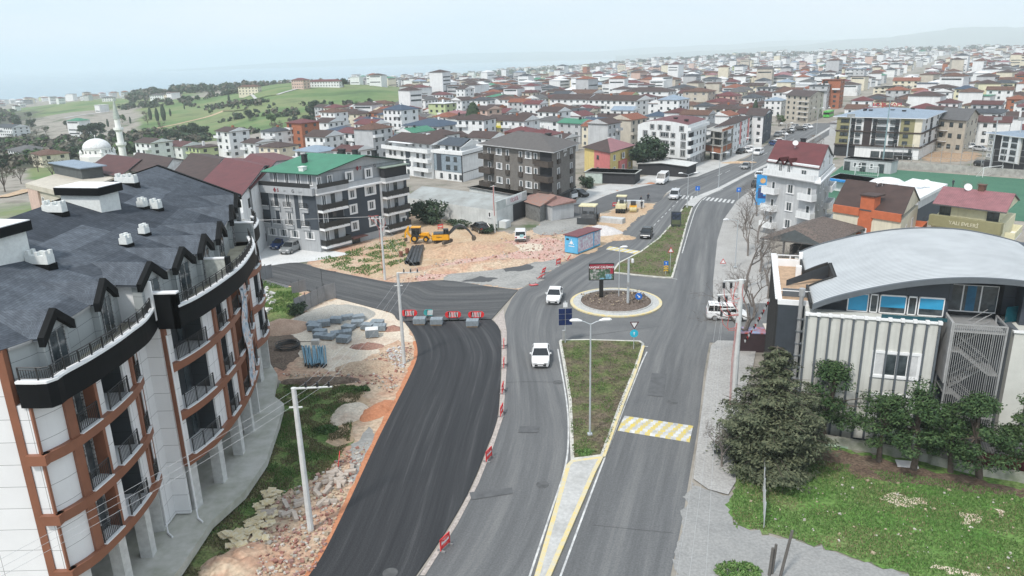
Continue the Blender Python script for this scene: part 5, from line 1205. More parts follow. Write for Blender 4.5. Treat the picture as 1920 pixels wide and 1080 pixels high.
Lf=b.L('f');b.wall(0,7.6,PLW);b.wall(7.6,9.8,PLW,off=-1.4,name='attic_wall');b.balcony('f',-.2,Lf,7.6,1.1,solid=PLW,h=.9);b.balcony('f',.62*Lf,Lf,4.8,1.2,solid=PLW,h=.9);b.balcony('f',.62*Lf,Lf,2.2,1.2,solid=PLW,h=.9)
for z in(3.0,5.6):
 for u in(.12,.22,.38,.72,.85):b.win('f',u*Lf,z,1.0,1.3,'dark')
 b.panel('f',.46*Lf,.56*Lf,z-.4,z+1.9,SLATE)
for u in(.4,.55,.7,.85):b.win('f',u*Lf,8.4,1.3,1.0,'plain',out=-1.38)
for u in(.2,.5,.8):b.win('f',u*Lf,.5,1.0,1.3,'dark')
b.roof(9.8,1.9,BRNR,'gable',-.3,wallm=PLW,ridge='x');b.box('f',.15*Lf,.62*Lf,9.5,9.62,-2.5,.9,SURR,'terrace_canopy');b.chim(.6,.5,11,.8,FRAMEW,.7)
# ---- long workshop shed
WSH=mat('weathered_white_sheet',(.66,.68,.67),.7,var=.12,scale=.4,kind='streaks')
b=Bld('workshop','long weathered white workshop shed with sheet roof and dark open gateway',(760,371.5),(931,397),(988,375),z=2.95)
Lf,Lr=b.L('f'),b.L('r');b.wall(0,3.1,WSH);q=MB();q.prism([b.pt('r',.0,0),b.pt('r',Lr,0),b.pt('r',Lr,-.3),b.pt('r',0,-.3)],3.1,4.7);q.build('false_front',M_('pale_sheet_front',(.50,.54,.53),var=.08,kind='streaks'),b.e)
a,c,d,e_=[Vector((p.x,p.y,3.1))for p in b.q];up=Vector((0,0,1.3));m1=b.q[1].lerp(b.q[2],.5);m2=b.q[0].lerp(b.q[3],.5);m1=Vector((m1.x,m1.y,4.4));m2=Vector((m2.x,m2.y,4.4));q=MB();q.face([a,c,m1,m2]);q.face([m2,m1,d,e_]);q.build('roof',mat('weathered_sheet_roof',(.36,.38,.375),.75,var=.2,scale=.25,col2=(.24,.24,.225)),b.e)
b.box('r',.52*Lr,Lr,.05,3.1,-.1,.06,BLKG,'gateway');b.panel('r',.3*Lr,.82*Lr,3.4,4.6,M_('white_sign_board',.72),th=.1,name='sign_board');b.text('r',.56*Lr,4.0,'\u00dc\u00c7G\u00dcL',.9,M_('faint_red_letter',(.55,.30,.33)),.12);b.win('f',.93*Lf,1.8,.6,.9,'plain')  # gateway opening is a black slab standing in for the shade inside
b.box('r',.4,2.2,0,1.2,.2,1.6,WSH,'annex')
sh=Bld('shed','derelict grey sheet lean-to with rusty roof beside the workshop gateway',(985,376),(1012,384),(1040,372),z=3.2);sh.wall(0,3.0,mat('grey_rusty_sheet',(.30,.30,.29),.8,var=.2,scale=2,kind='ribs',freq=26,axis='X'));sh.roof(3.0,.8,mat('rusty_roof',(.32,.16,.12),.9,var=.2,scale=1.5,col2=(.22,.18,.16)),'shed',.3)
sh=Bld('shed','old flat roofed garage with patched grey roof behind the workshop',(880,348),(985,366),z=3.2,depth=9);sh.wall(0,3.0,WSH);sh.roof(3.0,.2,mat('patched_roof',(.32,.31,.29),.9,var=.3,scale=.6,col2=(.2,.16,.14)),'flat',.3)
sh=Bld('shed','small shack with pink-red corrugated roof by the rubble heap',(975,369),(1035,384),z=3.0,depth=5);sh.wall(0,2.8,GREYR);sh.roof(2.8,.5,mat('pink_corrugated',(.38,.22,.19),.8,var=.15,scale=2,kind='bands',freq=14,axis='X'),'shed',.3)
# ---- yellow and pink house
b=Bld('house','yellow and pink two storey house with half pink half brown hipped roof',(1096,275),(1144,285),(1187,272),z=6.6)
Lf,Lr=b.L('f'),b.L('r');b.wall(0,6.6,YELR);b.panel('f',.4*Lf,Lf-.0,.4,6.6,PINKW,th=.06);b.panel('r',.35*Lr,.68*Lr,.2,3.8,PINKW,th=.4)
for z in(1.4,4.3):b.win('f',.55*Lf,z,1.1,.9,'dark',out=.07);b.wins('r',(.18,.85),(z,),w=1.4,h=1.3);b.win('r',.5*Lr,z,1.6,1.4,'plain',out=.4)
b.roof(6.6,1.9,BRNR,'hip',.5,ridge='y');q=MB();
pl=offset_poly(b.q,-.56);B2,C2=Vector((pl[1].x,pl[1].y,6.63)),Vector((pl[2].x,pl[2].y,6.63));A2,D2=Vector((pl[0].x,pl[0].y,6.63)),Vector((pl[3].x,pl[3].y,6.63));W2=(B2-A2).length;D3=(C2-B2).length;ins=min(.5,W2/2/D3);mA,mB=(A2+B2)/2,(C2+D2)/2;r1=mA.lerp(mB,ins)+Vector((0,0,1.92));r2=mB.lerp(mA,ins)+Vector((0,0,1.92));q.face([B2,C2,r2,r1]);q.build('pink_roof_slope',PNKR,b.e)
sh=Bld('garage','arched-roof grey garage row in front of the yellow and pink house',(1098,322),(1190,325),z=2.6,depth=6);sh.wall(0,2.6,BLKG);sh.roof(2.6,.4,mat('pale_canopy',(.42,.43,.40),.8,var=.15,scale=1),'flat',.4);sh.box('f',0,.35*sh.L('f'),0,2.4,0,.3,M_('mint_shutter',(.52,.60,.55)),'shutter')
sh=Bld('garage','long low garage with white curved canopy roof in front of the white block',(1196,306),(1288,311),z=2.8,depth=7);sh.wall(0,2.7,BLKG);sh.roof(2.7,.5,mat('white_canopy',(.62,.62,.60),.7,var=.1),'gable',.4,ridge='y');
# ---- white five storey block
b=Bld('apartment_block','white five storey apartment block with dark window frames and dark red roof',(1196,237),(1290,244),(1325,232),z=9.9);b.e.scale=(1,1,.76)
Lf,Lr=b.L('f'),b.L('r');b.wall(3.3,13.0,PLW);b.wall(0,3.3,M_('dark_shopfront',(.10,.105,.11),var=.4,scale=.8,col2=(.5,.5,.5)),off=-.2,name='shopfront')
for z in(4.2,7.0,9.8):
 for u,w_,h_ in((.16,1.2,1.9),(.34,1.0,1.2),(.55,2.6,1.4),(.72,1.1,1.3),(.92,1.2,1.9)):b.win('f',u*Lf,z+(0 if h_>1.5 else .4),w_,h_,'dsurround')
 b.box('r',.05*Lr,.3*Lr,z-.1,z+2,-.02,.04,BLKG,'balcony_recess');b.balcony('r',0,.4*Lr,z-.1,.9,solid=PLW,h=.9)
 for u in(.5,.68,.86):b.win('r',u*Lr,z+.3,.9,1.4,'dark')
for u in(.3,.46,.62,.88):b.win('f',u*Lf,12.6,1.1,1.4,'dsurround')
q=MB();a,c=Vector((*b.q[0],13)),Vector((*b.q[1],13));ups=[(0,.6),(.12,1.6),(.3,2.3),(.5,2.6),(.75,2.4),(1,1.7)];pts=[a.lerp(c,t)+Vector((0,0,h_))for t,h_ in ups];dd=Vector((*(b.q[3]-b.q[0]),0))
q.mesh([a,c]+pts[::-1],[(0,1,2,3,4,5,6,7)]);q.mesh([c,c+dd,c+dd+Vector((0,0,1.7)),c+Vector((0,0,1.7))],[(0,1,2,3)]);q.build('attic_wall',PLW,b.e);q=MB()
for p0,p1 in zip(pts,pts[1:]):q.mesh([p0+Vector((0,0,.03)),p1+Vector((0,0,.03)),p1+dd+Vector((0,0,.03)),p0+dd+Vector((0,0,.03))],[(0,1,2,3)])
q.build('roof',REDR,b.e);b.balcony('r',-.1,Lr,13.0,.8,solid=PLW,h=.8);b.chim(.6,.4,15.2,.7,BLKG,.8);b.chim(.85,.3,15,.7,BLKG,.8)
# ---- unfinished frame, white-red and further blocks up the road
b=Bld('unfinished_building','unfinished concrete frame building with red brick infill beside the white block',(1322,244),(1354,248),(1375,240),z=7.9);b.e.scale=(1,1,.69)
for z in(3,5.8,8.6,11.4):b.wall(z,z+.25,CONC,off=.3,name='floor_slab')
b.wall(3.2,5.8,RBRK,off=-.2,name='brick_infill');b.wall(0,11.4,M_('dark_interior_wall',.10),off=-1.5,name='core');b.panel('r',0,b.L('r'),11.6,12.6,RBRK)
for s_,uu in(('f',(0,.5,1)),('r',(.5,1))):
 for u in uu:b.box(s_,u*b.L(s_)-.2,u*b.L(s_)+.2,0,11.4,-.4,0,CONC,'column')
def quick(name,label,A,N,Cc,z,fl,wallm,roofm,rk='gable',rh=2,nf=3,nr=3,over=.5,balc=None,kindw='dark',group=None,depth=11,ridge='x',base=0,small=True,sq=1):
 b=Bld(name,label,A,N,Cc,z=z*sq,group=group,depth=depth);b.e.scale=(1,1,sq);b.wall(base,z,wallm);fh=z/fl
 for i in range(fl):
  for j in range(nf):b.win('f',(j+.5)/nf*b.L('f'),i*fh+.9,1.2,1.3,kindw,small=small)
  for j in range(nr):b.win('r',(j+.5)/nr*b.L('r'),i*fh+.9,1.2,1.3,kindw,small=small)
  if balc and i>0:b.balcony('f',balc[0]*b.L('f'),balc[1]*b.L('f'),i*fh,1.1,solid=wallm if wallm is not RBRK else PLW,h=.8)
 b.roof(z,rh,roofm,rk,over,wallm=wallm,ridge=ridge);return b
b=quick('apartment_block','white and red fronted long apartment block lining the left of the boulevard',(1340,238),(1378,231),(1410,218),11.5,4,PLW,BRNR,'hip',2.2,2,6,sq=.74);b.panel('r',.3*b.L('r'),.38*b.L('r'),2,11.4,PINKW);b.panel('r',.75*b.L('r'),.85*b.L('r'),2,11.4,PINKW)
b=quick('apartment_block','white block with dark grey side wall further up the boulevard',(1400,215),(1432,217),(1448,208),12,4,PLW,BRNR,'gable',2,2,3,sq=.75);b.panel('r',0,b.L('r'),0,12,SLATE)
quick('apartment_block','cream block with dark balconies and brown roof up the boulevard left of the trees',(1475,178),(1518,181),(1545,174),13,5,BEIGE,BRNR,'gable',2,4,3,balc=(.6,1),sq=.8)
quick('apartment_block','pale cream slab block with dark central balconies standing on the boulevard',(1638,163),(1686,164),None,17,6,CREAM,mat('white_flat_roof',.7),'flat',.3,4,2,balc=(.3,.7),sq=.56)
quick('apartment_house','greige three storey house with grey roof behind the olive and white block',(1760,222),(1812,226),(1835,215),9,3,BEIGE,GRYR,'gable',2.4,3,3,balc=(0,.4))
quick('house','white terraced house with dark red roof behind the big curved building',(380,345),(452,365),(530,310),10.4,3,PLW,REDR,'gable',2.2,3,4,balc=(0,1),small=False)
for k_,(A,N,Cc,z,m1,m2,lab)in enumerate([((425,333),(470,352),(555,298),10.6,PLW,REDR,'white terraced house under a red metal roof next to the green-roofed block'),
((330,322),(385,338),(440,300),9.5,PLW,BRNR,'white house with dark brown roof behind the far end of the curved building'),
((235,316),(300,330),(345,300),9,PLW,BRNR,'white house with long dark brown roof right of the mosque'),
((165,318),(225,330),(300,303),8.5,CREAM,mat('maroon_roof',(.12,.04,.035),.7,var=.12,scale=.6,kind='bands',freq=12,axis='X'),'cream house with maroon roof just in front of the mosque')]):
 quick('house',lab,A,N,Cc,z,3,m1,m2,'gable',1.9,3,3,small=True)
b=Bld('house','beige house with green-grey terrace and pink stair tower left of the curved building',(55,352),(135,372),(215,340),z=7.2);b.wall(0,7.2,BEIGE);b.panel('f',0,.25*b.L('f'),0,7.2,SALM,th=.4);b.wall(7.2,8.1,BEIGE,off=.5,name='parapet');b.wins('f',(.3,.55,.8),(1.5,4.6),w=1.3,h=1.4);b.box('b',.1*b.L('b'),.8*b.L('b'),8.1,10.2,-5,-1,M_('dark_conservatory',(.09,.10,.10)),'conservatory');b.box('b',.05*b.L('b'),.85*b.L('b'),10.2,10.4,-5.5,-.5,BLUR,'conservatory_roof')
# ---- mosque
mp_=G(186,302);mq=thing('mosque','white mosque with a single shallow dome on an arched drum','mosque',(mp_.x,mp_.y,-7.2),R(20));mq.scale=(.76,.76,.85);MW=M_('mosque_white',(.86,.86,.83),var=.03)
q=MB();q.prism([(8.6*math.cos(R(45*i+22.5)),8.6*math.sin(R(45*i+22.5)))for i in range(8)],0,4.4);q.prism([(7.7*math.cos(R(45*i+22.5)),7.7*math.sin(R(45*i+22.5)))for i in range(8)],4.4,5.0);q.build('base',MW,mq)
q=MB();q.lathe([(6.4,5.0),(6.4,7.2),(6.7,7.3),(6.7,7.5)],32);dr=q.build('drum',MW,mq)
for i in range(16):a_=2*math.pi*i/16;q=MB();q.box(-.35,.35,-.06,.06,5.5,6.7);q.build('arched_window',GLASS2,dr,loc=(6.42*math.cos(a_),6.42*math.sin(a_),0),rz=a_+math.pi/2)
q=MB();q.lathe([(6.5*math.cos(R(t)),7.5+4.3*math.sin(R(t)))for t in range(0,90,9)]+[(.15,11.8),(.12,12.6),(.3,12.9),(.05,13.5)],32);q.build('dome',M_('dome_white',.8),mq,smooth=True)
for a_ in(20,110,200,290):q=MB();q.lathe([(.7,4.4),(.7,5.8),(.9,5.9),(.6,6.5),(.05,7.4)],10,c=(7.6*math.cos(R(a_)),7.6*math.sin(R(a_)),0));q.build('corner_turret',MW,mq)
mp2=G(233,303);mn=thing('minaret','slender white minaret with two balconies and grey-green pointed cap beside the mosque','minaret',(mp2.x,mp2.y,-8));mn.scale=(1.2,1.2,1);
q=MB();q.lathe([(1.35,0),(1.35,3),(1.05,4),(1.02,8.3),(1.5,9.1),(1.5,9.9),(1.35,9.9),(1.35,9.2),(.92,9.2),(.9,13.8),(1.4,14.6),(1.4,15.4),(1.25,15.4),(1.25,14.7),(.8,14.7),(.78,18.3),(.95,18.5)],16);q.build('shaft',MW,mn);q=MB();q.lathe([(.98,18.5),(.55,22),(.06,26.0),(.02,27)],16);q.build('pointed_cap',mat('lead_cap',(.42,.47,.42),.6),mn)
# ---------------------------------------------------------------- vegetation
def leafmat(name,c1,c2,c3,rough=.7):
 m=bpy.data.materials.new(name);m.use_nodes=True;N=m.node_tree.nodes;l=m.node_tree.links.new;b=N['Principled BSDF'];b.inputs['Roughness'].default_value=rough;b.inputs['Specular IOR Level'].default_value=.2
 g=N.new('ShaderNodeNewGeometry');oi=N.new('ShaderNodeObjectInfo');a=N.new('ShaderNodeMath');a.operation='MULTIPLY_ADD';a.inputs[1].default_value=.35;a.inputs[2].default_value=-.17
 l(oi.outputs['Random'],a.inputs[0]);s=N.new('ShaderNodeMath');s.operation='ADD';l(g.outputs['Random Per Island'],s.inputs[0]);l(a.outputs[0],s.inputs[1])
 r=N.new('ShaderNodeValToRGB');e=r.color_ramp.elements;e.new(.5)
 for i,c in enumerate((c1,c2,c3)):e[i].position=i/2;e[i].color=(*c,1)
 l(s.outputs[0],r.inputs[0]);l(r.outputs[0],b.inputs['Base Color']);m.use_backface_culling=False;return m
LEAFP=leafmat('pine_needles',(.022,.048,.018),(.045,.085,.03),(.085,.13,.05))
LEAFC=leafmat('cedar_needles',(.032,.042,.024),(.07,.085,.048),(.135,.145,.085))
LEAFD=leafmat('dark_evergreen',(.018,.035,.020),(.032,.056,.03),(.055,.08,.042))
LEAFG=leafmat('green_foliage',(.03,.07,.02),(.055,.11,.03),(.10,.16,.05))
LEAFB=leafmat('brownish_scrub',(.08,.07,.05),(.12,.11,.085),(.17,.155,.12))
GRS=leafmat('grass_blades',(.05,.12,.026),(.10,.19,.05),(.19,.26,.10))
DRY=leafmat('dry_grass_blades',(.10,.11,.05),(.19,.17,.09),(.28,.23,.13))
BARK=mat('bark',(.12,.095,.075),.9,var=.2,scale=4,bump=.5);GBARK=mat('grey_bark',(.23,.20,.18),.9,var=.2,scale=4,bump=.4)
def rv(r=rnd):
 while 1:
  v=Vector((r.uniform(-1,1),r.uniform(-1,1),r.uniform(-1,1)))
  if .05<v.length<1:return v.normalized()
def leaf(q,c,n,s,asp=1.7):
 u=n.orthogonal().normalized();u=(Matrix.Rotation(rnd.uniform(0,6.3),3,n)@u);w_=n.cross(u);k=s*rnd.uniform(.7,1.3)
 q.face([c-u*k*asp*.5,c+w_*k*.5,c+u*k*asp*.5,c-w_*k*.5])
def clump(q,c,r,n,s,flat=.7,up=.35,asp=2.6):
 for _ in range(n):
  d=rv();d.z=d.z*flat+.1;rr=r*rnd.uniform(.55,1.0)*(1+.25*noise.noise(d*2.3+c));nn=(d+rv()*.7+Vector((0,0,up))).normalized();leaf(q,c+d*rr,nn,s,asp)
def limbs(q,base,tips,r0):
 for t in tips:
  t=Vector(t);m_=base.lerp(t,.5)+rv()*.12*(t-base).length;q.path([base,m_,t],[r0,r0*.6,r0*.2],5)
def tree_meshes(kind,seed):
 rnd.seed(seed);T=MB();Cn=MB()
 if kind=='pine':
  h=6.3;b0=Vector((0,0,0));p1=Vector((rnd.uniform(-.3,.3),rnd.uniform(-.3,.3),2.2));p2=p1+Vector((rnd.uniform(-.4,.4),rnd.uniform(-.3,.3),1.6));T.path([b0-Vector((0,0,.4)),p1,p2,p2+Vector((.1,0,1.8))],[.2,.15,.11,.05],8)
  cs=[]
  for i in range(30):
   a=rnd.uniform(0,6.28);t=rnd.random();z=1.9+4.2*t;R_=(2.05*math.sin(min(1,(t+.16)*1.0)*math.pi*.85+.25)+.1)*rnd.uniform(.35,1);cs.append(p2+Vector((R_*math.cos(a),R_*math.sin(a),z-p2.z)))
  limbs(T,p2-Vector((0,0,.6)),cs[::2],.06)
  for c in cs:clump(Cn,c,rnd.uniform(.45,.9),190,.085,.65)
  return T,Cn,LEAFP
 if kind=='cedar':
  T.path([(0,0,-.4),(0,0,3),(.1,0,7),(0,.1,10.2)],[.3,.24,.12,.03],8)
  for lv in range(26):
   z=.9+9.2*(lv/25);R_=3.7*(1-(z/10.7)**2.5)+.12;nb=max(4,int(11*(1-z/12)))
   for k in range(nb):
    a=k*6.283/nb+lv*2.4+rnd.uniform(-.2,.2);L_=R_*rnd.uniform(.55,1.18)*(1+.25*noise.noise(Vector((math.cos(a)*1.4,math.sin(a)*1.4,z*.5))));d=Vector((math.cos(a),math.sin(a),0));tip=Vector((0,0,z))+d*L_+Vector((0,0,.12*L_-.2));T.tube((0,0,z),tip,.04,.012,4,cap=False)
    n=int(85*L_)+14
    for i in range(n):
     t=rnd.uniform(.15,1)**.75;side=Vector((-d.y,d.x,0))*rnd.gauss(0,.28*L_*(1-t*.55));c=Vector((0,0,z)).lerp(tip,t)+side+Vector((0,0,-abs(rnd.gauss(0,.12))-.28*side.length-.1*t*L_))
     leaf(Cn,c,(Vector((0,0,.8))+d*.5+rv()*.55).normalized(),.115,2.4)
  return T,Cn,LEAFC
 if kind=='cypress':
  T.path([(0,0,-.3),(0,0,2)],[.15,.1],6)
  for _ in range(900):z=rnd.uniform(.5,9);R_=1.25*math.sin(min(math.pi,(z+.8)/10.2*math.pi))**.7;a=rnd.uniform(0,6.28);leaf(Cn,Vector((R_*math.cos(a),R_*math.sin(a),z))*1.0,Vector((math.cos(a),math.sin(a),.5)).normalized(),.5)
  return T,Cn,LEAFD
 if kind=='round':
  T.path([(0,0,-.4),(.1,0,1.5),(0,.1,3)],[.22,.17,.1],6);cs=[Vector((rnd.uniform(-1.9,1.9),rnd.uniform(-1.9,1.9),rnd.uniform(2.2,5.4)))for _ in range(16)];limbs(T,Vector((0,0,2.2)),cs[::3],.07)
  for c in cs:clump(Cn,c,1.15,60,.34)
  return T,Cn,LEAFD
 if kind=='leafy':
  T.path([(0,0,-.4),(.1,0,1.5),(0,.1,3)],[.2,.15,.1],6);cs=[Vector((rnd.uniform(-1.6,1.6),rnd.uniform(-1.6,1.6),rnd.uniform(2.2,4.8)))for _ in range(14)];limbs(T,Vector((0,0,2)),cs[::3],.06)
  for c in cs:clump(Cn,c,1.0,55,.32)
  return T,Cn,LEAFG
 if kind=='bush':
  for c in[Vector((rnd.uniform(-1.5,1.5),rnd.uniform(-1.2,1.2),rnd.uniform(.5,2.2)))for _ in range(20)]:clump(Cn,c,.9,75,.2)
  T.tube((0,0,-.2),(0,0,1.2),.12,.08,5);return T,Cn,LEAFD
 if kind=='farbare':
  for _ in range(14):
   a=rnd.uniform(0,6.28);T.path([(0,0,1.2),(math.cos(a)*.8,math.sin(a)*.8,3),(math.cos(a)*rnd.uniform(1,2.4),math.sin(a)*rnd.uniform(1,2.4),rnd.uniform(4,6))],[.07,.045,.015],3)
  T.tube((0,0,-.4),(0,0,1.6),.18,.12,5)
  for c in[Vector((rnd.uniform(-1.7,1.7),rnd.uniform(-1.7,1.7),rnd.uniform(2.6,5.2)))for _ in range(10)]:clump(Cn,c,1.0,16,.26)
  return T,Cn,LEAFB
def bare_mesh(seed,h=8.5,spread=.55,depth=5):
 rnd.seed(seed);q=MB()
 def br(p,d,L_,r,k):
  m_=p+d*L_*.5+rv()*L_*.06;e=p+(d+rv()*.12).normalized()*L_;q.path([p,m_,e],[r,r*.82,r*.66],6 if k>3 else 3)
  if k==0:return
  for i in range(3 if k>1 else 4):
   a=rnd.uniform(0,6.28);ax=d.orthogonal().normalized();ax=Matrix.Rotation(a,3,d)@ax;nd=(Matrix.Rotation(rnd.uniform(.3,.5+spread),3,ax)@d);nd.z+=.12;br(p.lerp(e,rnd.uniform(.55,1)),nd.normalized(),L_*rnd.uniform(.55,.8),r*.52,k-1)
 br(Vector((0,0,-.3)),Vector((.03,0,1)),h*.34,h*.018,depth);return q
_T={}
def tree(kind,seed,loc,label,cat='tree',group=None,sc=1.0,rz=None,name=None):
 k=(kind,seed)
 if k not in _T:
  if kind=='bare':q=bare_mesh(seed,depth=6);_T[k]=(q.data('branches',GBARK),None)
  else:T,Cn,lm=tree_meshes(kind,seed);_T[k]=(T.data('trunk',BARK),Cn.data('crown',lm))
 nm=name or{'pine':'pine_tree','cedar':'cedar_tree','cypress':'cypress_tree','bare':'bare_tree','bush':'bush','round':'evergreen_tree','leafy':'leafy_tree','farbare':'winter_tree'}[kind]
 e=thing(nm,label,cat,loc,rnd.uniform(0,6.28)if rz is None else rz,group);e.scale=(sc,sc,sc)if not isinstance(sc,tuple)else sc
 put(_T[k][0],'trunk',e)
 if _T[k][1]:put(_T[k][1],'crown',e)
 return e
def gp(px,z=0):p=P(*px,z);return(p.x,p.y,z)
tree('cedar',1,gp((1440,874)),'big grey-green cedar with drooping layered branches at the lawn corner',rz=.4,sc=(1.02,1.02,.92))
for(px,s_,sc,lab)in(((1543,828),11,(1.35,1.35,1.02),'pine tree closest to the big cedar, in front of the striped wall'),((1648,866),12,(1.05,1.05,.85),'small pine tree below the striped wall windows'),((1712,880),13,(1.3,1.3,1.05),'tall pine with forked trunk left of the steel stair'),
((1783,886),14,(1.05,1.05,.85),'pine tree directly in front of the outdoor steel stair'),((1838,896),15,(1.3,1.3,1.0),'leaning pine tree beside the red lean-to'),((1930,905),12,(1.2,1.2,1.0),'pine tree cut by the right edge of the photo')):
 tree('pine',s_,gp(px),lab,group='pines along the retaining wall',sc=sc)
for i,(px,s_,sc,lab)in enumerate((((1353,878),21,.75,'small bare tree on the pavement left of the big cedar'),((1392,655),22,1.15,'bare tree between the big utility pole and the crosswalk'),((1412,600),23,1.0,'bare tree beside the dark side wall of the striped building'),((1398,540),24,1.05,'bare pavement tree just beyond the crosswalk'),
((1425,510),25,1.0,'bare tree in front of the open tiled shed'),((1402,480),26,.95,'bare tree left of the open tiled shed'),((1420,455),21,.9,'bare tree near the corner of the tiled shed'),((1398,432),23,.9,'bare tree by the forecourt of the narrow grey house'),((1418,405),24,.85,'bare tree below the blue advertising totem'),((1440,560),22,1.0,'bare tree touching the roof terrace wall'),((1409,385),26,.8,'furthest bare tree in the row before the narrow grey house'))):
 tree('bare',s_,gp(px),lab,group='bare trees along the right pavement',sc=sc*(1.2 if i else 1))
for(px,s_,lab)in(((1470,258),21,'bare tree on the far left kerb of the boulevard'),((1478,250),23,'bare tree among the parked cars up the boulevard'),((1600,205),24,'bare tree at the far bend of the boulevard'),((1535,285),25,'bare tree right of the boulevard before the olive block'),((1520,290),26,'yellowish bare tree by the boulevard near the narrow grey house'),((1568,262),22,'bare tree beside the far right kerb'),((1610,180),22,'bare tree on the distant slope of the boulevard'),((1665,205),21,'bare tree behind the olive block'),((1824,380),23,'bare tree in front of the football pitch'),((985,385),22,'bare tree in front of the brown brick block')):
 tree('bare',s_,gp(px),lab,sc=.8)
tree('bush',31,gp((799,417)),'large round dark green bush against the white workshop wall','bush',sc=(1.75,1.4,1.55))
tree('bush',32,gp((1098,352)),'small round clipped evergreen by the parked box truck','bush',sc=.95)
tree('round',33,gp((1205,325)),'dark pine in front of the yellow and pink house',sc=1.25);tree('round',34,gp((1222,322)),'taller dark pine left of the white five storey block',sc=1.5)
tree('bush',32,gp((1690,372)),'dark shrub beside the orange balcony','bush',sc=.8);tree('bush',31,gp((1500,440)),'dark hedge behind the tiled shed','bush',sc=1.2)
tree('cypress',35,tuple(G(889,262)),'tall dark conifer between the yellow-banded house and navy-roofed house',sc=(2.3,2.3,1.45));
tree('bush',36,gp((560,590)),'tangled dark shrub at the foot of the grey sheet fence','bush',sc=.6)
tree('bush',31,gp((858,424)),'low scrub along the workshop wall near the black car','bush',sc=(1.5,.8,.45))
tree('bush',36,gp((915,434)),'low brambles behind the parked black car','bush',sc=(1.2,.8,.4))
def shrub(px,s_,lab,m=LEAFG,h=.5):
 rnd.seed(hash(px)%1000);q=MB()
 for i in range(int(60*s_)):a=rnd.uniform(0,6.28);r=s_*math.sqrt(rnd.random());clump(q,Vector((r*math.cos(a),r*math.sin(a)*.7,h*.5*(1-(r/s_)**2))),.22,22,.09)
 o=tag(q.build('shrub',m),lab,'shrub');p=P(*px);o.location=(p.x,p.y,.05);return o
shrub((1382,1075),1.3,'bright green low shrub at the bottom by the leaning posts',GRS,.5);shrub((1098,852),.75,'bright green grass clump at the tip of the traffic island',GRS,.3);shrub((612,808),.9,'bright green leafy shrub by the orange sand heap');shrub((680,732),.6,'small green shrub above the pale soil patch')
# grass blades over the near lawns and verges
def inside(p,poly):
 c=False;n=len(poly);x,y=p
 for i in range(n):
  x1,y1=poly[i][:2];x2,y2=poly[(i+1)%n][:2]
  if(y1>y)!=(y2>y)and x<(x2-x1)*(y-y1)/(y2-y1)+x1:c=not c
 return c
def blades(px,n,s,m,name,z=.03,avoid=None,thr=-.12,sc=.5):
 poly=wpoly(px);xs=[p[0]for p in poly];ys=[p[1]for p in poly];q=MB();k=0
 for _ in range(n*6):
  if k>=n:break
  x,y=rnd.uniform(min(xs),max(xs)),rnd.uniform(min(ys),max(ys))
  if not inside((x,y),poly)or noise.noise(Vector((x*sc,y*sc,0)))<thr+rnd.uniform(-.15,.15):continue
  a=rnd.uniform(0,3.14);h=s*rnd.uniform(.5,1.3);w_=s*.4;dx,dy=math.cos(a)*w_,math.sin(a)*w_;lx,ly=rnd.uniform(-.4,.4)*h,rnd.uniform(-.4,.4)*h
  q.face([(x-dx,y-dy,z),(x+dx,y+dy,z),(x+lx,y+ly,z+h)]);k+=1
 return stuff(q.build(name,m))
LAWNP=[(1380,850),(1384,905),(1370,935),(1374,985),(1440,998),(1560,1030),(1700,1075),(1760,1130),(2000,1130),(2000,940),(1735,895),(1545,865),(1440,870)]
rnd.seed(5);blades(LAWNP,26000,.13,GRS,'lawn_grass',thr=-.35);blades(LAWNP,9000,.1,DRY,'dry_lawn_grass',thr=.05,sc=.35)
VERGE=[(330,1100),(420,965),(490,870),(516,780),(510,735),(560,715),(620,724),(690,722),(665,765),(655,830),(620,880),(590,900),(520,925),(470,985),(430,1035),(415,1100)]
blades(VERGE,9000,.15,GRS,'verge_grass',thr=.12);blades(VERGE,15000,.13,DRY,'dry_verge_grass',thr=-.05,sc=.8)
blades([(1052,645),(1200,645),(1195,690),(1168,757),(1132,855),(1072,863),(1068,753)],4200,.10,GRS,'island_grass',z=.17,thr=.14,sc=.7);blades([(1052,645),(1200,645),(1168,757),(1132,855),(1072,863),(1068,753)],4000,.09,LEAFB,'dead_island_weeds',z=.17,thr=-.05,sc=.9)
blades([(590,487),(650,472),(760,442),(765,488),(690,518),(640,508)],3500,.22,GRS,'lot_grass',thr=-.05);blades([(482,522),(560,548),(556,590),(482,598)],2500,.2,GRS,'corner_grass',thr=-.1)
blades([(1150,510),(1200,475),(1259,421),(1285,392),(1296,390),(1273,475),(1260,518)],3500,.15,GRS,'far_island_grass',z=.17,thr=-.05)
# ---------------------------------------------------------------- heaps, rubble
def heap(px,rx,ry,h,m,lab,name='gravel_heap',rz=0,seed=0,rough=.12):
 q=MB();n,k=30,12;vs=[]
 for i in range(k+1):
  t=i/k
  for j in range(n):
   a=2*math.pi*j/n;e=1+.18*noise.noise(Vector((math.cos(a)*1.3,math.sin(a)*1.3,seed)));x,y=rx*e*(1-t)*math.cos(a),ry*e*(1-t)*math.sin(a)
   z=h*(1-(1-t)**1.5)*(1+.15*noise.noise(Vector((x,y,seed))))+rough*noise.noise(Vector((x*2.2,y*2.2,seed)))*(t>0);vs.append((x,y,max(0.0,z)if t>0 else-.05))
 q.mesh(vs,[(i*n+j,i*n+(j+1)%n,(i+1)*n+(j+1)%n,(i+1)*n+j)for i in range(k)for j in range(n)])
 o=tag(q.build(name,m,smooth=True),lab,name.split('_')[-1]);p=P(*px);o.location=(p.x,p.y,0);o.rotation_euler=(0,0,rz);return o
GRV=ground_mat('grey_gravel',[(.34,.32,.28),(.42,.40,.36),(.38,.35,.30)],scale=.8,scale2=9,fine=.3,bump=1)
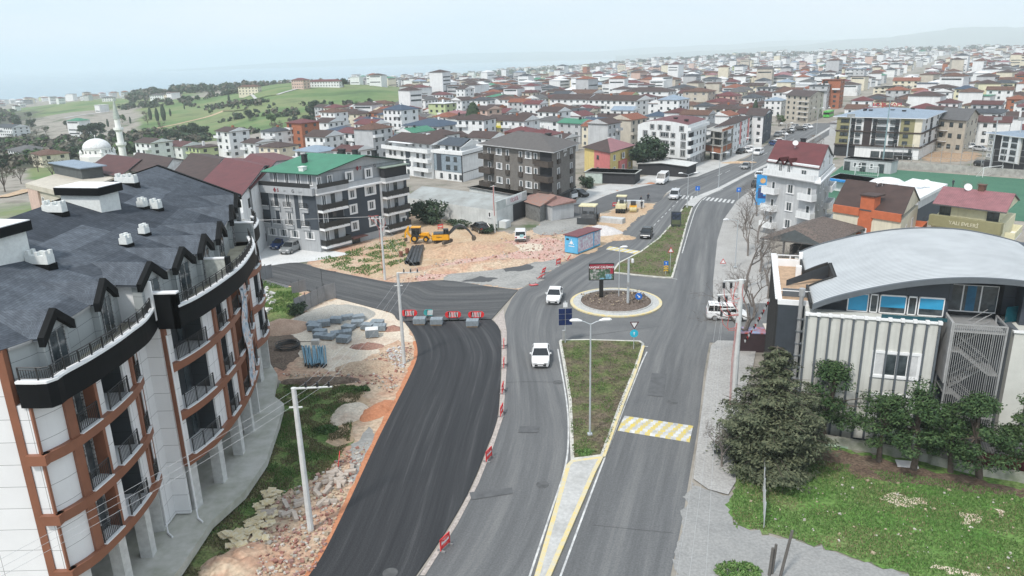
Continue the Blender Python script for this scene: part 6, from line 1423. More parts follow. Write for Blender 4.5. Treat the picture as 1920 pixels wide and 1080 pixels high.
heap((632,592),4.9,3.3,1.25,GRV,'wide grey gravel heap beside the grey sheet fence',seed=1)
heap((530,616),3.4,2.6,1.0,ground_mat('brown_sand',[(.38,.25,.18),(.45,.32,.24)],scale=.8,scale2=9,fine=.2),'brown sand heap by the curved building','sand_heap',seed=2)
heap((688,650),2.0,1.0,.4,ground_mat('red_brown_earth',[(.26,.13,.10),(.36,.22,.17)],scale=1,scale2=6,fine=.3),'low red-brown earth mound beside the kerbstone pallets','earth_mound',seed=3)
heap((735,618),1.3,.9,.45,ground_mat('red_brown_earth',[(.3,.2,.2)]*2),'small red earth mound beside the second utility pole','earth_mound',seed=4)
heap((708,770),1.15,2.3,.5,ORANGE,'orange sand heap at the edge of the fresh black asphalt','sand_heap',seed=5,rz=-.5)
heap((690,690),3.4,1.9,.5,ground_mat('straw_earth',[(.40,.27,.19),(.50,.38,.27),(.36,.24,.17)],scale=.8,scale2=6,fine=.3,bump=1),'low brown rubble mound below the blue pipes','earth_mound',seed=6)
heap((600,715),4.0,1.1,.35,SOIL,'long dark soil mound in front of the blue pipes','earth_mound',seed=12)
heap((655,775),1.5,2.4,.6,PALE,'pale clay mound beside the green verge','clay_mound',seed=7,rz=-.3)
heap((1125,436),4.0,2.8,1.3,ground_mat('white_gravel',[(.50,.47,.46),(.60,.57,.55)],scale=.8,scale2=7,fine=.2),'whitish gravel heap behind the blue kiosk',seed=8)
heap((1162,447),2.6,1.8,.6,SANDY,'small sand heap beside the white gravel','sand_heap',seed=9)
heap((880,470),8.5,4.6,1.2,ground_mat('clay_bank',[(.42,.26,.17),(.48,.34,.23),(.44,.26,.19)],scale=.3,scale2=3,fine=.25,bump=1),'long sandy excavation bank beneath the yellow excavator','earth_bank',seed=10,rough=.3,rz=.2)
heap((900,500),9.0,2.6,.7,REDD,'pink rubble bank along the broken asphalt','rubble_bank',seed=11,rough=.25,rz=.3)
heap((1040,385),3.0,1.6,.5,ground_mat('brick_debris',[(.50,.42,.37),(.58,.52,.48),(.42,.30,.26)],scale=1.5,scale2=5,fine=.3),'brick and plaster debris pile in front of the small shack','debris_pile',seed=13,rough=.35)
heap((1530,255),2,2,.1,SOIL,'flat soil patch at the far kerb','earth_mound',seed=14)
heap((440,1060),1.9,2.3,.5,REDD,'red rubble bank at the bottom beside the fresh asphalt','rubble_bank',seed=15,rough=.25,rz=-.5)
heap((1385,305),5,1.6,.4,SANDY,'brown earth mound in front of the unfinished frame building','earth_mound',seed=16)
def stone(q,c,s,m=0):
 k=Vector((rnd.uniform(.6,1.3),rnd.uniform(.6,1.3),rnd.uniform(.4,.9)))*s;M=Matrix.Translation(c)@Matrix.Rotation(rnd.uniform(0,3.1),4,'Z')@Matrix.Rotation(rnd.uniform(-.5,.5),4,'X')
 vs=[M@Vector((x*k.x*rnd.uniform(.7,1.1),y*k.y*rnd.uniform(.7,1.1),z*k.z*rnd.uniform(.7,1.1)))for z in(-.5,.5)for y in(-.5,.5)for x in(-.5,.5)]
 q.mesh(vs,[(0,2,3,1),(4,5,7,6),(0,1,5,4),(2,6,7,3),(0,4,6,2),(1,3,7,5)],m)
def rubble(px,n,s0,s1,mats,name,z=.06,seed=1):
 rnd.seed(seed);poly=wpoly(px);xs=[p[0]for p in poly];ys=[p[1]for p in poly];q=MB();k=0;t=0
 while k<n and t<n*12:
  t+=1;x,y=rnd.uniform(min(xs),max(xs)),rnd.uniform(min(ys),max(ys))
  if not inside((x,y),poly):continue
  stone(q,Vector((x,y,z+rnd.uniform(-.02,.05))),s0+(s1-s0)*rnd.random()**3,rnd.randrange(len(mats)));k+=1
 return stuff(q.build(name,mats))
ST=[mat('pink_stone',(.46,.28,.24),.9,var=.2),mat('pale_stone',(.60,.56,.50),.9,var=.2),mat('red_stone',(.36,.17,.13),.9,var=.2),mat('buff_stone',(.52,.42,.30),.9,var=.2)]
rubble([(430,1080),(520,930),(600,890),(650,850),(690,830),(675,870),(620,1000),(585,1080)],1500,.05,.28,ST,'rubble',seed=2)
rubble([(520,700),(620,700),(770,640),(775,670),(735,740),(690,720),(560,712)],750,.05,.25,ST,'rubble',seed=3)
rubble([(750,530),(860,470),(930,450),(1060,430),(1060,490),(930,485),(870,503),(831,522)],900,.06,.28,ST,'rubble',z=.1,seed=4)
rubble([(1020,395),(1060,385),(1058,375),(1020,378)],250,.2,.7,[ST[1],ST[0],ST[3]],'brick_rubble',z=.4,seed=5)
rubble([(1400,860),(1500,880),(1900,930),(1900,1070),(1700,1060),(1400,980)],160,.06,.22,[ST[1],ST[3]],'lawn_stones',seed=6)
rubble([(1090,560),(1200,552),(1220,572),(1160,582),(1095,575)],500,.06,.2,[SOIL,ST[3],mat('mulch_chip',(.10,.07,.055))],'mulch_chips',z=.62,seed=7)
rubble([(1060,660),(1190,660),(1130,855),(1075,860)],260,.05,.16,[SOIL,mat('mulch_chip',.1)],'soil_clods',z=.17,seed=8)
rubble([(725,655),(755,650),(760,690),(735,690)],220,.06,.25,[mat('white_stone',(.66,.66,.66))],'white_stones',seed=9)
rubble([(478,545),(500,540),(520,560),(505,590),(480,600)],60,.3,1.1,[mat('broken_slab',(.60,.58,.55),.9,var=.1)],'broken_slabs',seed=10)
# individual dumped blocks and slabs (yellow insulation boards, kerb pieces)
rnd.seed(12)
SLB=mat('buff_board',(.60,.48,.27),.85,var=.12,scale=3,col2=(.66,.60,.46));KRB=mat('kerb_piece',(.50,.43,.37),.9,var=.12,scale=4)
def piece(name,sz,m):
 q=MB();q.box(-sz[0]/2,sz[0]/2,-sz[1]/2,sz[1]/2,0,sz[2]);return q.data(name,m)
SLM=piece('insulation_board',(.55,.42,.07),SLB);KRM=piece('kerbstone',(.85,.28,.25),KRB)
def pile(me,name,lab,grp,cat,spots,n,sp,stack=.25):
 for i in range(n):
  px=rnd.choice(spots);p=P(*px);x,y=p.x+rnd.gauss(0,sp),p.y+rnd.gauss(0,sp*.7);d_=math.hypot(x-p.x,y-p.y)
  o=tag(put(me,name,None,(x,y,.06+max(0,stack-d_*.25)*rnd.random()),rnd.uniform(0,3.1),rnd.uniform(-.25,.25),rnd.uniform(-.25,.25)),lab,cat,grp)
pile(SLM,'insulation_board','buff board dumped in the long pile on the verge beside the first pole','buff boards dumped on the verge','board',[(440,1005),(452,1018),(470,1005),(425,1008),(462,1030),(480,985),(495,975)],75,.42)
pile(SLM,'insulation_board','buff board in the smaller heap nearer the curved plinth','buff boards in the smaller heap','board',[(505,935),(495,950),(500,965),(512,925)],30,.32)
pile(KRM,'kerbstone','old pinkish kerbstone dumped right of the first utility pole','dumped kerbstones beside the pole','kerbstone',[(620,895),(632,905),(600,925),(598,945),(610,950),(550,945),(528,960),(645,890)],34,.55,.15)
# ---------------------------------------------------------------- vehicles
TYRE=mat('tyre_rubber',.02,.9);RIM=mat('alloy_rim',.45,.35,.6,var=.05);CGL=mat('car_glass',(.012,.015,.018),.08,var=.1,spec=.7);HLT=mat('headlight_glass',.75,.2,var=.05);TLT=mat('tail_light',(.35,.01,.01),.3);PLT=mat('number_plate_white',.8,.5);BUM=mat('black_plastic',.03,.6)
def paint(n,c):return mat('car_paint_'+n,c,.25,.0,var=.02,spec=.6)
WPA,KPA,SPA,BPA,GPA,RPA=paint('white',.80),paint('black',.012),paint('silver',(.50,.51,.53)),paint('blue',(.015,.05,.17)),paint('grey',(.22,.23,.235)),paint('red',(.35,.02,.02))
# nose at -y. stations: (y, z_bottom, z_belt, half width)
CARS={
'sedan':dict(st=[(-2.2,.35,.62,.62),(-2.12,.22,.72,.80),(-1.5,.2,.84,.88),(-.75,.2,.95,.89),(1.35,.2,1.0,.88),(2.0,.22,1.02,.84),(2.2,.35,.85,.66)],cab=[(-.95,0),(-.25,1.45),(.95,1.45),(1.65,0)],zb=.95,wh=(-1.35,1.35),r=.32),
'hatch':dict(st=[(-2.0,.35,.62,.62),(-1.92,.22,.74,.80),(-1.35,.2,.88,.88),(-.7,.2,.98,.89),(1.6,.2,1.03,.88),(2.0,.25,1.0,.80),(2.05,.4,.8,.7)],cab=[(-.95,0),(-.2,1.5),(1.3,1.48),(1.9,0)],zb=.98,wh=(-1.25,1.3),r=.33),
'suv':dict(st=[(-2.25,.4,.75,.68),(-2.15,.28,.9,.86),(-1.5,.26,1.02,.93),(-.8,.26,1.1,.94),(1.8,.26,1.15,.93),(2.2,.3,1.1,.86),(2.28,.45,.9,.75)],cab=[(-1.05,0),(-.35,1.66),(1.5,1.64),(2.1,0)],zb=1.1,wh=(-1.4,1.4),r=.38),
'van':dict(st=[(-2.2,.38,.75,.70),(-2.12,.26,.9,.86),(-1.6,.24,1.02,.91),(-1.1,.24,1.1,.92),(2.0,.24,1.15,.92),(2.2,.26,1.15,.9),(2.22,.4,1.0,.88)],cab=[(-1.35,0),(-.6,1.78),(2.0,1.8),(2.15,0)],zb=1.08,wh=(-1.4,1.35),r=.34),
'minibus':dict(st=[(-3.0,.4,.85,.80),(-2.9,.3,1.1,.95),(-2.4,.28,1.25,1.0),(-2.0,.28,1.4,1.0),(2.8,.28,1.4,1.0),(3.0,.35,1.35,.97)],cab=[(-2.2,0),(-1.5,2.45),(2.8,2.45),(2.95,0)],zb=1.38,wh=(-2.0,1.9),r=.36)}
_CM={}
def car_meshes(kind):
 if kind in _CM:return _CM[kind]
 D=CARS[kind];q=MB();st=D['st'];V=[];n=8
 for(y,zl,zt,w_)in st:
  V+=[(-w_*.9,y,zl),(-w_,y,zl+.18),(-w_,y,zt-.14),(-w_*.93,y,zt),(w_*.93,y,zt),(w_,y,zt-.14),(w_,y,zl+.18),(w_*.9,y,zl)]
 F=[]
 for i in range(len(st)-1):
  for j in range(n):F.append((i*n+j,(i+1)*n+j,(i+1)*n+(j+1)%n,i*n+(j+1)%n))
 F+=[tuple(range(n)),tuple(range((len(st)-1)*n,len(st)*n))[::-1]];q.mesh(V,F)
 c=D['cab'];zb=D['zb'];W0=.86 if kind!='minibus' else .97;W0=max(W0,st[3][3]-.05);W1=W0-(.2 if kind not in('van','minibus')else .1);zr=c[1][1]
 B=[(-W0,c[0][0],zb-.02),(W0,c[0][0],zb-.02),(W0,c[3][0],zb-.02),(-W0,c[3][0],zb-.02)];T_=[(-W1,c[1][0],zr),(W1,c[1][0],zr),(W1,c[2][0],c[2][1]),(-W1,c[2][0],c[2][1])]
 q.mesh([*T_,*[(x*.9,y+(.1 if i<2 else-.1),z+.05)for i,(x,y,z)in enumerate(T_)]],[(4,5,6,7),(0,1,5,4),(1,2,6,5),(2,3,7,6),(3,0,4,7)])
 for i in range(4):q.tube(B[i],T_[i],.055,.045,5)
 for s_ in(-1,1):
  for f in((.5,)if kind not in('van','minibus')else(.3,.55,.8)):
   y0=c[0][0]+(c[3][0]-c[0][0])*f;q.tube((s_*W0,y0,zb),(s_*W1,y0,zr),.04,.04,4)
  q.tube((s_*W1,c[1][0],zr),(s_*W1,c[2][0],c[2][1]),.05,.05,5);
 q.tube(T_[0],T_[1],.04,n=5);q.tube(T_[3],T_[2],.04,n=5)
 body=q
 g=MB();k=.985;g.mesh([(x*k,y*1.0,z)for x,y,z in B]+[(x*k,y,z)for x,y,z in T_],[(0,1,5,4),(1,2,6,5),(2,3,7,6),(3,0,4,7)])
 wl=MB();r=D['r'];wl.tube((-.11,0,0),(.11,0,0),r,n=16);ri=MB();ri.tube((-.12,0,0),(.12,0,0),r*.62,n=10)
 _CM[kind]=dict(body=body,glass=g.data('windows',CGL),wheel=wl.data('wheel',TYRE),rim=ri.data('rim',RIM));return _CM[kind]
_CP={}
def car(kind,pa,px,rz,label,group=None,z=None,detail=True,plate_rear=False,pos=None):
 k=(kind,pa.name,detail)
 if pos is None:p=P(*px)if z is None else P(px[0],px[1],z)
 else:p=pos
 if k in _CP:o=dup(_CP[k],(p.x,p.y,p.z),rz,None,label);o['label']=label;o.name=o.name
 else:
  D=CARS[kind];Mm=car_meshes(kind);o=thing('parked_car' if group else 'car',label,'van' if kind in('van','minibus')else 'car',(p.x,p.y,p.z),rz);q=Mm['body']
  put(q.data('body',pa,smooth=False),'body',o);put(Mm['glass'],'windows',o);hw=D['st'][2][3]
  for s_ in(-1,1):
   for y in D['wh']:w_=put(Mm['wheel'],'wheel',o,(s_*(hw-.1),y,D['r']));put(Mm['rim'],'rim',w_)
   if detail:
    yf,yb=D['st'][1][0],D['st'][-1][0];zt=D['st'][1][2]
    m_=MB();m_.box(-.2,.2,-.06,.1,-.08,.08);h=m_.build('headlight',HLT,o,loc=(s_*(hw-.32),yf-.02,zt-.1));m_=MB();m_.box(-.13,.13,-.06,.04,-.13,.13);m_.build('tail_light',TLT,o,loc=(s_*(hw-.2),yb-.02,D['zb']-.2))
    m_=MB();m_.box(-.09,.09,-.05,.05,-.07,.07);m_.build('mirror',pa,o,loc=(s_*(hw+.09),D['cab'][0][0]+.35,D['zb']+.08))
  if detail:
   yf=D['st'][0][0];m_=MB();m_.box(-.55,.55,yf-.02,yf+.1,.3,.5);m_.build('grille',BUM,o);m_=MB();m_.box(-.26,.26,yf-.04,yf-.02,.36,.47);m_.build('number_plate',PLT,o)
  _CP[k]=o
 if group:o['group']=group
 o.name={'van':'minivan','minibus':'minibus'}.get(kind,'parked_car' if group else 'car');o['category']='van' if kind in('van','minibus')else 'car'
 return o
def heading(a,b_,z=0): # yaw so the nose (-y) points from a to b in pixel terms
 p,q=P(*a,z),P(*b_,z);d=q-p;return math.atan2(d.y,d.x)+math.pi/2
car('sedan',WPA,(1040,562),heading((1045,550),(1036,575)),'white sedan driving past the roundabout towards the camera')
car('sedan',WPA,(1014,676),heading((1014,650),(1012,700)),'white sedan nearest the camera, left of the grass island')
car('van',WPA,(1362,598),heading((1340,599),(1385,601)),'white family van crossing the zebra stripes behind the big pole')
car('hatch',KPA,(1212,444),heading((1217,435),(1207,455)),'black hatchback driving down beside the upper grass island');car('van',SPA,(1265,372),heading((1269,366),(1260,378)),'silver van on the far crosswalk')
car('hatch',GPA,(1398,316),heading((1402,313),(1393,319)),'dark grey car far up the left carriageway');car('suv',KPA,(900,434),heading((910,438),(889,429)),'black SUV parked on the sand by the workshop')
car('hatch',BPA,(527,464),heading((540,460),(515,470)),'blue car parked at the green-roofed block');car('suv',GPA,(546,472),heading((556,466),(534,477)),'silver-grey crossover parked beside the blue car',None);car('hatch',WPA,(482,462),heading((492,458),(470,466)),'white car half hidden behind the curved terrace')
car('minibus',WPA,(1242,343),heading((1248,338),(1235,348)),'white minibus parked on the fresh service lane')
P_='cars parked along the left of the boulevard'
for i,(k_,m_,px,lab)in enumerate([('hatch',KPA,(1388,288),'black car parked in front of the brick infilled frame'),('hatch',WPA,(1400,286),'white hatchback parked beside the black car'),('hatch',WPA,(1408,283),'white car parked third in the row by the white-red block'),('van',WPA,(1422,290),'white van standing out at the kerb'),('hatch',BPA,(1452,273),'blue car parked on the left kerb'),
('hatch',WPA,(1463,268),'white car parked ahead of the blue one'),('suv',GPA,(1458,256),'grey car in the second parking row'),('hatch',WPA,(1468,254),'white car in the second parking row'),('suv',KPA,(1476,250),'black car in the second parking row'),('hatch',WPA,(1484,247),'white car at the far end of the second row'),('hatch',SPA,(1492,240),'silver car near the tree trunks'),('suv',KPA,(1500,245),'dark car near the tree trunks'),('hatch',WPA,(1508,243),'white car by the far left kerb'),('hatch',WPA,(1515,240),'white car at the end of the kerb row'),('van',WPA,(1560,205),'tiny white van at the end of the left kerb'),('van',WPA,(1570,200),'tiny white van before the boulevard bend')]):
 car(k_,m_,px,R(-35)+(i%3)*.9,lab,P_,detail=False)
car('hatch',GPA,(1504,281),heading((1498,285),(1510,277)),'dark car driving away on the right carriageway',detail=False);car('hatch',WPA,(1424,333),heading((1420,337),(1430,329)),'white car beside the blue advertising totem',detail=False);car('suv',KPA,(1419,350),heading((1416,352),(1424,345)),'black car parked below the blue advertising totem',detail=False)
G_='cars parked around the football pitch'
for k_,m_,px,rz,lab in[('suv',WPA,(1626,293),.9,'white car parked by the clubhouse wall'),('suv',KPA,(1692,299),1.2,'black SUV parked in front of the olive and white block'),('hatch',WPA,(1809,278),.2,'left one of two white cars on the slope beside the brown lot'),('hatch',WPA,(1820,278),.2,'right one of two white cars on the slope beside the brown lot'),('hatch',SPA,(1838,283),.5,'silver car by the brown lot corner'),
('hatch',KPA,(1842,312),.3,'dark car parked under the right edge block'),('hatch',GPA,(1858,315),.3,'grey car parked under the right edge block'),('hatch',GPA,(1890,316),.3,'grey car third under the right edge block'),('van',WPA,(1912,317),.2,'white van at the right edge behind the pitch')]:
 car(k_,m_,px,rz,lab,G_,detail=False)
car('suv',WPA,(1225,322),R(60),'white car under the white curved canopy',detail=False);car('hatch',KPA,(1088,368),R(40),'dark car beside the white box truck',detail=False);car('hatch',KPA,(462,452),R(40),'black car in the shade of the green-roofed block',detail=False)
def veh(name,lab,cat,px,rz=0):p=P(*px);return thing(name,lab,cat,(p.x,p.y,0),rz)
def bx(name,m,par,*bs,M=None):
 q=MB();
 for b_ in bs:q.box(*b_)
 return q.build(name,m,par)
def wheel(par,x,y,r,w_=.3,rim=RIM,n=16):
 q=MB();q.tube((-w_/2,0,0),(w_/2,0,0),r,n=n);o=q.build('wheel',TYRE,par,loc=(x,y,r));q=MB();q.tube((-w_/2-.02,0,0),(w_/2+.02,0,0),r*.55,n=10);q.build('rim',rim,o);return o
 # white pickup-type van seen from behind
o=veh('minivan','dusty white van seen from behind on the pink rubble, pale blue sticker on its rear','van',(976,449),heading((976,452),(976,430)))
for ch in list(_CP[('van',WPA.name,True)].children):c=ch.copy();C.objects.link(c);c.parent=o;[dup(g_,parent=c)for g_ in ch.children]
bx('rear_sticker',mat('pale_blue_sticker',(.35,.62,.66)),o,(-.5,.1,2.2,2.25,.9,1.35));bx('rear_bumper',BUM,o,(-.85,.85,2.15,2.32,.35,.6))
# box truck
o=veh('box_truck','small white box truck with its side door open beside the brown brick block','truck',(1056,372),R(-52)+math.pi/2+R(5));bx('cargo_box',mat('truck_box_white',.78,.5,var=.03),o,(-1.0,1.0,-1.5,2.6,.9,3.0));bx('open_door',BUM,o,(-1.02,-.98,-.6,.1,1.0,2.7));bx('chassis',BUM,o,(-.8,.8,-3.2,2.6,.5,.9))
q=MB();q.mesh([(-.95,-3.3,.6),(.95,-3.3,.6),(.95,-1.6,.6),(-.95,-1.6,.6),(-.95,-3.3,1.4),(.95,-3.3,1.4),(.85,-2.7,2.2),(-.85,-2.7,2.2),(.85,-1.6,2.2),(-.85,-1.6,2.2),(.95,-1.6,1.4),(-.95,-1.6,1.4)],[(0,1,5,4),(7,6,8,9),(1,2,10,5),(5,10,8,6),(0,4,11,3),(4,7,9,11),(3,2,1,0),(2,3,11,9,8,10)]);q.build('cab',WPA,o);q=MB();q.mesh([(-.85,-3.29,1.45),(.85,-3.29,1.45),(.78,-2.74,2.13),(-.78,-2.74,2.13)],[(0,1,2,3)]);q.build('windscreen',CGL,o)
for x in(-.85,.85):
 for y in(-2.5,1.6):wheel(o,x,y,.38)
 # ---- tracked excavator
YP=mat('machine_yellow',(.80,.38,.015),.4,var=.08,scale=1.5);DKM=mat('machine_dark_grey',(.05,.055,.06),.5,var=.15);TRK=mat('muddy_track',(.14,.115,.09),.9,var=.3,scale=3)
o=veh('excavator','yellow tracked excavator with grey boom lowered on the sandy bank','excavator',(832,467),R(4));o.location.z=1.0;o.scale=(.68,.68,.70)
for s_ in(-1,1):
 q=MB();pts=[(math.cos(t)*1.0,math.sin(t)*.42)for t in[i*math.pi/8 for i in range(16)]];prof=[(1.45*(1 if x>0 else-1)+.38*x/1.0 if abs(x)>.01 else 0,.42+z)for x,z in pts];k=len(prof)
 V=[(s_*1.15+d,y,z)for d in(-.3,.3)for y,z in prof];q.mesh(V,[(i,(i+1)%k,k+(i+1)%k,k+i)for i in range(k)]+[tuple(range(k))[::-1],tuple(range(k,2*k))]);tr=q.build('track',TRK,o)
 tr.rotation_euler=(0,0,R(-35))
 for y in(-1.4,-.7,0,.7,1.4):w_=MB();w_.tube((s_*1.15-.32,y,.4),(s_*1.15+.32,y,.4),.2,n=8);w_.build('track_roller',DKM,tr)
up_=put(None,'upper_body',o,(0,0,.95),R(0))
q=MB();q.prism([(-2.3,-1.3),(1.2,-1.35),(1.5,-1.0),(1.5,1.2),(-2.3,1.3),(-2.55,.9),(-2.55,-.9)],0,1.25);q.build('counterweight',YP,up_);bx('engine_cover',DKM,up_,(-2.2,.3,-1.2,1.2,1.25,1.5));bx('deck',DKM,up_,(.3,1.6,.1,1.2,1.25,1.35))
me=text_mesh('YUNDAI',.34,'lettering',.01,True);me.materials.append(mat('dark_letter',(.10,.06,.02)));t_=put(me,'lettering',up_,(-.9,-1.34,.7));t_.rotation_euler=(math.pi/2,0,0)
q=MB();q.mesh([(.1,-1.2,1.25),(1.5,-1.2,1.0),(1.5,-.1,1.0),(.1,-.1,1.25),(.2,-1.15,2.35),(1.2,-1.15,2.35),(1.2,-.15,2.35),(.2,-.15,2.35)],[(0,1,5,4),(1,2,6,5),(2,3,7,6),(3,0,4,7)]);cb2=q.build('cab',CGL,up_);q=MB();q.box(.1,1.3,-1.2,-.1,2.35,2.45)
for a,c in(((.1,-1.2,1.25),(.2,-1.15,2.4)),((1.5,-1.2,1.0),(1.2,-1.15,2.4)),((.7,-1.2,1.1),(.7,-1.15,2.4)),((.1,-.1,1.25),(.2,-.15,2.4)),((1.5,-.1,1.0),(1.2,-.15,2.4))):q.tube(a,c,.06,n=5)
q.build('cab_frame',DKM,cb2)
def beam(par,name,m,pts,ws,hw=.2):
 q=MB();
 for(a,c),(wa,wc)in zip(zip(pts,pts[1:]),zip(ws,ws[1:])):
  a,c=Vector(a),Vector(c);d=(c-a).normalized();u=Vector((0,1,0));v=d.cross(u)
  q.mesh([a-u*hw-v*wa,a+u*hw-v*wa,a+u*hw+v*wa,a-u*hw+v*wa,c-u*hw-v*wc,c+u*hw-v*wc,c+u*hw+v*wc,c-u*hw+v*wc],[(0,3,2,1),(4,5,6,7),(0,1,5,4),(1,2,6,5),(2,3,7,6),(3,0,4,7)])
 return q.build(name,m,par)
beam(up_,'boom',DKM,[(1.3,.5,1.0),(2.8,.5,2.5),(4.0,.5,2.9),(5.2,.5,2.3)],[.28,.34,.28,.2]);beam(up_,'arm',DKM,[(4.9,.5,2.55),(6.0,.5,1.6),(6.9,.5,.3)],[.25,.22,.15],.16);q=MB();q.tube((1.6,.5,.9),(3.4,.5,2.4),.09,n=6);q.tube((3.6,.5,3.2),(5.1,.5,2.8),.08,n=6);q.build('hydraulic_ram',GREYM,up_)
q=MB();pr=[(.0,.3),(.5,.1),(.8,-.4),(.5,-.9),(-.2,-.9),(-.3,-.4)];V=[(6.9+x,.5+s_*.55,.2+z)for s_ in(-1,1)for x,z in pr];q.mesh(V,[tuple(range(6))[::-1],tuple(range(6,12))]+[(i,i+1,i+7,i+6)for i in range(4)]);q.build('bucket',TRK,up_)
# ---- backhoe loader
o=veh('backhoe_loader','yellow backhoe loader with raised folded arm standing left of the excavator','backhoe loader',(785,456),R(-4));o.location.z=.3;o.scale=(.72,.72,.78);YW=mat('yellow_rim',(.65,.33,.03),.5)
for y in(-.95,.95):
 w_=wheel(o,0,0,.82,.5,YW,20);w_.location=(-.7,y,.82);w_.rotation_euler=(0,0,math.pi/2);w_=wheel(o,0,0,.62,.4,YW,18);w_.location=(1.9,y*.95,.62);w_.rotation_euler=(0,0,math.pi/2)
bx('chassis',YP,o,(-1.5,2.6,-.5,.5,.7,1.2));bx('bonnet',YP,o,(.7,2.5,-.5,.5,1.2,1.9));q=MB();q.box(-1.4,.6,-.8,.8,1.2,1.5);q.box(-1.4,.6,-.8,.8,2.9,3.05)
for x in(-1.35,-.3,.55):
 for y in(-.75,.75):q.tube((x,y,1.5),(x*.95,y,2.95),.06,n=5)
cb3=q.build('cab',DKM,o);bx('cab_glass',CGL,cb3,(-1.32,.52,-.72,.72,1.5,2.9));bx('cab_roof',YP,cb3,(-1.5,.7,-.85,.85,3.05,3.18))
beam(o,'loader_arm',YP,[(.4,.75,1.6),(2.2,.75,1.5),(3.2,.75,.6)],[.12,.14,.1],.08);beam(o,'loader_arm',YP,[(.4,-.75,1.6),(2.2,-.75,1.5),(3.2,-.75,.6)],[.12,.14,.1],.08);q=MB();V=[(3.2+x,s_*1.1,z)for s_ in(-1,1)for x,z in((0,.9),(.1,.15),(.9,.05),(.3,.5))];q.mesh(V,[(3,2,1,0),(4,5,6,7),(0,1,5,4),(1,2,6,5)]);q.build('loader_bucket',TRK,o)
beam(o,'backhoe_boom',YP,[(-1.6,0,1.0),(-2.4,0,2.0),(-2.1,0,3.3)],[.25,.24,.15],.16);beam(o,'backhoe_arm',YP,[(-2.1,0,3.3),(-2.9,0,1.9),(-3.0,0,.7)],[.15,.2,.12],.13);q=MB();q.box(-3.2,-2.6,-.35,.35,.1,.8);q.build('backhoe_bucket',TRK,o);q=MB();q.tube((-1.7,-1.1,0),(-1.5,-.6,1.1),.1,n=5);q.build('stabiliser',YP,o);q=MB();q.tube((-1.7,1.1,0),(-1.5,.6,1.1),.1,n=5);q.build('stabiliser',YP,o)
# ---- asphalt paver
CRM=mat('cream_canopy',(.72,.66,.42),.6)
o=veh('asphalt_paver','dark asphalt paver with cream canopy roof on posts','paver',(1103,418),R(-18));bx('screed',DKM,o,(-1.7,1.7,-1.6,-.7,.1,.75),(-1.7,1.7,-1.7,-1.5,.1,1.2));bx('engine_body',mat('machine_grey',(.14,.145,.15),.6,var=.2),o,(-1.2,1.2,-.7,1.6,.5,1.7));bx('hopper',DKM,o,(-1.5,-.9,1.6,3.0,.4,1.3),(.9,1.5,1.6,3.0,.4,1.3),(-1,1,1.6,3.0,.4,.6));bx('console',DKM,o,(-1.0,-.3,-.6,.0,1.7,2.2),(.3,1.0,-.6,.0,1.7,2.2));cn=bx('canopy',CRM,o,(-1.5,1.5,-1.2,1.3,3.15,3.35));q=MB()
for x in(-1.3,1.3):
 for y in(-1,1.1):q.tube((x,y,1.5),(x,y,3.2),.05,n=5)
q.build('canopy_posts',DKM,cn)
for x in(-1.1,1.1):bx('crawler',TRK,o,(x-.2,x+.2,-.5,2.4,0,.7))
# ---- pneumatic roller and small roller
o=veh('road_roller','pale yellow rubber-tyred road roller with cab roof near the workers','roller',(1165,397),R(-15));bx('body',CRM,o,(-.95,.95,-1.6,1.9,.8,1.6));bx('canopy',CRM,o,(-.95,.95,-.6,1.1,2.95,3.1));q=MB()
for x in(-.85,.85):
 for y in(-.5,1.0):q.tube((x,y,1.5),(x,y,3.0),.05,n=5)
q.build('roof_posts',DKM,o);bx('seat',DKM,o,(-.4,.4,.0,.6,1.6,2.2));
for x in(-.72,-.24,.24,.72):wheel(o,x,-1.5,.45,.36,DKM);wheel(o,x,1.6,.45,.36,DKM)
o=veh('road_roller','small yellow and black drum roller behind the workers','roller',(1187,396),R(-10));bx('body',YP,o,(-.7,.7,-1.0,1.4,.6,1.1));bx('seat_frame',DKM,o,(-.5,.5,.1,.7,1.1,1.9))
for y in(-1.0,1.3):q=MB();q.tube((-.65,y,.5),(.65,y,.5),.5,n=18);q.build('drum',mat('pale_drum',(.55,.48,.25),.5),o)
bx('concrete_block',mat('wrapped_bale',(.55,.56,.56),.6,var=.1),None,(-2.6,2.6,-.6,.6,0,1.3));o=bpy.context.scene.objects['concrete_block'];p=P(1185,391);o.location=(p.x,p.y+1.6,0);o.rotation_euler=(0,0,R(-10));tag(o,'long pale wrapped bundle behind the small drum roller','bundle')
o=tag(bx('wrapped_bale',mat('wrapped_bale',.55),None,(-2.2,2.2,-.8,.8,0,.9)),'silver-grey wrapped stack beside the asphalt paver','bundle');p=P(1148,417);o.location=(p.x,p.y,0);o.rotation_euler=(0,0,R(-30))
# ---- green bus and motorbike
o=veh('bus','small bright green bus far up the boulevard','bus',(1553,220),R(-35));bx('body',mat('bus_green',(.12,.55,.10),.4),o,(-1.2,1.2,-4.5,4.5,.4,2.9));bx('windows',CGL,o,(-1.22,1.22,-4.52,4.2,1.5,2.4))
for x in(-1,1):
 for y in(-3,3):wheel(o,x,y,.5)
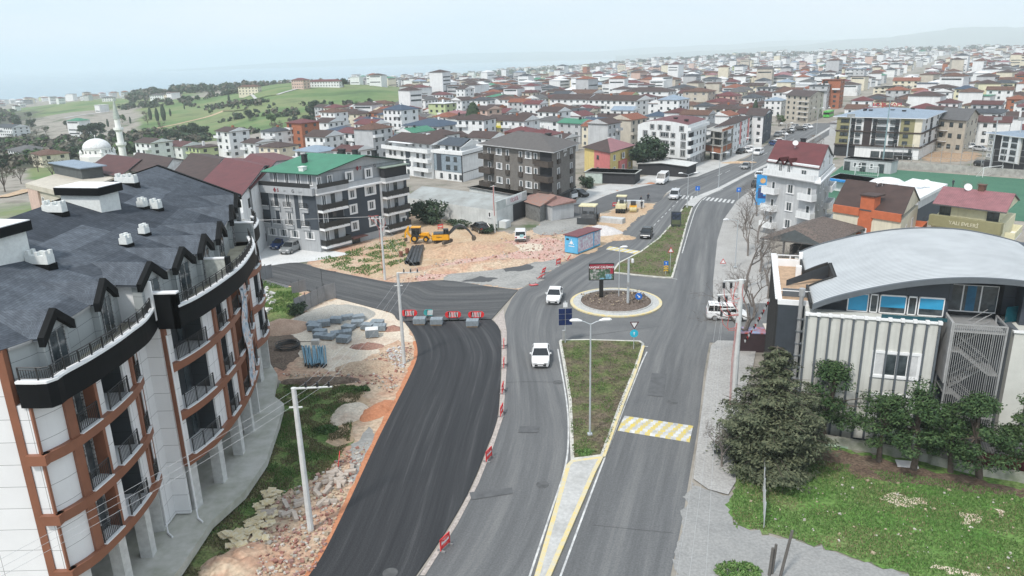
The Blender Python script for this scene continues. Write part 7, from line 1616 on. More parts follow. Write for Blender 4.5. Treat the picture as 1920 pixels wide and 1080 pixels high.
 # ---- people
def person(px,rz,lab,pose,top,legs):
 sk=bpy.data.meshes.new('person');J=dict(pel=(0,0,.95),ch=(0,pose.get('lean',0)*.5,1.28),nk=(0,pose.get('lean',0)*.8,1.5),hd=(0,pose.get('lean',0)*.9,1.62),ht=(0,pose.get('lean',0)*.9,1.76),lh=(-.1,0,.9),lk=(-.13,-.06-pose.get('st',0),.5),lf=(-.15,-pose.get('st',0)*1.6,.07),lt=(-.15,-.17-pose.get('st',0)*1.6,.04),rh=(.1,0,.9),rk=(.13,pose.get('st',0)-.04,.5),rf=(.15,pose.get('st',0)*1.8,.07),rt_=(.15,-.17+pose.get('st',0)*1.8,.04),ls=(-.19,pose.get('lean',0)*.7,1.42),le=(-.27,pose.get('lean',0)*.7-.05-pose.get('arm',0)*.15,1.15),lw=(-.26,-.15-pose.get('arm',0)*.35+pose.get('lean',0)*.7,.92+pose.get('arm',0)*.25),rs=(.19,pose.get('lean',0)*.7,1.42),re=(.28,pose.get('lean',0)*.7-.05,1.15),rw=(.25,-.15+pose.get('lean',0)*.7,.92))
 ks=list(J);E_=[('pel','ch'),('ch','nk'),('nk','hd'),('hd','ht'),('pel','lh'),('lh','lk'),('lk','lf'),('lf','lt'),('pel','rh'),('rh','rk'),('rk','rf'),('rf','rt_'),('ch','ls'),('ls','le'),('le','lw'),('ch','rs'),('rs','re'),('re','rw')]
 sk.from_pydata([J[k]for k in ks],[(ks.index(a),ks.index(c))for a,c in E_],[]);o=put(sk,'person',None);sm_=o.modifiers.new('skin','SKIN');o.modifiers.new('sub','SUBSURF').levels=1
 rad=dict(pel=.155,ch=.17,nk=.06,hd=.095,ht=.085,lh=.1,lk=.065,lf=.05,lt=.045,rh=.1,rk=.065,rf=.05,rt_=.045,ls=.075,le=.05,lw=.04,rs=.075,re=.05,rw=.04)
 for i,k in enumerate(ks):v=sk.skin_vertices[0].data[i];v.radius=(rad[k],rad[k]*(.8 if k in('pel','ch')else 1));v.use_root=k=='pel'
 dg=bpy.context.evaluated_depsgraph_get();me=bpy.data.meshes.new_from_object(o.evaluated_get(dg));bpy.data.objects.remove(o);me.materials.clear()
 for m_ in(top,legs,mat('skin',(.42,.26,.18),.6),mat('dark_hair',.02)):me.materials.append(m_)
 for p_ in me.polygons:
  c=p_.center;p_.material_index=1 if c.z<.93 else(3 if c.z>1.7 else(2 if(c.z>1.52 or(c.z<1.0 and abs(c.x)>.22))else 0));p_.use_smooth=True
 p=P(*px);o=tag(put(me,'person',None,(p.x,p.y,0),rz),lab,'person');return o
DKC,GRC=mat('dark_workwear',(.025,.03,.045),.9),mat('dark_trousers',(.03,.03,.035),.9)
person((1215,378),R(150),'worker in dark clothes standing on the fresh asphalt edge',{'st':.12,'arm':.4},DKC,GRC);person((1200,383),R(60),'worker in dark clothes bending behind the bundle',{'lean':-.25,'arm':.8},DKC,GRC);person((1203,392),R(200),'worker in dark clothes standing in front of the bundle',{'st':.05,'arm':.3},DKC,GRC)
person((1474,279),R(140),'pedestrian in dark clothes far up the boulevard median',{'st':.15},DKC,GRC);person((1786,351),R(10),'person in dark clothes standing on the football pitch',{'st':.1},DKC,GRC)
# ---------------------------------------------------------------- poles, lamps, signs, barriers
WPOLE=mat('white_concrete_pole',(.62,.63,.62),.8,var=.08,scale=2);PGREY=mat('grey_pole',(.50,.53,.55),.5,.2,var=.05);INS=mat('black_insulator',.015,.3);REDC=mat('red_cable',(.55,.10,.08),.6);WIRE=mat('wire',(.5,.5,.5),.5)
def upole(px,h,lab,arms=(),r0=.19,r1=.12,m=WPOLE,name='utility_pole',cat='utility pole',collar=None,rz=0):
 p=P(*px);e=thing(name,lab,cat,(p.x,p.y,0),rz);q=MB();q.tube((0,0,0),(0,0,h),r0,r1,10);q.build('pole',m,e)
 for(z,x0,x1,ins,up)in arms:
  q=MB();q.tube((x0,0,z),(x1,0,z+.06),.075,.055,6);
  a=q.build('cross_arm',m,e)
  for x in ins:
   q=MB()
   for k in range(4):zz=z+(.1+k*.08)*up;q.tube((x,0,zz),(x,0,zz+.06*up),.085 if k<3 else .05,.06,8)
   q.build('insulator',INS,a)
 if collar:q=MB();q.tube((-.4,0,collar),(.4,0,collar),.06,n=6);q.build('bracket',m,e)
 return e
upole((583,995),10.1,'white concrete utility pole nearest the camera, arm reaching right',[(10.05,-.15,2.35,(.75,1.45,2.15),1)],r0=.21,r1=.15,collar=8.8)
upole((758,681),9.4,'white concrete utility pole beside the kerbstone pallets, arm reaching right',[(9.35,-.1,2.1,(.6,1.25,1.9),1)],r0=.18,r1=.13,collar=8.1)
e=upole((722,525),8.9,'concrete utility pole with red cables and crossarm on the grassy lot',[(8.6,-1.6,.6,(-1.3,-.7,.4),1),(7.4,-.3,.8,(),1)],r0=.17,r1=.12,collar=5.2)
q=MB();q.path([(-1.4,-.05,8.7),(-.8,-.1,8.2),(-.25,-.15,7.4),(-.22,-.15,1)],.035,5);q.path([(-.8,.05,8.9),(-.4,-.1,8.5),(.1,-.12,7.8)],.03,5);q.path([(.4,.05,8.9),(.7,-.1,8.0),(.15,-.15,7.0)],.03,5);q.path([(-1.6,0,9.0),(-1,-.1,8.95),(-.2,0,9.05)],.04,5);q.build('red_cables',REDC,e)
e=upole((928,436),8.2,'thin concrete pole with red cable in front of the workshop',[(8.0,-.5,.5,(-.4,.4),1)],r0=.16,r1=.11);q=MB();q.path([(0,-.14,8.1),(-.1,-.2,6),(0,-.2,3)],.05,5);q.build('red_cables',REDC,e)
bp_=P(1371,800);RH=13.0
e=upole((1371,800),12.4,'thick white concrete pole with three insulator arms and looping red cables by the cedar',[(12.3,-1.35,.35,(),1),(11.2,-1.75,.1,(),1),(10.05,-1.45,.1,(),1)],r0=.30,r1=.20)
for z,xs in((12.3,(-1.3,-.75)),(11.2,(-1.6,-1.05)),(10.05,(-1.35,-.75))):
 for x in xs:
  q=MB()
  for k in range(6):q.tube((x,0,z-.12-k*.075),(x,0,z-.17-k*.075),.12 if k%2==0 else .09,.1,8)
  q.build('insulator',INS,e)
q=MB();rnd.seed(3)
for(a,c)in(((-1.3,0,11.8),(-.2,-.2,10.6)),((-.75,0,11.8),(-.1,-.2,11.0)),((-1.6,0,10.7),(-.1,-.2,9.6)),((-1.05,0,10.7),(-.1,-.2,9.7)),((-1.35,0,9.5),(-.2,-.2,8.6)),((-.75,0,9.5),(-.2,-.2,8.4)),((-.2,0,12.2),(-.5,-.2,10.4)),((.1,-.2,12.1),(.25,-.2,10.6)),((-.4,0,12.2),(-.15,-.2,9.9))):
 a,c=Vector(a),Vector(c);m_=(a+c)/2+Vector((rnd.uniform(-.35,.1),-.15,-.55));q.path([a,a.lerp(m_,.5)+Vector((-.1,0,-.15)),m_,m_.lerp(c,.5),c],.022,4)
for x in(-.36,-.42,-.3):q.path([(x*.6,-.25,9),(x,-.28,6),(x*.9,-.3,2)],.012,4)
q.build('red_cables',REDC,e)
def lamp(px,h,lab,two=True,arm=1.1,rz=0,r=.07,grp=None,one=1):
 p=P(*px);e=thing('street_lamp',lab,'street lamp',(p.x,p.y,.15),rz,grp);q=MB();q.tube((0,0,0),(0,0,h-.15),r*1.2,r*.8,8);q.build('pole',PGREY,e);q=MB();q.box(-.18,.18,-.18,.18,0,.12);q.build('base_plate',PGREY,e)
 for s_ in((-1,1)if two else(one,)):
  q=MB();q.path([(0,0,h-.2),(s_*arm*.6,0,h+.02),(s_*arm,0,h+.1)],.035,6);a=q.build('arm',PGREY,e);q=MB()
  q.path([(s_*(arm-.1),0,h+.1),(s_*(arm+.25),0,h+.17),(s_*(arm+.7),0,h+.17),(s_*(arm+.85),0,h+.15)],[.06,.14,.13,.04],8);q.build('lamp_head',FRAMEW,a)
 return e
lamp((1106,818),9.5,'double-armed street lamp standing on the lower grass island',arm=.75)
lamp((1160,566),6.6,'slender lamp post in the middle of the roundabout',two=False,arm=.12,r=.05)
for px,h,lab in(((1288,390),6.5,'lamp post at the tip of the upper grass island'),((1347,353),7.5,'lamp post on the narrow median beyond the far crosswalk'),((1409,322),8,'lamp post on the median before the narrow grey house'),((1470,289),8.5,'lamp post far along the median'),((1530,254),9,'furthest lamp post on the median')):lamp(px,h,lab,r=.06,grp='lamp posts along the median')
lamp((1378,503),6.8,'single-armed lamp over the pale bay right of the upper island',two=False,one=-1,arm=1.6,rz=R(20))
for px,h,lab in(((1653,322),17,'tall teal floodlight mast at the near corner of the pitch'),((1585,318),13,'grey floodlight mast left of the clubhouse'),((1855,320),12,'floodlight mast by the far goal'),((1900,322),12,'floodlight mast at the right edge of the pitch')):
 p=P(*px);e=thing('floodlight_mast',lab,'floodlight',(p.x,p.y,0));q=MB();q.tube((0,0,0),(0,0,h),.2,.1,8);q.build('mast',mat('teal_mast',(.25,.36,.38),.5)if h==17 else PGREY,e);q=MB();q.box(-.9,.9,-.15,.15,h-.2,h+.5);q.build('floodlights',GREYM,e)
 # CCTV pole on the roundabout
p=P(1177,576);e=thing('camera_pole','thick pale pole with a white dome camera on the roundabout','camera pole',(p.x,p.y,.5));q=MB();q.tube((0,0,-.3),(0,0,5.6),.17,.13,10);q.build('pole',PGREY,e);q=MB();q.box(-.1,.1,-.05,.5,0,.1);
q=MB();q.tube((0,0,5.4),(.45,0,5.5),.04,n=6);a=q.build('bracket',PGREY,e);q=MB();q.lathe([(.02,4.95),(.14,5.0),(.17,5.15),(.15,5.45),(.05,5.5)],10,c=(.45,0,0));q.build('camera',FRAMEW,a);q=MB();q.box(-.16,.1,-.26,-.14,2.2,2.7);q.build('junction_box',GREYM,e)
# advertising screen
p=P(1127,566);e=thing('billboard','black framed billboard on a single post reading KAV\u015eAK \u00c7ALI\u015eMASI','billboard',(p.x,p.y,.6),R(-1));BF=mat('billboard_frame',.018,.4);q=MB();q.box(-.24,.24,-.16,.16,-.3,2.3);q.build('post',BF,e);q=MB();q.box(-1.52,1.52,-.12,.12,2.2,4.3);fr=q.build('panel_frame',BF,e)
pm=bpy.data.materials.new('billboard_picture');pm.use_nodes=True;N=pm.node_tree.nodes;l=pm.node_tree.links.new;co=N.new('ShaderNodeTexCoord');v_=N.new('ShaderNodeTexVoronoi');v_.inputs['Scale'].default_value=5;l(co.outputs['Object'],v_.inputs['Vector']);n_=N.new('ShaderNodeTexNoise');n_.inputs['Scale'].default_value=3.5;n_.inputs['Detail'].default_value=6;l(co.outputs['Object'],n_.inputs['Vector']);cr=N.new('ShaderNodeValToRGB');ee=cr.color_ramp.elements;ee.new(.5);ee.new(.6)
for i,(ps,c)in enumerate(((.3,(.03,.04,.035)),(.45,(.05,.12,.06)),(.55,(.22,.22,.21)),(.68,(.50,.50,.46)))):ee[i].position=ps;ee[i].color=(*c,1)
l(n_.outputs[0],cr.inputs[0]);l(cr.outputs[0],N['Principled BSDF'].inputs['Base Color'])
CRIM=mat('crimson_print',(.36,.025,.05),.5,var=.1);q=MB();q.box(-1.42,1.42,-.135,-.12,2.3,3.62);q.build('picture',pm,fr);q=MB();q.box(-1.42,1.42,-.137,-.12,3.62,4.2);q.prism([(1.05,-.137),(1.42,-.137),(1.42,-.12),(1.05,-.12)],3.0,3.62);q.build('red_header',CRIM,fr)
q=MB();q.box(.5,1.2,-.142,-.12,2.35,2.95);q.box(-.2,.35,-.141,-.12,2.34,2.5);q.build('blue_logo_patch',mat('pale_blue_print',(.22,.45,.60),.5,var=.3,scale=4),fr)
for txt,s_,z in(('KAV\u015eAK \u00c7ALI\u015eMASI',.36,3.83),('- - - - - - - - - - - - - - - - - - -',.12,4.07)):
 me=text_mesh(txt,s_,'lettering',.005,True);me.materials.append(FRAMEW);o=put(me,'lettering',fr,(0,-.145,z));o.rotation_euler=(math.pi/2,0,0)
 if s_>.2:o.scale=(.93,1,1)
 # solar panel board
p=P(1060,645);e=thing('solar_panel_pole','pole carrying two columns of dark blue solar panels under a small white sign','solar panel',(p.x,p.y,.15),R(4));q=MB();q.tube((0,0,0),(0,0,4.6),.06,n=8);q.build('pole',PGREY,e);SOL=mat('solar_cells',(.012,.03,.12),.2,var=.2,scale=6,spec=.7)
for x in(-.36,.36):
 for i in range(3):q=MB();q.box(x-.33,x+.33,-.1,-.06,2.0+i*.62,2.56+i*.62);o=q.build('solar_panel',SOL,e)
q=MB();q.box(-.72,.72,-.06,-.03,1.98,3.84);q.build('panel_rack',GREYM,e);q=MB();q.box(-.22,.22,-.1,-.06,3.95,4.45);q.build('sign_plate',FRAMEW,e);q=MB();q.box(-.32,-.05,-.12,.12,.3,1.4);q.build('control_cabinet',GREYM,e)
# road signs
RSG,BSG=mat('sign_red',(.60,.03,.03),.4),mat('sign_blue',(.02,.17,.62),.4)
def sign(px,h,lab,parts,rz=0,z0=.15,name='road_sign',r=.035):
 p=P(*px);e=thing(name,lab,'road sign',(p.x,p.y,z0),rz);q=MB();q.tube((0,0,0),(0,0,h),r,n=6);q.build('post',PGREY,e)
 for kind,z,s_,m_ in parts:
  q=MB()
  if kind=='disc':q.tube((0,-.05,z),(0,-.07,z),s_,n=20)
  elif kind=='tri':q.mesh([(-s_,-.05,z-s_*.8),(s_,-.05,z-s_*.8),(0,-.05,z+s_),(-s_,-.07,z-s_*.8),(s_,-.07,z-s_*.8),(0,-.07,z+s_)],[(3,4,5),(0,2,1),(0,1,4,3),(1,2,5,4),(2,0,3,5)])
  elif kind=='tridown':q.mesh([(-s_,-.05,z+s_*.8),(s_,-.05,z+s_*.8),(0,-.05,z-s_),(-s_,-.07,z+s_*.8),(s_,-.07,z+s_*.8),(0,-.07,z-s_)],[(3,5,4),(0,1,2),(0,3,4,1),(1,4,5,2),(2,5,3,0)])
  elif kind in('sq',):q.box(-s_,s_,-.07,-.05,z-s_,z+s_)
  if kind in('arrow','uparrow'):
   a=R(-135)if kind=='arrow' else 0
   pts=[(-.05,-.3),(.05,-.3),(.05,.05),(.18,.05),(0,.3),(-.18,.05),(-.05,.05)];pts=[((x*math.cos(a)-y*math.sin(a))*s_/.35,(x*math.sin(a)+y*math.cos(a))*s_/.35)for x,y in pts]
   q.mesh([(x,-.085,z+y)for x,y in pts]+[(x,-.07,z+y)for x,y in pts],[tuple(range(7)),(0,7,8,1),(1,8,9,2),(2,9,10,3),(3,10,11,4),(4,11,12,5),(5,12,13,6),(6,13,7,0)])
   nm='arrow_symbol'
  elif kind=='chev':
   for i in range(3):zc=z+(i-1)*.3;q.mesh([(-s_,-.08,zc-.15),(0,-.08,zc),(s_,-.08,zc-.15),(s_,-.08,zc),(0,-.08,zc+.15),(-s_,-.08,zc)],[(0,1,4,5),(1,2,3,4)])
   nm='chevrons'
  else:nm='sign_plate'
  if kind in('tri','tridown')and s_>.4:
   o=q.build(nm,m_,e);qq=MB();k=.68;zc=z+(.04 if kind=='tri' else-.04)*-1;f=1 if kind=='tri' else-1
   qq.mesh([(-s_*k,-.075,z-f*s_*.62),(s_*k,-.075,z-f*s_*.62),(0,-.075,z+f*s_*.6)],[(0,1,2)if f>0 else(0,2,1)]);qq.build('white_centre',FRAMEW,o)
  else:q.build(nm,m_,e)
 return e
e=sign((1188,657),2.7,'upside-down triangular yield sign above a round light blue sign at the lower island corner',[('tridown',2.6,.46,mat('dark_red_border',(.08,.012,.02))),('disc',1.72,.42,mat('sign_cyan',(.03,.52,.72),.4)),('uparrow',1.72,.22,FRAMEW)])
sign((1197,573),.95,'round blue arrow sign low on the roundabout mulch',[('disc',.75,.42,BSG),('arrow',.75,.3,FRAMEW)],z0=.45)
sign((1248,516),1.8,'small blue sign above yellow chevrons on the upper island',[('sq',1.55,.3,BSG),('chev',.85,.3,mat('sign_yellow',(.80,.45,.02))),('uparrow',1.55,.2,FRAMEW)])
sign((1256,513),3.4,'red triangular warning sign on a thin post at the upper island edge',[('tri',3.2,.42,RSG)]);sign((1355,500),1.0,'red triangular warning sign beside the pale bay',[('tri',.8,.42,RSG)],z0=0)
sign((1307,372),2.2,'blue pedestrian crossing sign left of the median',[('sq',2.0,.45,BSG),('uparrow',2.0,.25,FRAMEW)],z0=.1);sign((1384,374),2.2,'blue pedestrian crossing sign right of the far crosswalk',[('sq',2.0,.45,BSG),('uparrow',2.0,.25,FRAMEW)],z0=0)
# light box on the upper island, totem
p=P(1267,427);e=thing('advertising_lightbox','grey-green advertising lightbox on the upper grass island','advert',(p.x,p.y,.15),R(-15));q=MB();q.box(-.85,.85,-.15,.15,.3,2.7);b_=q.build('case',DKM,e);q=MB();q.box(-.72,.72,-.17,-.15,1.3,2.55);q.build('poster',mat('dark_poster',(.05,.07,.12),.5,var=.5,scale=3),b_);q=MB();q.box(-.72,.72,-.17,-.15,.45,1.25);q.build('poster_strip',mat('green_poster',(.11,.13,.07),.5),b_);q=MB();q.box(-.7,-.4,-.1,.1,0,.3);q.box(.4,.7,-.1,.1,0,.3);q.build('feet',DKM,e)
p=P(1427,388);e=thing('advertising_totem','tall bright blue advertising totem in front of the narrow grey house','totem',(p.x,p.y,0),R(-20));q=MB();q.box(-1.15,1.15,-.2,.2,.4,6.2);b_=q.build('panel',mat('totem_blue',(.05,.36,.78),.4,var=.15,scale=.8),e);q=MB();q.box(-.75,.2,-.23,-.2,2.2,3.7);q.box(-.75,.75,-.225,-.2,1.7,2.2);q.build('dark_print',mat('navy_print',(.02,.06,.22),.5),b_);q=MB();q.box(.2,.85,-.24,-.2,2.5,3.7);q.box(-.6,.6,-.24,-.2,4.1,4.25);q.build('white_print',FRAMEW,b_);q=MB();q.tube((0,-.24,5.1),(0,-.2,5.1),.5,n=16);q.build('orange_badge',mat('badge_orange',(.75,.45,.2),.5),b_);q=MB();q.box(-1.1,1.1,-.5,.5,0,.4);q.build('base',CONC,e)
# red kiosk with flags by the dark wall
p=P(1405,655);e=thing('kiosk','small stall with red and blue pictured roof under the string of flags','kiosk',(p.x,p.y,0),R(-8));q=MB();q.box(-1.4,1.3,-.8,.8,0,2.0);q.build('body',M_('kiosk_dark',(.05,.03,.035)),e);q=MB();q.box(-1.5,1.4,-.9,.9,2.0,2.1);q.build('printed_roof',mat('red_blue_print',(.42,.10,.08),.6,var=.4,scale=1.6,col2=(.18,.35,.55)),e)
q=MB();q.box(1.4,3.4,-.3,1.5,2.2,2.3);q.build('pale_awning',M_('cream_awning',(.66,.60,.52)),e)
e=thing('flag_string','string of small red and white triangular flags beside the dark wall','flags',(0,0,0));a,c=P(1462,520,9.0),P(1395,640,2.2);mid=(a+c)/2-Vector((0,0,.9));pts=[a.lerp(mid,t).lerp(mid.lerp(c,t),t)for t in[i/26 for i in range(27)]];q=MB();q.path(pts,.012,4);q.build('cord',WIRE,e)
for i,p in enumerate(pts[1:-1]):
 q=MB();q.mesh([p+Vector((-.13,0,0)),p+Vector((.13,.02,0)),p+Vector((0,0,-.36))],[(0,2,1),(0,1,2)]);q.build('flag',[FRAMEW,RSG,BUM][i%3],e)
 # blue kiosk container
p0,p1,p2=P(1059,474),P(1083,478),P(1112,456);X=(p1-p0);e=thing('site_cabin','light blue site cabin with dark red sloping roof on the works ground','cabin',(p0.x,p0.y,0),math.atan2(X.y,X.x));wv_=X.length;dv=6.6;q=MB();q.box(0,wv_,0,4.6,.15,2.75);q.box(.1,wv_-.1,4.6,dv,.15,2.6);q.build('body',mat('cabin_blue',(.12,.46,.74),.6,var=.08,scale=1),e);RF=mat('cabin_roof',(.17,.055,.06),.7,var=.08)
for(y0,y1,z)in((-.15,4.62,2.8),(4.7,dv+.1,2.72)):q=MB();q.mesh([(-.2,y0,z-.02),(wv_+.15,y0,z-.02),(wv_+.15,y1,z-.02),(-.2,y1,z-.02),(-.2,y0,z+.1),(wv_+.15,y0,z+.1),(wv_+.15,y1,z+.1),(-.2,y1,z+.1)],[(3,2,1,0),(4,5,6,7),(0,1,5,4),(1,2,6,5),(2,3,7,6),(3,0,4,7)]);q.build('roof',RF,e)
q=MB();q.box(wv_,wv_+.03,.15,4.3,.4,2.6);q.box(wv_-.1,wv_-.07,4.8,dv-.1,.4,2.5);q.build('poster_panel',mat('pale_poster',(.72,.78,.82),.5,var=.3,scale=2.2,col2=(.50,.30,.42)),e);q=MB();q.box(.3,.75,-.03,0,2.1,2.35);q.build('vent',BUM,e)
q=MB()
for a_ in(90,210,330):c_=Vector((wv_*.52+.3*math.cos(R(a_)),0,1.75+.3*math.sin(R(a_))));d_=Vector((wv_*.52+.52*math.cos(R(a_)),0,1.75+.52*math.sin(R(a_))));q.tube(c_-Vector((0,.02,0)),d_-Vector((0,.02,0)),.05,n=5)
q.tube((wv_*.52,-.03,1.75),(wv_*.52,-.01,1.75),.26,n=12);q.box(wv_*.3,wv_*.75,-.02,0,1.15,1.25);q.build('white_emblem',FRAMEW,e)
# barriers
RED=mat('barrier_red',(.75,.035,.04),.5,var=.08)
q=MB();q.box(-.55,.55,-.03,.03,.95,1.05);q.box(-.55,.55,-.03,.03,.2,.3);q.box(-.6,-.5,-.03,.03,.1,1.05);q.box(.5,.6,-.03,.03,.1,1.05)
for i in range(8):q.tube((-.5+i*.13,0,.28),(-.4+i*.13,0,.97),.025,n=4)
q.tube((-.5,0,.3),(.5,0,.95),.04,n=4);q.tube((-.5,0,.95),(.5,0,.3),.04,n=4);BRM=q.data('panel',RED);q=MB()
for x in(-.5,.5):q.box(x-.06,x+.06,-.32,.32,0,.12)
BRF=q.data('feet',mat('grey_feet',.25));q=MB();q.box(-.45,.45,-.035,.035,.55,.68);BRS=q.data('reflective_strip',FRAMEW)
def barrier(px,rz,lab,tilt=0,grp='red barriers along the fresh asphalt',up=0):
 p=P(*px);e=thing('traffic_barrier',lab,'barrier',(p.x,p.y,.02+up),rz,grp);e.rotation_euler=(tilt,0,rz);e.scale=(.85,.85,.85);put(BRM,'panel',e);put(BRF,'feet',e);put(BRS,'reflective_strip',e)
for px,rz,tl,lab in(((945,652),88,0,'first red barrier at the top of the fresh asphalt right edge'),((945,688),86,0,'second red barrier down the fresh asphalt right edge'),((943,736),82,0,'third red barrier down, level with the grass island'),((941,778),78,0,'fourth red barrier down, before the long gap'),((917,862),66,0,'fifth red barrier down the fresh asphalt right edge'),((835,1028),60,0,'nearest red barrier at the bottom right of the fresh asphalt'),((634,872),100,.2,'lone red barrier leaning beside the green verge')):barrier(px,R(rz),lab,tl)
for px,rz,tl,lab in(((1047,497),50,0,'upright red barrier near the blue cabin'),((1018,513),60,.3,'upper tilted red barrier at the broken asphalt edge'),((1011,522),50,.8,'middle tilted red barrier at the broken asphalt edge'),((998,533),20,1.45,'fallen red barrier lying at the broken asphalt edge'),((1064,488),70,.5,'small leaning red barrier before the blue cabin'),((826,430),30,0,'red barrier behind the yellow excavator'),((1153,388),20,0,'red barrier beside the rubber-tyred roller')):barrier(px,R(rz),lab,tl,'red barriers around the works ground')
# round-cornered net signs and kerbstone pallets across the fresh asphalt
def netsign(px,m1,m2,lab,w_=1.3):
 p=P(*px);e=thing('works_sign',lab,'barrier',(p.x,p.y,.07));e.scale=(.85,.85,.85);q=MB();q.box(-w_/2,w_/2,-.04,.04,.25,1.15);q.tube((-w_/2,-.04,.7),(-w_/2,.04,.7),.45,n=16);q.tube((w_/2,-.04,.7),(w_/2,.04,.7),.45,n=16)if w_>1 else None;b_=q.build('panel',m1,e);q=MB()
 for i in range(6):x=-w_/2+w_*(i+.3)/6;q.mesh([(x,-.05,.35),(x+.09,-.05,.35),(x+.2,-.05,1.05),(x+.11,-.05,1.05)],[(0,1,2,3)])
 q.build('white_stripes',m2,b_);q=MB();q.box(-w_/2,-w_/2+.1,-.3,.3,0,.25);q.box(w_/2-.1,w_/2,-.3,.3,0,.25);q.build('feet',DKM,e)
netsign((768,597),RED,FRAMEW,'red and white works board left of the pallets across the asphalt');netsign((850,600),RED,FRAMEW,'red and white works board between the second and third pallet');netsign((893,600),RED,FRAMEW,'red and white works board behind the third pallet');netsign((806,596),mat('teal_board',(.06,.42,.42),.5),FRAMEW,'teal works board between the first two pallets',.75)
KST=mat('grey_kerbstone',(.27,.31,.34),.85,var=.12,scale=3);WOOD=mat('pallet_wood',(.28,.20,.13),.85,var=.2)
def kstack(n):
 q=MB();
 for k in range(n):
  for i in range(4):x=-.52+i*.35;q.box(x-.165,x+.165,-.5,.5,.14+k*.2,.14+k*.2+.185)
 return q.data('kerbstones',KST)
KS={n:kstack(n)for n in(2,3,4)};q=MB()
for y in(-.42,0,.42):q.box(-.62,.62,y-.06,y+.06,0,.1)
for i in range(6):q.box(-.62+i*.22,-.47+i*.22,-.5,.5,.1,.13)
PAL=q.data('pallet',WOOD)
def pallet(px,n,rz,lab,grp,z=0):
 p=P(*px);e=thing('kerbstone_pallet',lab,'pallet',(p.x,p.y,z),rz,grp);put(KS[n],'kerbstones',e);put(PAL,'pallet_base',e)
for px,lab in(((787,608),'left pallet of kerbstones standing across the fresh asphalt'),((819,609),'middle pallet of kerbstones standing across the fresh asphalt'),((886,612),'right pallet of kerbstones standing across the fresh asphalt')):pallet(px,3,R(-3),lab,'pallets across the fresh asphalt',.07)
rows=[(588,612),(608,612),(631,606),(652,602),(672,602),(671,612),(654,618),(690,618),(708,612),(712,620),(600,626),(616,636),(632,630),(648,628),(645,642),(601,634),(590,620)]
od=['first','second','third','fourth','fifth','sixth','seventh','eighth','ninth','tenth','eleventh','twelfth','thirteenth','fourteenth','fifteenth','sixteenth','seventeenth','eighteenth','nineteenth','twentieth']
rnd.seed(4);order=sorted(range(len(rows)),key=lambda i:rows[i][0])
for k_,i in enumerate(order):pallet(rows[i],rnd.choice((2,3,3)),R(rnd.uniform(-25,25)),f'blue-grey kerbstone pallet, {od[k_]} from the left in the storage cluster','kerbstone pallets stored by the gravel heap')
p=P(698,632);e=thing('kerbstone_pallet','taller kerbstone pallet with a white cover beside the storage cluster','pallet',(p.x,p.y,0),R(8));put(KS[4],'kerbstones',e);put(PAL,'pallet_base',e);q=MB();q.box(-.68,.68,-.52,.52,.96,1.02);q.build('white_cover',FRAMEW,e)
p=P(592,645);e=tag(bx('plaster_block',mat('pale_block',(.55,.53,.50)),None,(-.4,.4,-.3,.3,0,.5)),'pale block beside the blue pipes','block');e.location=(p.x,p.y,0)
# blue pipes, coil, steel pipes
BLP=mat('blue_pipe',(.10,.25,.34),.45,var=.15,scale=2);rnd.seed(9)
for i in range(26):
 x=571+(i%13)*3.1+rnd.uniform(-1,1);a=P(x+rnd.uniform(-4,4),653);c=P(x+2+rnd.uniform(-1,4),690-rnd.uniform(0,4));z=.12+(i//13)*.16;a.z=z;c.z=z;q=MB();d=c-a;L_=d.length;q.tube((0,0,0),(0,-L_,0),.07,n=8);o=tag(q.build('plastic_pipe',BLP),'blue plastic pipe with dark end in the fanned bundle','pipe','bundle of blue plastic pipes');o.location=a;o.rotation_euler=(0,0,math.atan2(d.y,d.x)+math.pi/2);q=MB();q.tube((0,-L_,0),(0,-L_-.16,0),.085,n=8);q.build('dark_socket',BUM,o)
p=P(541,651);e=thing('cable_coil','coil of thick black pipe lying beside the blue pipes','coil',(p.x,p.y,.05));q=MB()
for k in range(9):r=1.0+.09*(k%4);cx,cy=rnd.uniform(-.12,.12),rnd.uniform(-.1,.1);q.path([(cx+r*math.cos(t),cy+r*math.sin(t)*.95,.05+k*.045+.03*math.sin(t*2+k))for t in[i*2*math.pi/28 for i in range(29)]],.035,5)
q.path([(.9,0,.1),(1.3,-.6,.05),(.9,-1.1,.03),(0,-1.25,.03),(-1.3,-.9,.03)],.03,5);q.path([(-.9,.3,.1),(-1.2,1.1,.05),(.4,1.4,.03),(2.3,1.3,.03)],.03,5);q.build('coil',BUM,e)
STP=mat('black_steel_pipe',(.045,.05,.055),.45,var=.2)
for i,(a,c,lab)in enumerate((((775,467),(762,496),'leftmost of the four long black pipes in the lot'),((781,466),(770,499),'second of the four long black pipes in the lot'),((786,466),(777,499),'third of the four long black pipes in the lot'),((792,465),(784,498),'rightmost of the four long black pipes in the lot'))):
 a,c=P(*a),P(*c);q=MB();d=c-a;n_=14;L_=d.length;r,r2=.3,.26;V=[(rr*math.cos(t),-y,.3+rr*math.sin(t))for rr in(r,r2)for y in(0,L_)for t in[2*math.pi*j/n_ for j in range(n_)]]
 q.mesh(V,[(j,(j+1)%n_,n_+(j+1)%n_,n_+j)for j in range(n_)]+[(2*n_+j,3*n_+j,3*n_+(j+1)%n_,2*n_+(j+1)%n_)for j in range(n_)]+[(n_+j,n_+(j+1)%n_,3*n_+(j+1)%n_,3*n_+j)for j in range(n_)]+[(j,2*n_+j,2*n_+(j+1)%n_,(j+1)%n_)for j in range(n_)]);o=tag(q.build('steel_pipe',STP,smooth=False),lab,'pipe','black steel pipes in the lot');o.location=(a.x,a.y,.02);o.rotation_euler=(0,0,math.atan2(d.y,d.x)+math.pi/2)
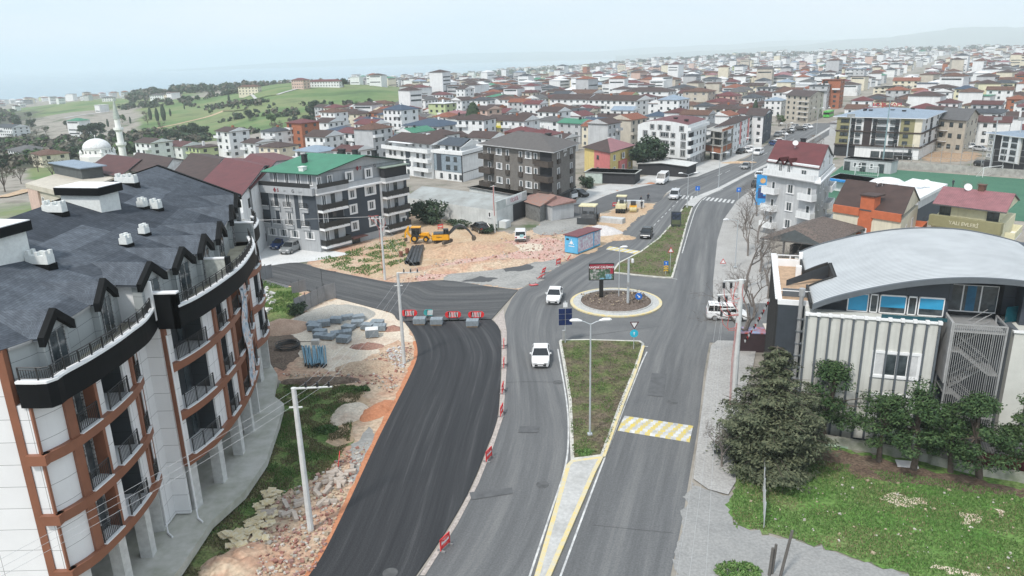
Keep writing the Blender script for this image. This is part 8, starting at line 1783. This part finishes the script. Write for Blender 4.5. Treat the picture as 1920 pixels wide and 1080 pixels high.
for px,lab in(((752,482),'rusty drum left of the black pipes'),((764,476),'rusty drum on top of the black pipes')):p=P(*px);q=MB();q.lathe([(.3,0),(.32,.05),(.3,.4),(.32,.75),(.3,.8)],12);o=tag(q.build('rusty_drum',mat('rust',(.22,.09,.06),.9,var=.2)),lab,'drum');o.location=(p.x,p.y,.1)
# grey sheet fences
SHT=mat('grey_sheet_fence',(.36,.355,.36),.8,var=.1,scale=1,kind='ribs',freq=30,axis='X')
def sheetfence(pts,h,lab,posts=True,solid=True):
 w0=P(*pts[0]);e=thing('sheet_fence',lab,'fence',(w0.x,w0.y,0))
 for a,c in zip(pts,pts[1:]):
  pa,pc=P(*a),P(*c);n_=max(1,round((pc-pa).length/1.3))
  for i in range(n_):
   u,v=pa.lerp(pc,i/n_)-w0,pa.lerp(pc,(i+.97)/n_)-w0;q=MB();hh=h*rnd.uniform(.94,1.03)
   if solid:q.mesh([(u.x,u.y,.02),(v.x,v.y,.02),(v.x,v.y,hh),(u.x,u.y,hh),(u.x,u.y+.05,.02),(v.x,v.y+.05,.02),(v.x,v.y+.05,hh),(u.x,u.y+.05,hh)],[(0,1,2,3),(7,6,5,4),(3,2,6,7),(0,4,5,1),(1,5,6,2),(0,3,7,4)]);q.build('sheet_panel',SHT,e)
   q=MB();q.tube((u.x,u.y+.08,0),(u.x,u.y+.08,h+.2),.04,n=5);q.build('post',DKM,e)
  if not solid:q=MB();u,v=pa-w0,pc-w0;q.tube((u.x,u.y,h),(v.x,v.y,h-.3),.03,n=5);q.build('rail',DKM,e)
sheetfence([(554,593),(584,577),(610,564),(631,559)],2.1,'grey metal sheet fence in front of the gravel heap');sheetfence([(474,532),(512,520)],2.0,'grey sheet fence behind the far end of the curved building');sheetfence([(548,552),(575,545)],1.6,'short broken sheet fence section at the street edge');sheetfence([(605,543),(633,540)],2.6,'open dark steel frame at the street edge',solid=False)
sheetfence([(508,470),(520,475)],.1,'tiny kerb stub',solid=False)if 0 else None
# leaning posts, wire fence at the bottom right
for px,h,tl,lab in(((1462,1085),3.2,(.05,.14),'leaning grey post at the bottom right of the driveway'),((1442,1080),1.9,(0,.04),'short dark post left of the leaning post'),((1447,1076),2.0,(0,.05),'short dark post beside the leaning post')):p=P(*px);q=MB();q.tube((0,0,0),(tl[1]*h,0,h),.09,.08,6);o=tag(q.build('post',mat('old_grey_wood',(.13,.12,.11),.9)),lab,'post');o.location=(p.x,p.y,0)
p=P(1432,990);e=thing('wire_fence','narrow grey metal mesh fence panel standing at the lawn edge','fence',(p.x,p.y,0));a,c=P(1432,994),P(1430,905);d=c-a;q=MB()
for i in range(5):t=i/4;q.tube((d.x*t,d.y*t,0),(d.x*t,d.y*t,1.9),.035,n=5)
q.build('posts',PGREY,e);q=MB()
for i in range(12):q.tube((0,0,.2+i*.14),(d.x,d.y,.2+i*.14),.008,n=3)
for i in range(40):t=i/39;q.tube((d.x*t,d.y*t,.1),(d.x*t,d.y*t,1.85),.008,n=3)
q.build('mesh',mat('weathered_wire',(.42,.42,.42)),e)
for px,lab,sz in(((1700,873),'white slab lying at the foot of the pines',(1.4,.8)),((1727,848),'small white slab resting on the garden wall',(.6,.4)),((1872,882),'white slab lying beside the red lean-to',(.7,.4))):p=P(*px);q=MB();q.box(-sz[0]/2,sz[0]/2,-sz[1]/2,sz[1]/2,0,.06);o=tag(q.build('white_slab',FRAMEW),lab,'slab');o.location=(p.x,p.y,.1 if 'foot' in lab or 'lying' in lab else .78);o.rotation_euler=(.1,0,-.25)
# manholes
for px,lab in(((1017,909),'round manhole cover in the left carriageway'),((1261,754),'round manhole cover in the right carriageway'),((1046,717),'manhole cover by the kerb of the grass island'),((732,1076),'pale square cover cut into the fresh asphalt'),((886,930),'small pale manhole at the asphalt shoulder')):p=P(*px);q=MB();q.lathe([(.46,0),(.44,.012),(.36,.012),(.34,.004),(.05,.006)],20);o=tag(q.build('manhole_cover',mat('cast_iron',(.11,.11,.11),.7,var=.2)),lab,'manhole cover');o.location=(p.x,p.y,.021 if px[0]!=732 else .075)
p=P(1349,850);o=tag(bx('paving_grate',DKM,None,(-.45,.45,-.25,.25,0,.02)),'dark rectangular grate in the pavement by the small bare tree','grate');o.location=(p.x,p.y,.13)
p=P(1372,838);e=tag(bx('electric_cabinet',GREYM,None,(-.3,.3,-.25,.25,0,1.3)),'grey electric cabinet under the cedar branches','cabinet');e.location=(p.x,p.y,.12)
# overhead wires
def wire(name,lab,pts,sag=.6,r=.009):
 q=MB()
 for a,c in pts:
  a,c=Vector(a),Vector(c);k=14;q.path([a.lerp(c,i/k)-Vector((0,0,sag*4*(i/k)*(1-i/k)))for i in range(k+1)],r,4)
 return tag(q.build(name,WIRE),lab,'cable')
pa,pb,pc=P(583,995),P(758,681),P(722,525)
wire('overhead_wire','three overhead wires between the two white utility poles',[((pa.x+x,pa.y,10.4),(pb.x+x*.9,pb.y,9.75))for x in(.75,1.45,2.15)])
wire('overhead_wire','three overhead wires from the nearest pole towards the bottom left',[((pa.x+x,pa.y,10.4),(pa.x+x-14,pa.y-24,10.0))for x in(.75,1.45,2.15)])
wire('overhead_wire','overhead wires from the second pole to the red-cabled pole',[((pb.x+x*.9,pb.y,9.75),(pc.x+x-1.8,pc.y,8.9))for x in(.75,1.45,2.15)])
wire('overhead_wire','wires from the red-cabled pole past the green-roofed block',[((pc.x+x,pc.y,8.9),(pc.x+x-46,pc.y+6,9))for x in(-1.3,-.7,.4)],r=.02)
wire('guy_wire','guy wire from the second utility pole to the ground',[((pb.x,pb.y,8.1),(pb.x-4.5,pb.y+4.2,.1))],0)
wire('overhead_wire','thin pale overhead wires running from the big pole towards the camera',[((bp_.x+x,bp_.y,z),tuple(P(px,1100,z-1.5)))for x,z,px in((-1.3,11.75,1322),(-1.6,10.7,1265),(-1.35,9.5,1290))],.5,.006)
# ================================================================ the town, trees and fields beyond
WALLS=[('white',PLW),('cream',CREAM),('grey',GREYR),('beige',BEIGE),('pale yellow',M_('pale_yellow_render',.7)),('salmon',SALM),('brick red',RBRK),('pale green',LIME)]
ROOFS=[('dark brown',BRNR),('dark red',REDR),('tiled brown',TILR),('grey',GRYR),('charcoal',DGRYR),('orange tiled',ORGR),('blue-grey',BLUR),('green',GREENR),('navy',NAVR),('pink',PNKR),('maroon',mat('maroon_roof',.1))]
WD,RD=dict(WALLS),dict(ROOFS)
placed=[];auto=[]
for o in[o for o in bpy.context.scene.objects if o.get('category')in('building','mosque')and o.parent is None]:placed.append((o.location.x+6,o.location.y+3,13))
NUM={1:'one',2:'two',3:'three',4:'four',5:'five',6:'six',7:'seven'}
def rmesh(w_,d_,z,h,kind,over=.5):
 q=MB();x,y=w_/2+over,d_/2+over;a,b_,c,d=Vector((-x,-y,z)),Vector((x,-y,z)),Vector((x,y,z)),Vector((-x,y,z));up=Vector((0,0,h));t=Vector((0,0,.18))
 if kind=='flat':q.box(-x,x,-y,y,z,z+.25)
 else:
  ins=min(x,y)if kind=='hip' else 0
  r1,r2=Vector((-x+ins,0,z+h)),Vector((x-ins,0,z+h))
  q.mesh([a,b_,r2,r1],[(0,1,2,3)]);q.mesh([c,d,r1,r2],[(0,1,2,3)])
  q.mesh([b_,c,r2],[(0,1,2)],0 if kind=='hip' else 1);q.mesh([d,a,r1],[(0,1,2)],0 if kind=='hip' else 1)
  for p,s_ in((a,b_),(b_,c),(c,d),(d,a)):q.mesh([p-t,s_-t,s_,p],[(0,1,2,3)])
  q.mesh([d-t,c-t,b_-t,a-t],[(0,1,2,3)],1)
 return q
def mid(x,y,z,w_,d_,fl,rz,wn,rn,kind='hip',lab=None,det=2,band=None,name='house',vs_=None):
 wm,rm=WD[wn],RD.get(rn)or mat('white_flat_roof',.7);e=put(None,name,None,(x,y,z),rz);e['category']='building' if fl>3 else 'house';h=fl*2.9;placed.append((x,y,max(w_,d_)*.6*(1 if vs_ is None else vs_[0])))
 q=MB();q.box(-w_/2,w_/2,-d_/2,d_/2,-2.5,h)
 if det<2:
  for k in range(fl):
   for i in range(max(2,int(w_/3.2))):u=-w_/2+w_*(i+.5)/max(2,int(w_/3.2));q.box(u-.6,u+.6,-d_/2-.03,-d_/2,k*2.9+.9,k*2.9+2.2,1)
   for i in range(max(2,int(d_/3.6))):
    u=-d_/2+d_*(i+.5)/max(2,int(d_/3.6));q.box(w_/2,w_/2+.03,u-.6,u+.6,k*2.9+.9,k*2.9+2.2,1);q.box(-w_/2-.03,-w_/2,u-.6,u+.6,k*2.9+.9,k*2.9+2.2,1)
 q.build('wall',[wm,GLASS],e)
 rmesh(w_,d_,h,min(w_,d_)*(.2 if kind!='flat' else 0),kind).build('roof',[rm,wm],e)
 if det==2:
  nf,ns=max(2,int(w_/3.0)),max(2,int(d_/3.6));kw=rnd.choice(('dark','dark','plain'))
  for k in range(fl):
   for i in range(nf):
    if rnd.random()<.92:put(win_small(1.3,1.4,kw),'window',e,(-w_/2+w_*(i+.5)/nf,-d_/2-.01,k*2.9+.9))
   for i in range(ns):put(win_small(1.2,1.4,kw),'window',e,(w_/2+.01,-d_/2+d_*(i+.5)/ns,k*2.9+.9),math.pi/2)
   if k and rnd.random()<.75:
    x0=rnd.choice((-w_/2,w_*.1));x1=x0+w_*.4;q=MB();q.box(x0,x1,-d_/2-1.2,-d_/2,k*2.9-.18,k*2.9);q.box(x0,x1,-d_/2-1.2,-d_/2-1.1,k*2.9,k*2.9+.85);q.box(x0,x0+.1,-d_/2-1.1,-d_/2,k*2.9,k*2.9+.85);q.box(x1-.1,x1,-d_/2-1.1,-d_/2,k*2.9,k*2.9+.85);q.build('balcony',rnd.choice((PLW,wm)),e)
  if rnd.random()<.8:q=MB();cx,cy=rnd.uniform(-w_*.25,w_*.25),rnd.uniform(-1,1);q.box(cx-.35,cx+.35,cy-.35,cy+.35,h+.3,h+min(w_,d_)*.2+.7);q.build('chimney',rnd.choice((RBRK,BLKG,PLW)),e)
 if band:q=MB();q.box(-w_/2-.9,w_/2+.9,-d_/2-1,d_/2+.3,h-3.1,h-2.2);q.build('coloured_band',band,e)
 e.scale=(1,1,.78)if vs_ is None else vs_
 if lab:e['label']=lab
 else:auto.append((e,f'{NUM[fl]}-storey {wn} house with {rn} roof',x,y))
 return e
HM=[ # px x, base y, width px, floors, wall, roof, kind
(578,278,46,4,'brick red','dark red','hip'),(447,294,46,4,'white','dark brown','gable'),(492,292,40,2,'white','dark brown','gable'),(528,282,46,3,'white','charcoal','hip'),(530,302,62,2,'cream','dark brown','hip'),(606,312,74,2,'white','blue-grey','hip'),(655,268,64,2,'white','navy','hip'),
(682,288,62,3,'white','dark red','gable'),(672,312,60,2,'white','maroon','gable'),(740,282,50,2,'white','navy','flat'),(828,272,100,3,'white','navy','hip'),(752,245,62,3,'beige','navy','hip'),(796,248,62,2,'white','maroon','hip'),(668,238,50,3,'grey','dark brown','gable'),(706,226,46,2,'white','dark brown','gable'),
(838,232,46,4,'pale green','white','flat'),(890,214,44,3,'salmon','dark red','hip'),(842,200,36,3,'cream','tiled brown','hip'),(886,196,40,2,'white','charcoal','gable'),(868,244,44,3,'white','pink','hip'),(920,248,54,4,'salmon','dark brown','gable'),(945,214,44,4,'grey','green','hip'),(997,216,54,2,'white','dark red','gable'),
(1008,246,62,2,'white','green','hip'),(1052,262,62,3,'white','grey','hip'),(1095,268,54,3,'grey','green','gable'),(1062,286,60,2,'white','dark brown','gable'),(1130,264,44,3,'white','navy','gable'),(1165,258,70,3,'white','dark brown','gable'),(1090,222,90,4,'white','dark brown','gable'),(1180,226,110,4,'white','dark brown','gable'),(1230,202,100,4,'white','dark brown','hip'),
(1322,218,52,5,'beige','tiled brown','hip'),(1375,236,66,3,'beige','dark brown','hip'),(1040,205,44,3,'white','dark brown','gable'),(1110,196,60,3,'white','tiled brown','gable'),(965,192,40,3,'cream','tiled brown','hip'),(1065,184,50,2,'cream','dark brown','hip'),(1150,182,56,3,'white','dark brown','hip'),(1290,185,50,3,'white','charcoal','hip'),
(1570,203,34,6,'brick red','orange tiled','flat'),(1545,205,34,5,'grey','charcoal','flat'),(1425,190,44,4,'cream','dark brown','gable'),(1448,196,30,4,'grey','charcoal','flat'),(1870,200,66,2,'white','dark red','gable'),(1850,218,44,2,'cream','tiled brown','hip'),(1780,200,40,4,'white','dark brown','hip'),(1825,258,50,3,'beige','tiled brown','hip'),(1870,236,56,2,'white','charcoal','gable'),(1735,196,40,3,'cream','orange tiled','hip'),
(1815,176,60,3,'white','charcoal','flat'),(1712,180,44,4,'cream','orange tiled','gable'),(1770,158,90,3,'white','white','flat'),(1612,165,34,6,'grey','blue-grey','flat'),(60,300,62,2,'white','grey','hip'),(25,255,60,3,'white','charcoal','gable'),(100,312,56,2,'cream','tiled brown','hip'),(296,302,56,3,'white','dark brown','gable'),(352,296,58,2,'white','maroon','gable'),(392,300,46,2,'pale green','dark brown','flat'),(335,282,26,1,'beige','grey','gable')]
rnd.seed(21)
for(px,py,wp,fl,wn,rn,kd)in HM:
 p=G(px,py);r=math.hypot(p.x,p.y);w_=wp*r/1400*.93;rz=R(rnd.choice((-40,-36,-32,-44)));dpt=max(8,min(13,w_*.75));w_=max(7,w_/(math.cos(rz)+.25))
 mid(p.x-math.sin(rz)*-dpt*.4,p.y+dpt*.4,p.z,w_,dpt,fl,rz,wn,rn,kd,band=M_('yellow_band',(.62,.52,.06))if 0 else None)
p=G(953,262);mid(p.x,p.y+5,p.z,13,11,3,R(-38),'pale yellow','dark brown','gable','pale yellow house with a bright yellow balcony band behind the brown brick block',band=M_('yellow_band',(.60,.52,.05)))
# infill of individual houses
bx_=[P(x,y).xy for x,y in WL[16:]+WR[::-1][:12]]
def onroad(x,y):
# distance from the boulevard axis
 a,c=Vector((47.0,178.0)),Vector((230.0,480.0));d=(c-a).normalized();v=Vector((x,y))-a;t=v.dot(d);return abs(v.x*d.y-v.y*d.x)<15 and t>-60
def ok(x,y,rad):
 if onroad(x,y)or inside((x,y),[q_ for q_ in pit]):return False
 return all((x-a)**2+(y-b_)**2>(rad+c)**2 for a,b_,c in placed)
rnd.seed(33);n=0;tries=0;CAP=235
cells=[]
r=175
while r<640:
 st_=11.2+r*.004;da=math.degrees(st_/r)*.98;a=-13.0
 while a<39:cells.append((r*(1+rnd.uniform(-.012,.012)),a+rnd.uniform(-.25,.25)*da));a+=da
 r+=st_
for r,a in cells:
 x,y=r*math.sin(R(a)),r*math.cos(R(a))
 if a<-5 and(r<230 or r>440):continue
 if a>14 and y<205+(a-14)*1.5 and r<225:continue
 if a<14 and r<215:continue
 if n>=CAP or not ok(x,y,4.4)or rnd.random()<.04:continue
 if a>26 and r<260 and a<31:continue
 fl=rnd.choice((2,2,3,3,3,4))+(1 if rnd.random()<.12 else 0);w_,d_=rnd.uniform(9,13.5),rnd.uniform(8.5,11)
 wn=rnd.choices([k for k,_ in WALLS],(15,3,3,2,.6,.8,.5,.4))[0];rn=rnd.choices([k for k,_ in ROOFS],(8,5,5,2,3,2.4,1,.8,1,.7,2))[0];kd=rnd.choices(('hip','gable','flat'),(5,4,.6))[0]
 mid(x,y,H(x,y),w_,d_,fl,R(-36+rnd.choice((0,0,90))+rnd.uniform(-7,7)),wn,rn,kd,det=2 if r<300 else 1,vs_=(.78,.78,.78));n+=1
 # coast houses and hill villas, individually
for px,py,w_,fl,wn,rn in((612,163,36,2,'white','dark red'),(565,166,16,3,'salmon','dark red'),(470,178,22,3,'cream','tiled brown'),(300,186,24,2,'white','grey'),(325,185,24,2,'cream','grey'),(205,190,18,2,'white','grey'),(905,176,16,2,'cream','tiled brown'),(880,170,20,2,'white','dark brown')):
 p=G(px,py);mid(p.x,p.y,p.z,w_,10,fl,R(rnd.uniform(-30,10)),wn,rn,'hip',det=1,vs_=(.8,.8,.8))
 # far town: past the nearest three hundred houses the rest is one mass
q=MB();FM=[m_ for _,m_ in WALLS]+[m_ for _,m_ in ROOFS]+[mat('white_flat_roof',.7),GLASS];NW=len(WALLS);ww=(22,3,5,3,.4,1,.8,.3)
def farhouse(x,y,z,w_,d_,h,rz,wi,ri,hip):
 M=Matrix.Translation((x,y,z))@Matrix.Rotation(rz,4,'Z')@Matrix.Scale(.78,4);a,c=w_/2,d_/2;f=lambda*v:M@Vector(v)
 q.box(-a,a,-c,c,-3,h,wi,M)
 for k in range(int(h/2.9)):q.mesh([f(-a*.85,-c-.05,k*2.9+1),f(a*.85,-c-.05,k*2.9+1),f(a*.85,-c-.05,k*2.9+2),f(-a*.85,-c-.05,k*2.9+2)],[(0,1,2,3)],len(FM)-1)if rnd.random()<.6 else None
 a+=.5;c+=.5
 if hip:g=a-min(a,c);q.mesh([f(-a,-c,h),f(a,-c,h),f(a,c,h),f(-a,c,h),f(-g,0,h+2),f(g,0,h+2)],[(0,1,5,4),(2,3,4,5),(1,2,5),(3,0,4)],ri)
 else:q.box(-a,a,-c,c,h,h+.3,ri,M)
def fartown(a0,a1,r0,r1,st0,k,dens,tall=.04):
 r=r0;c_=0
 while r<r1:
  st_=st0+r*k;da=math.degrees(st_/r);a=a0
  while a<a1:
   a+=da*rnd.uniform(.8,1.2);rr=r+rnd.uniform(-.4,.4)*st_;x,y=rr*math.sin(R(a)),rr*math.cos(R(a));g,s_=veg(a,rr)
   if rnd.random()>dens or(g>.35 and rnd.random()<.93)or(s_>.5 and rnd.random()<.6)or noise.noise(Vector((x/260,y/260,4)))<-.34 or onroad(x,y)or not all((x-a_)**2+(y-b_)**2>(4+c2)**2 for a_,b_,c2 in(placed if rr<700 else[])):continue
   z=H(x,y)
   if z<-50:continue
   h=rnd.choice((2,3,3,4,4,5))*2.9 if rnd.random()>tall else rnd.uniform(6,9)*2.9
   farhouse(x,y,z,rnd.uniform(9,16)*(1+(r>1500)*.4),rnd.uniform(9,13),h,R(rnd.choice((-36,54))+rnd.uniform(-15,15)),rnd.choices(range(NW),ww)[0],NW+rnd.choices(range(12),(8,5,6,2,3,3,1.5,.6,1,.6,2,4))[0],rnd.random()<.8);c_+=1
  r+=st_
 return c_
rnd.seed(44)
print('far',fartown(-12,40,350,1200,8.5,.0085,.97),fartown(-9,40,1200,3600,14,.0062,.92,.06),fartown(-40,-23,1150,2150,24,.01,.6,0),fartown(-24,-10,1000,1500,28,.01,.12,0),fartown(-36,-26,380,1100,55,.01,.25,0))
stuff(q.build('far_town',FM))
# labels for the generic houses
def where(x,y):
 px,py=PX((x,y,0));a=math.degrees(math.atan2(x,y));r=math.hypot(x,y)
 if px<420:return 'on the slope around the mosque' if r<420 else 'on the far coastal hillside'
 if px<720:return 'behind the green-roofed block' if r<420 else 'on the green hill crest'
 if px<1080:return 'behind the brick block' if r<330 else 'in the left town'
 if x<47+(y-178)*.605:return 'behind the white five-storey block' if r<330 else 'left of the boulevard'
 return 'behind the olive block' if r<360 else 'right of the boulevard'
ORD=['',*od]
by={}
for e,l_,x,y in auto:by.setdefault(l_+' '+where(x,y),[]).append((e,x,y))
for l_,es in by.items():
 es.sort(key=lambda t:PX((t[1],t[2],0))[0])
 for i,(e,x,y)in enumerate(es):e['label']=l_ if len(es)==1 else l_+(', '+(od[i]if i<20 else str(i+1)+'th')+' from left');e['group']='houses '+where(x,y)
 # trees: individuals, then masses
rnd.seed(55);tl={}
def far_tree(kind,s_,p,sc,area):
 e=tree(kind,s_,tuple(p),'',sc=sc,group='trees '+area);tl.setdefault(({'cypress':'dark columnar cypress','round':'dark evergreen tree','leafy':'bright green tree','farbare':'grey-brown leafless tree'}[kind])+' '+area,[]).append((e,PX(p)[0]))
for px,py,s_ in((283,225,.8),(296,228,.85),(308,227,1.05),(320,218,.5),(245,232,.45),(430,192,.6),(203,238,.5),(313,280,.6),(346,205,.35)):far_tree('cypress',41,G(px,py),s_*1.3,'on the green slope right of the minaret')
for px,py,s_ in((645,163,1.2),(560,168,.9),(760,195,1.3),(775,195,1.3)):far_tree('round',42,G(px,py),s_,'on the green hill crest')
for px,py,s_ in((352,262,1.3),(367,258,1.4),(382,262,1.2),(325,272,1.2),(595,222,1.8),(610,228,1.4),(580,240,1.1),(150,300,.9),(137,300,.8),(160,262,1.5),(178,262,1.7),(190,255,1.3),(60,244,1.5),(35,240,1.4)):far_tree('round',43+px%2,G(px,py),s_,'in the valley left of the town')
for i in range(46):
 px,py=rnd.uniform(0,700),rnd.uniform(215,300);p=G(px,py)
 if ok(p.x,p.y,3)and not(px>440 and py>262):far_tree(rnd.choice(('farbare','farbare','farbare','round','leafy')),50+i%3,p,rnd.uniform(.7,1.3),'in the valley left of the town' if px<420 else 'below the green hill')
for px,py,s_ in((72,322,1.0),(100,335,1.1),(120,330,1.0),(40,345,.9),(10,360,1.3)):far_tree('farbare',50+px%3,G(px,py),s_,'beside the dirt track left of the curved building')
for i in range(60):
 r,a=rnd.uniform(220,560),rnd.uniform(-8,38);x,y=r*math.sin(R(a)),r*math.cos(R(a))
 if ok(x,y,1.2):far_tree(rnd.choice(('round','leafy','farbare','cypress')),41 if 0 else 60+i%2,(x,y,H(x,y)),rnd.uniform(.6,1.0),'between the town houses')
for i in range(26):
 t=rnd.random();p=P(1470+120*t+rnd.uniform(-2,2),262-62*t);x,y=p.x-11*.85 if i%2 else p.x+22,p.y+(6 if i%2 else-10);far_tree('farbare' if i%3 else 'leafy',60+i%2,(x,y,0),rnd.uniform(.6,.85),'along the boulevard kerbs')
for l_,es in tl.items():
 es.sort(key=lambda t:t[1])
 for i,(e,_)in enumerate(es):e['label']=l_+('' if len(es)==1 else ', '+(od[i]if i<20 else str(i+1)+'th')+' from left')
def wood(name,mlist,spots,s=1.0):
 q=MB()
 for(x,y,z,k)in spots:
  for _ in range(5):
   c=Vector((x+rnd.uniform(-2,2)*k,y+rnd.uniform(-2,2)*k,z+rnd.uniform(1.2,4.2)*k));mi=rnd.randrange(len(mlist))
   for _ in range(9):
    d=rv();cc=c+d*1.5*k*rnd.uniform(.5,1);n0=len(q.f);leaf(q,cc,(d+Vector((0,0,.5))).normalized(),1.5*k);q.mi[n0]=mi
 return stuff(q.build(name,mlist))
def spots(a0,a1,r0,r1,n,key,k=1.0,thr=.5):
 out=[];t=0
 while len(out)<n and t<n*15:
  t+=1;a,r=rnd.uniform(a0,a1),math.sqrt(rnd.uniform(r0**2,r1**2));x,y=r*math.sin(R(a)),r*math.cos(R(a));g,s_=veg(a,r);v=s_ if key=='s' else 1
  if v*(1+.9*noise.noise(Vector((x/70,y/70,2))))<thr or H(x,y)<-50 or not ok(x,y,2):continue
  out.append((x,y,H(x,y),k*rnd.uniform(.6,1.3)))
 return out
wood('valley_woodland',[LEAFB,LEAFD,LEAFB,LEAFG],spots(-40,-9,280,640,620,'s',.85,.5)+spots(-40,-20,600,1300,300,'s',1.2,.55));wood('hilltop_woodland',[LEAFD,LEAFD,LEAFB],spots(-26,-12,1000,1250,330,'x',1.7,.75)+spots(-15,4,900,1500,260,'x',1.5,1.0));wood('distant_woodland',[LEAFD,LEAFB],spots(-6,40,1500,3300,1100,'s',2.6,.28)+spots(3,20,2200,2700,300,'x',3,.8))
# tracks and hedges across the green hill
def track(pts,w_,m):
 A=[];B=[];pts=[G(*p)for p in pts];q=MB();V=[]
 for i in range(len(pts)-1):
  for t in range(8):V.append(pts[i].lerp(pts[i+1],t/8))
 V=[Vector((v.x,v.y,H(v.x,v.y)+.35))for v in V]
 for a,c in zip(V,V[1:]):n_=Vector((-(c-a).y,(c-a).x,0)).normalized()*w_/2;q.face([a-n_,c-n_,c+n_,a+n_])
 return struct(q.build('dirt_track',m))
track([(232,250),(280,244),(330,234),(380,222),(420,208),(470,205)],3.2,SANDY);track([(470,178),(480,186),(520,178),(560,168),(600,165)],3,CONCP);track([(120,222),(170,214),(215,208)],4,CONCP);track([(0,372),(30,365),(60,355)],4,SANDY)

def hedge(pts,n,k,name='hedgerow'):
 pts=[G(*p)for p in pts];sp=[]
 for i in range(n):
  t=rnd.random()*(len(pts)-1);j=min(len(pts)-2,int(t));p=pts[j].lerp(pts[j+1],t-j);x,y=p.x+rnd.gauss(0,3),p.y+rnd.gauss(0,4);sp.append((x,y,H(x,y)-.5,k*rnd.uniform(.5,1.2)))
 return wood(name,[LEAFD,LEAFB,LEAFD],sp)
hedge([(240,196),(330,190),(400,205),(440,196),(520,200)],70,.9);hedge([(430,225),(520,215),(600,212),(700,205),(790,200)],110,.8);hedge([(600,240),(680,226),(760,212),(800,205)],80,1.0);hedge([(230,205),(300,200),(420,178),(460,172)],90,1.1);hedge([(560,196),(620,200),(700,192)],22,.6);hedge([(250,265),(330,258),(420,262),(480,250)],60,.9)
# ---------------------------------------------------------------- air
def haze_box(dens):
 q=MB();q.box(-33000,33000,-33000,33000,-61,235);hm=bpy.data.materials.new('haze');hm.use_nodes=True;t=hm.node_tree
 for n in list(t.nodes):
  if n.type=='BSDF_PRINCIPLED':t.nodes.remove(n)
 v=t.nodes.new('ShaderNodeVolumePrincipled');v.inputs['Color'].default_value=(.89,.97,1,1);v.inputs['Density'].default_value=dens;v.inputs['Anisotropy'].default_value=.0
 t.links.new(v.outputs[0],next(n for n in t.nodes if n.type=='OUTPUT_MATERIAL').inputs['Volume']);return stuff(q.build('haze',hm))
haze_box(.00021)
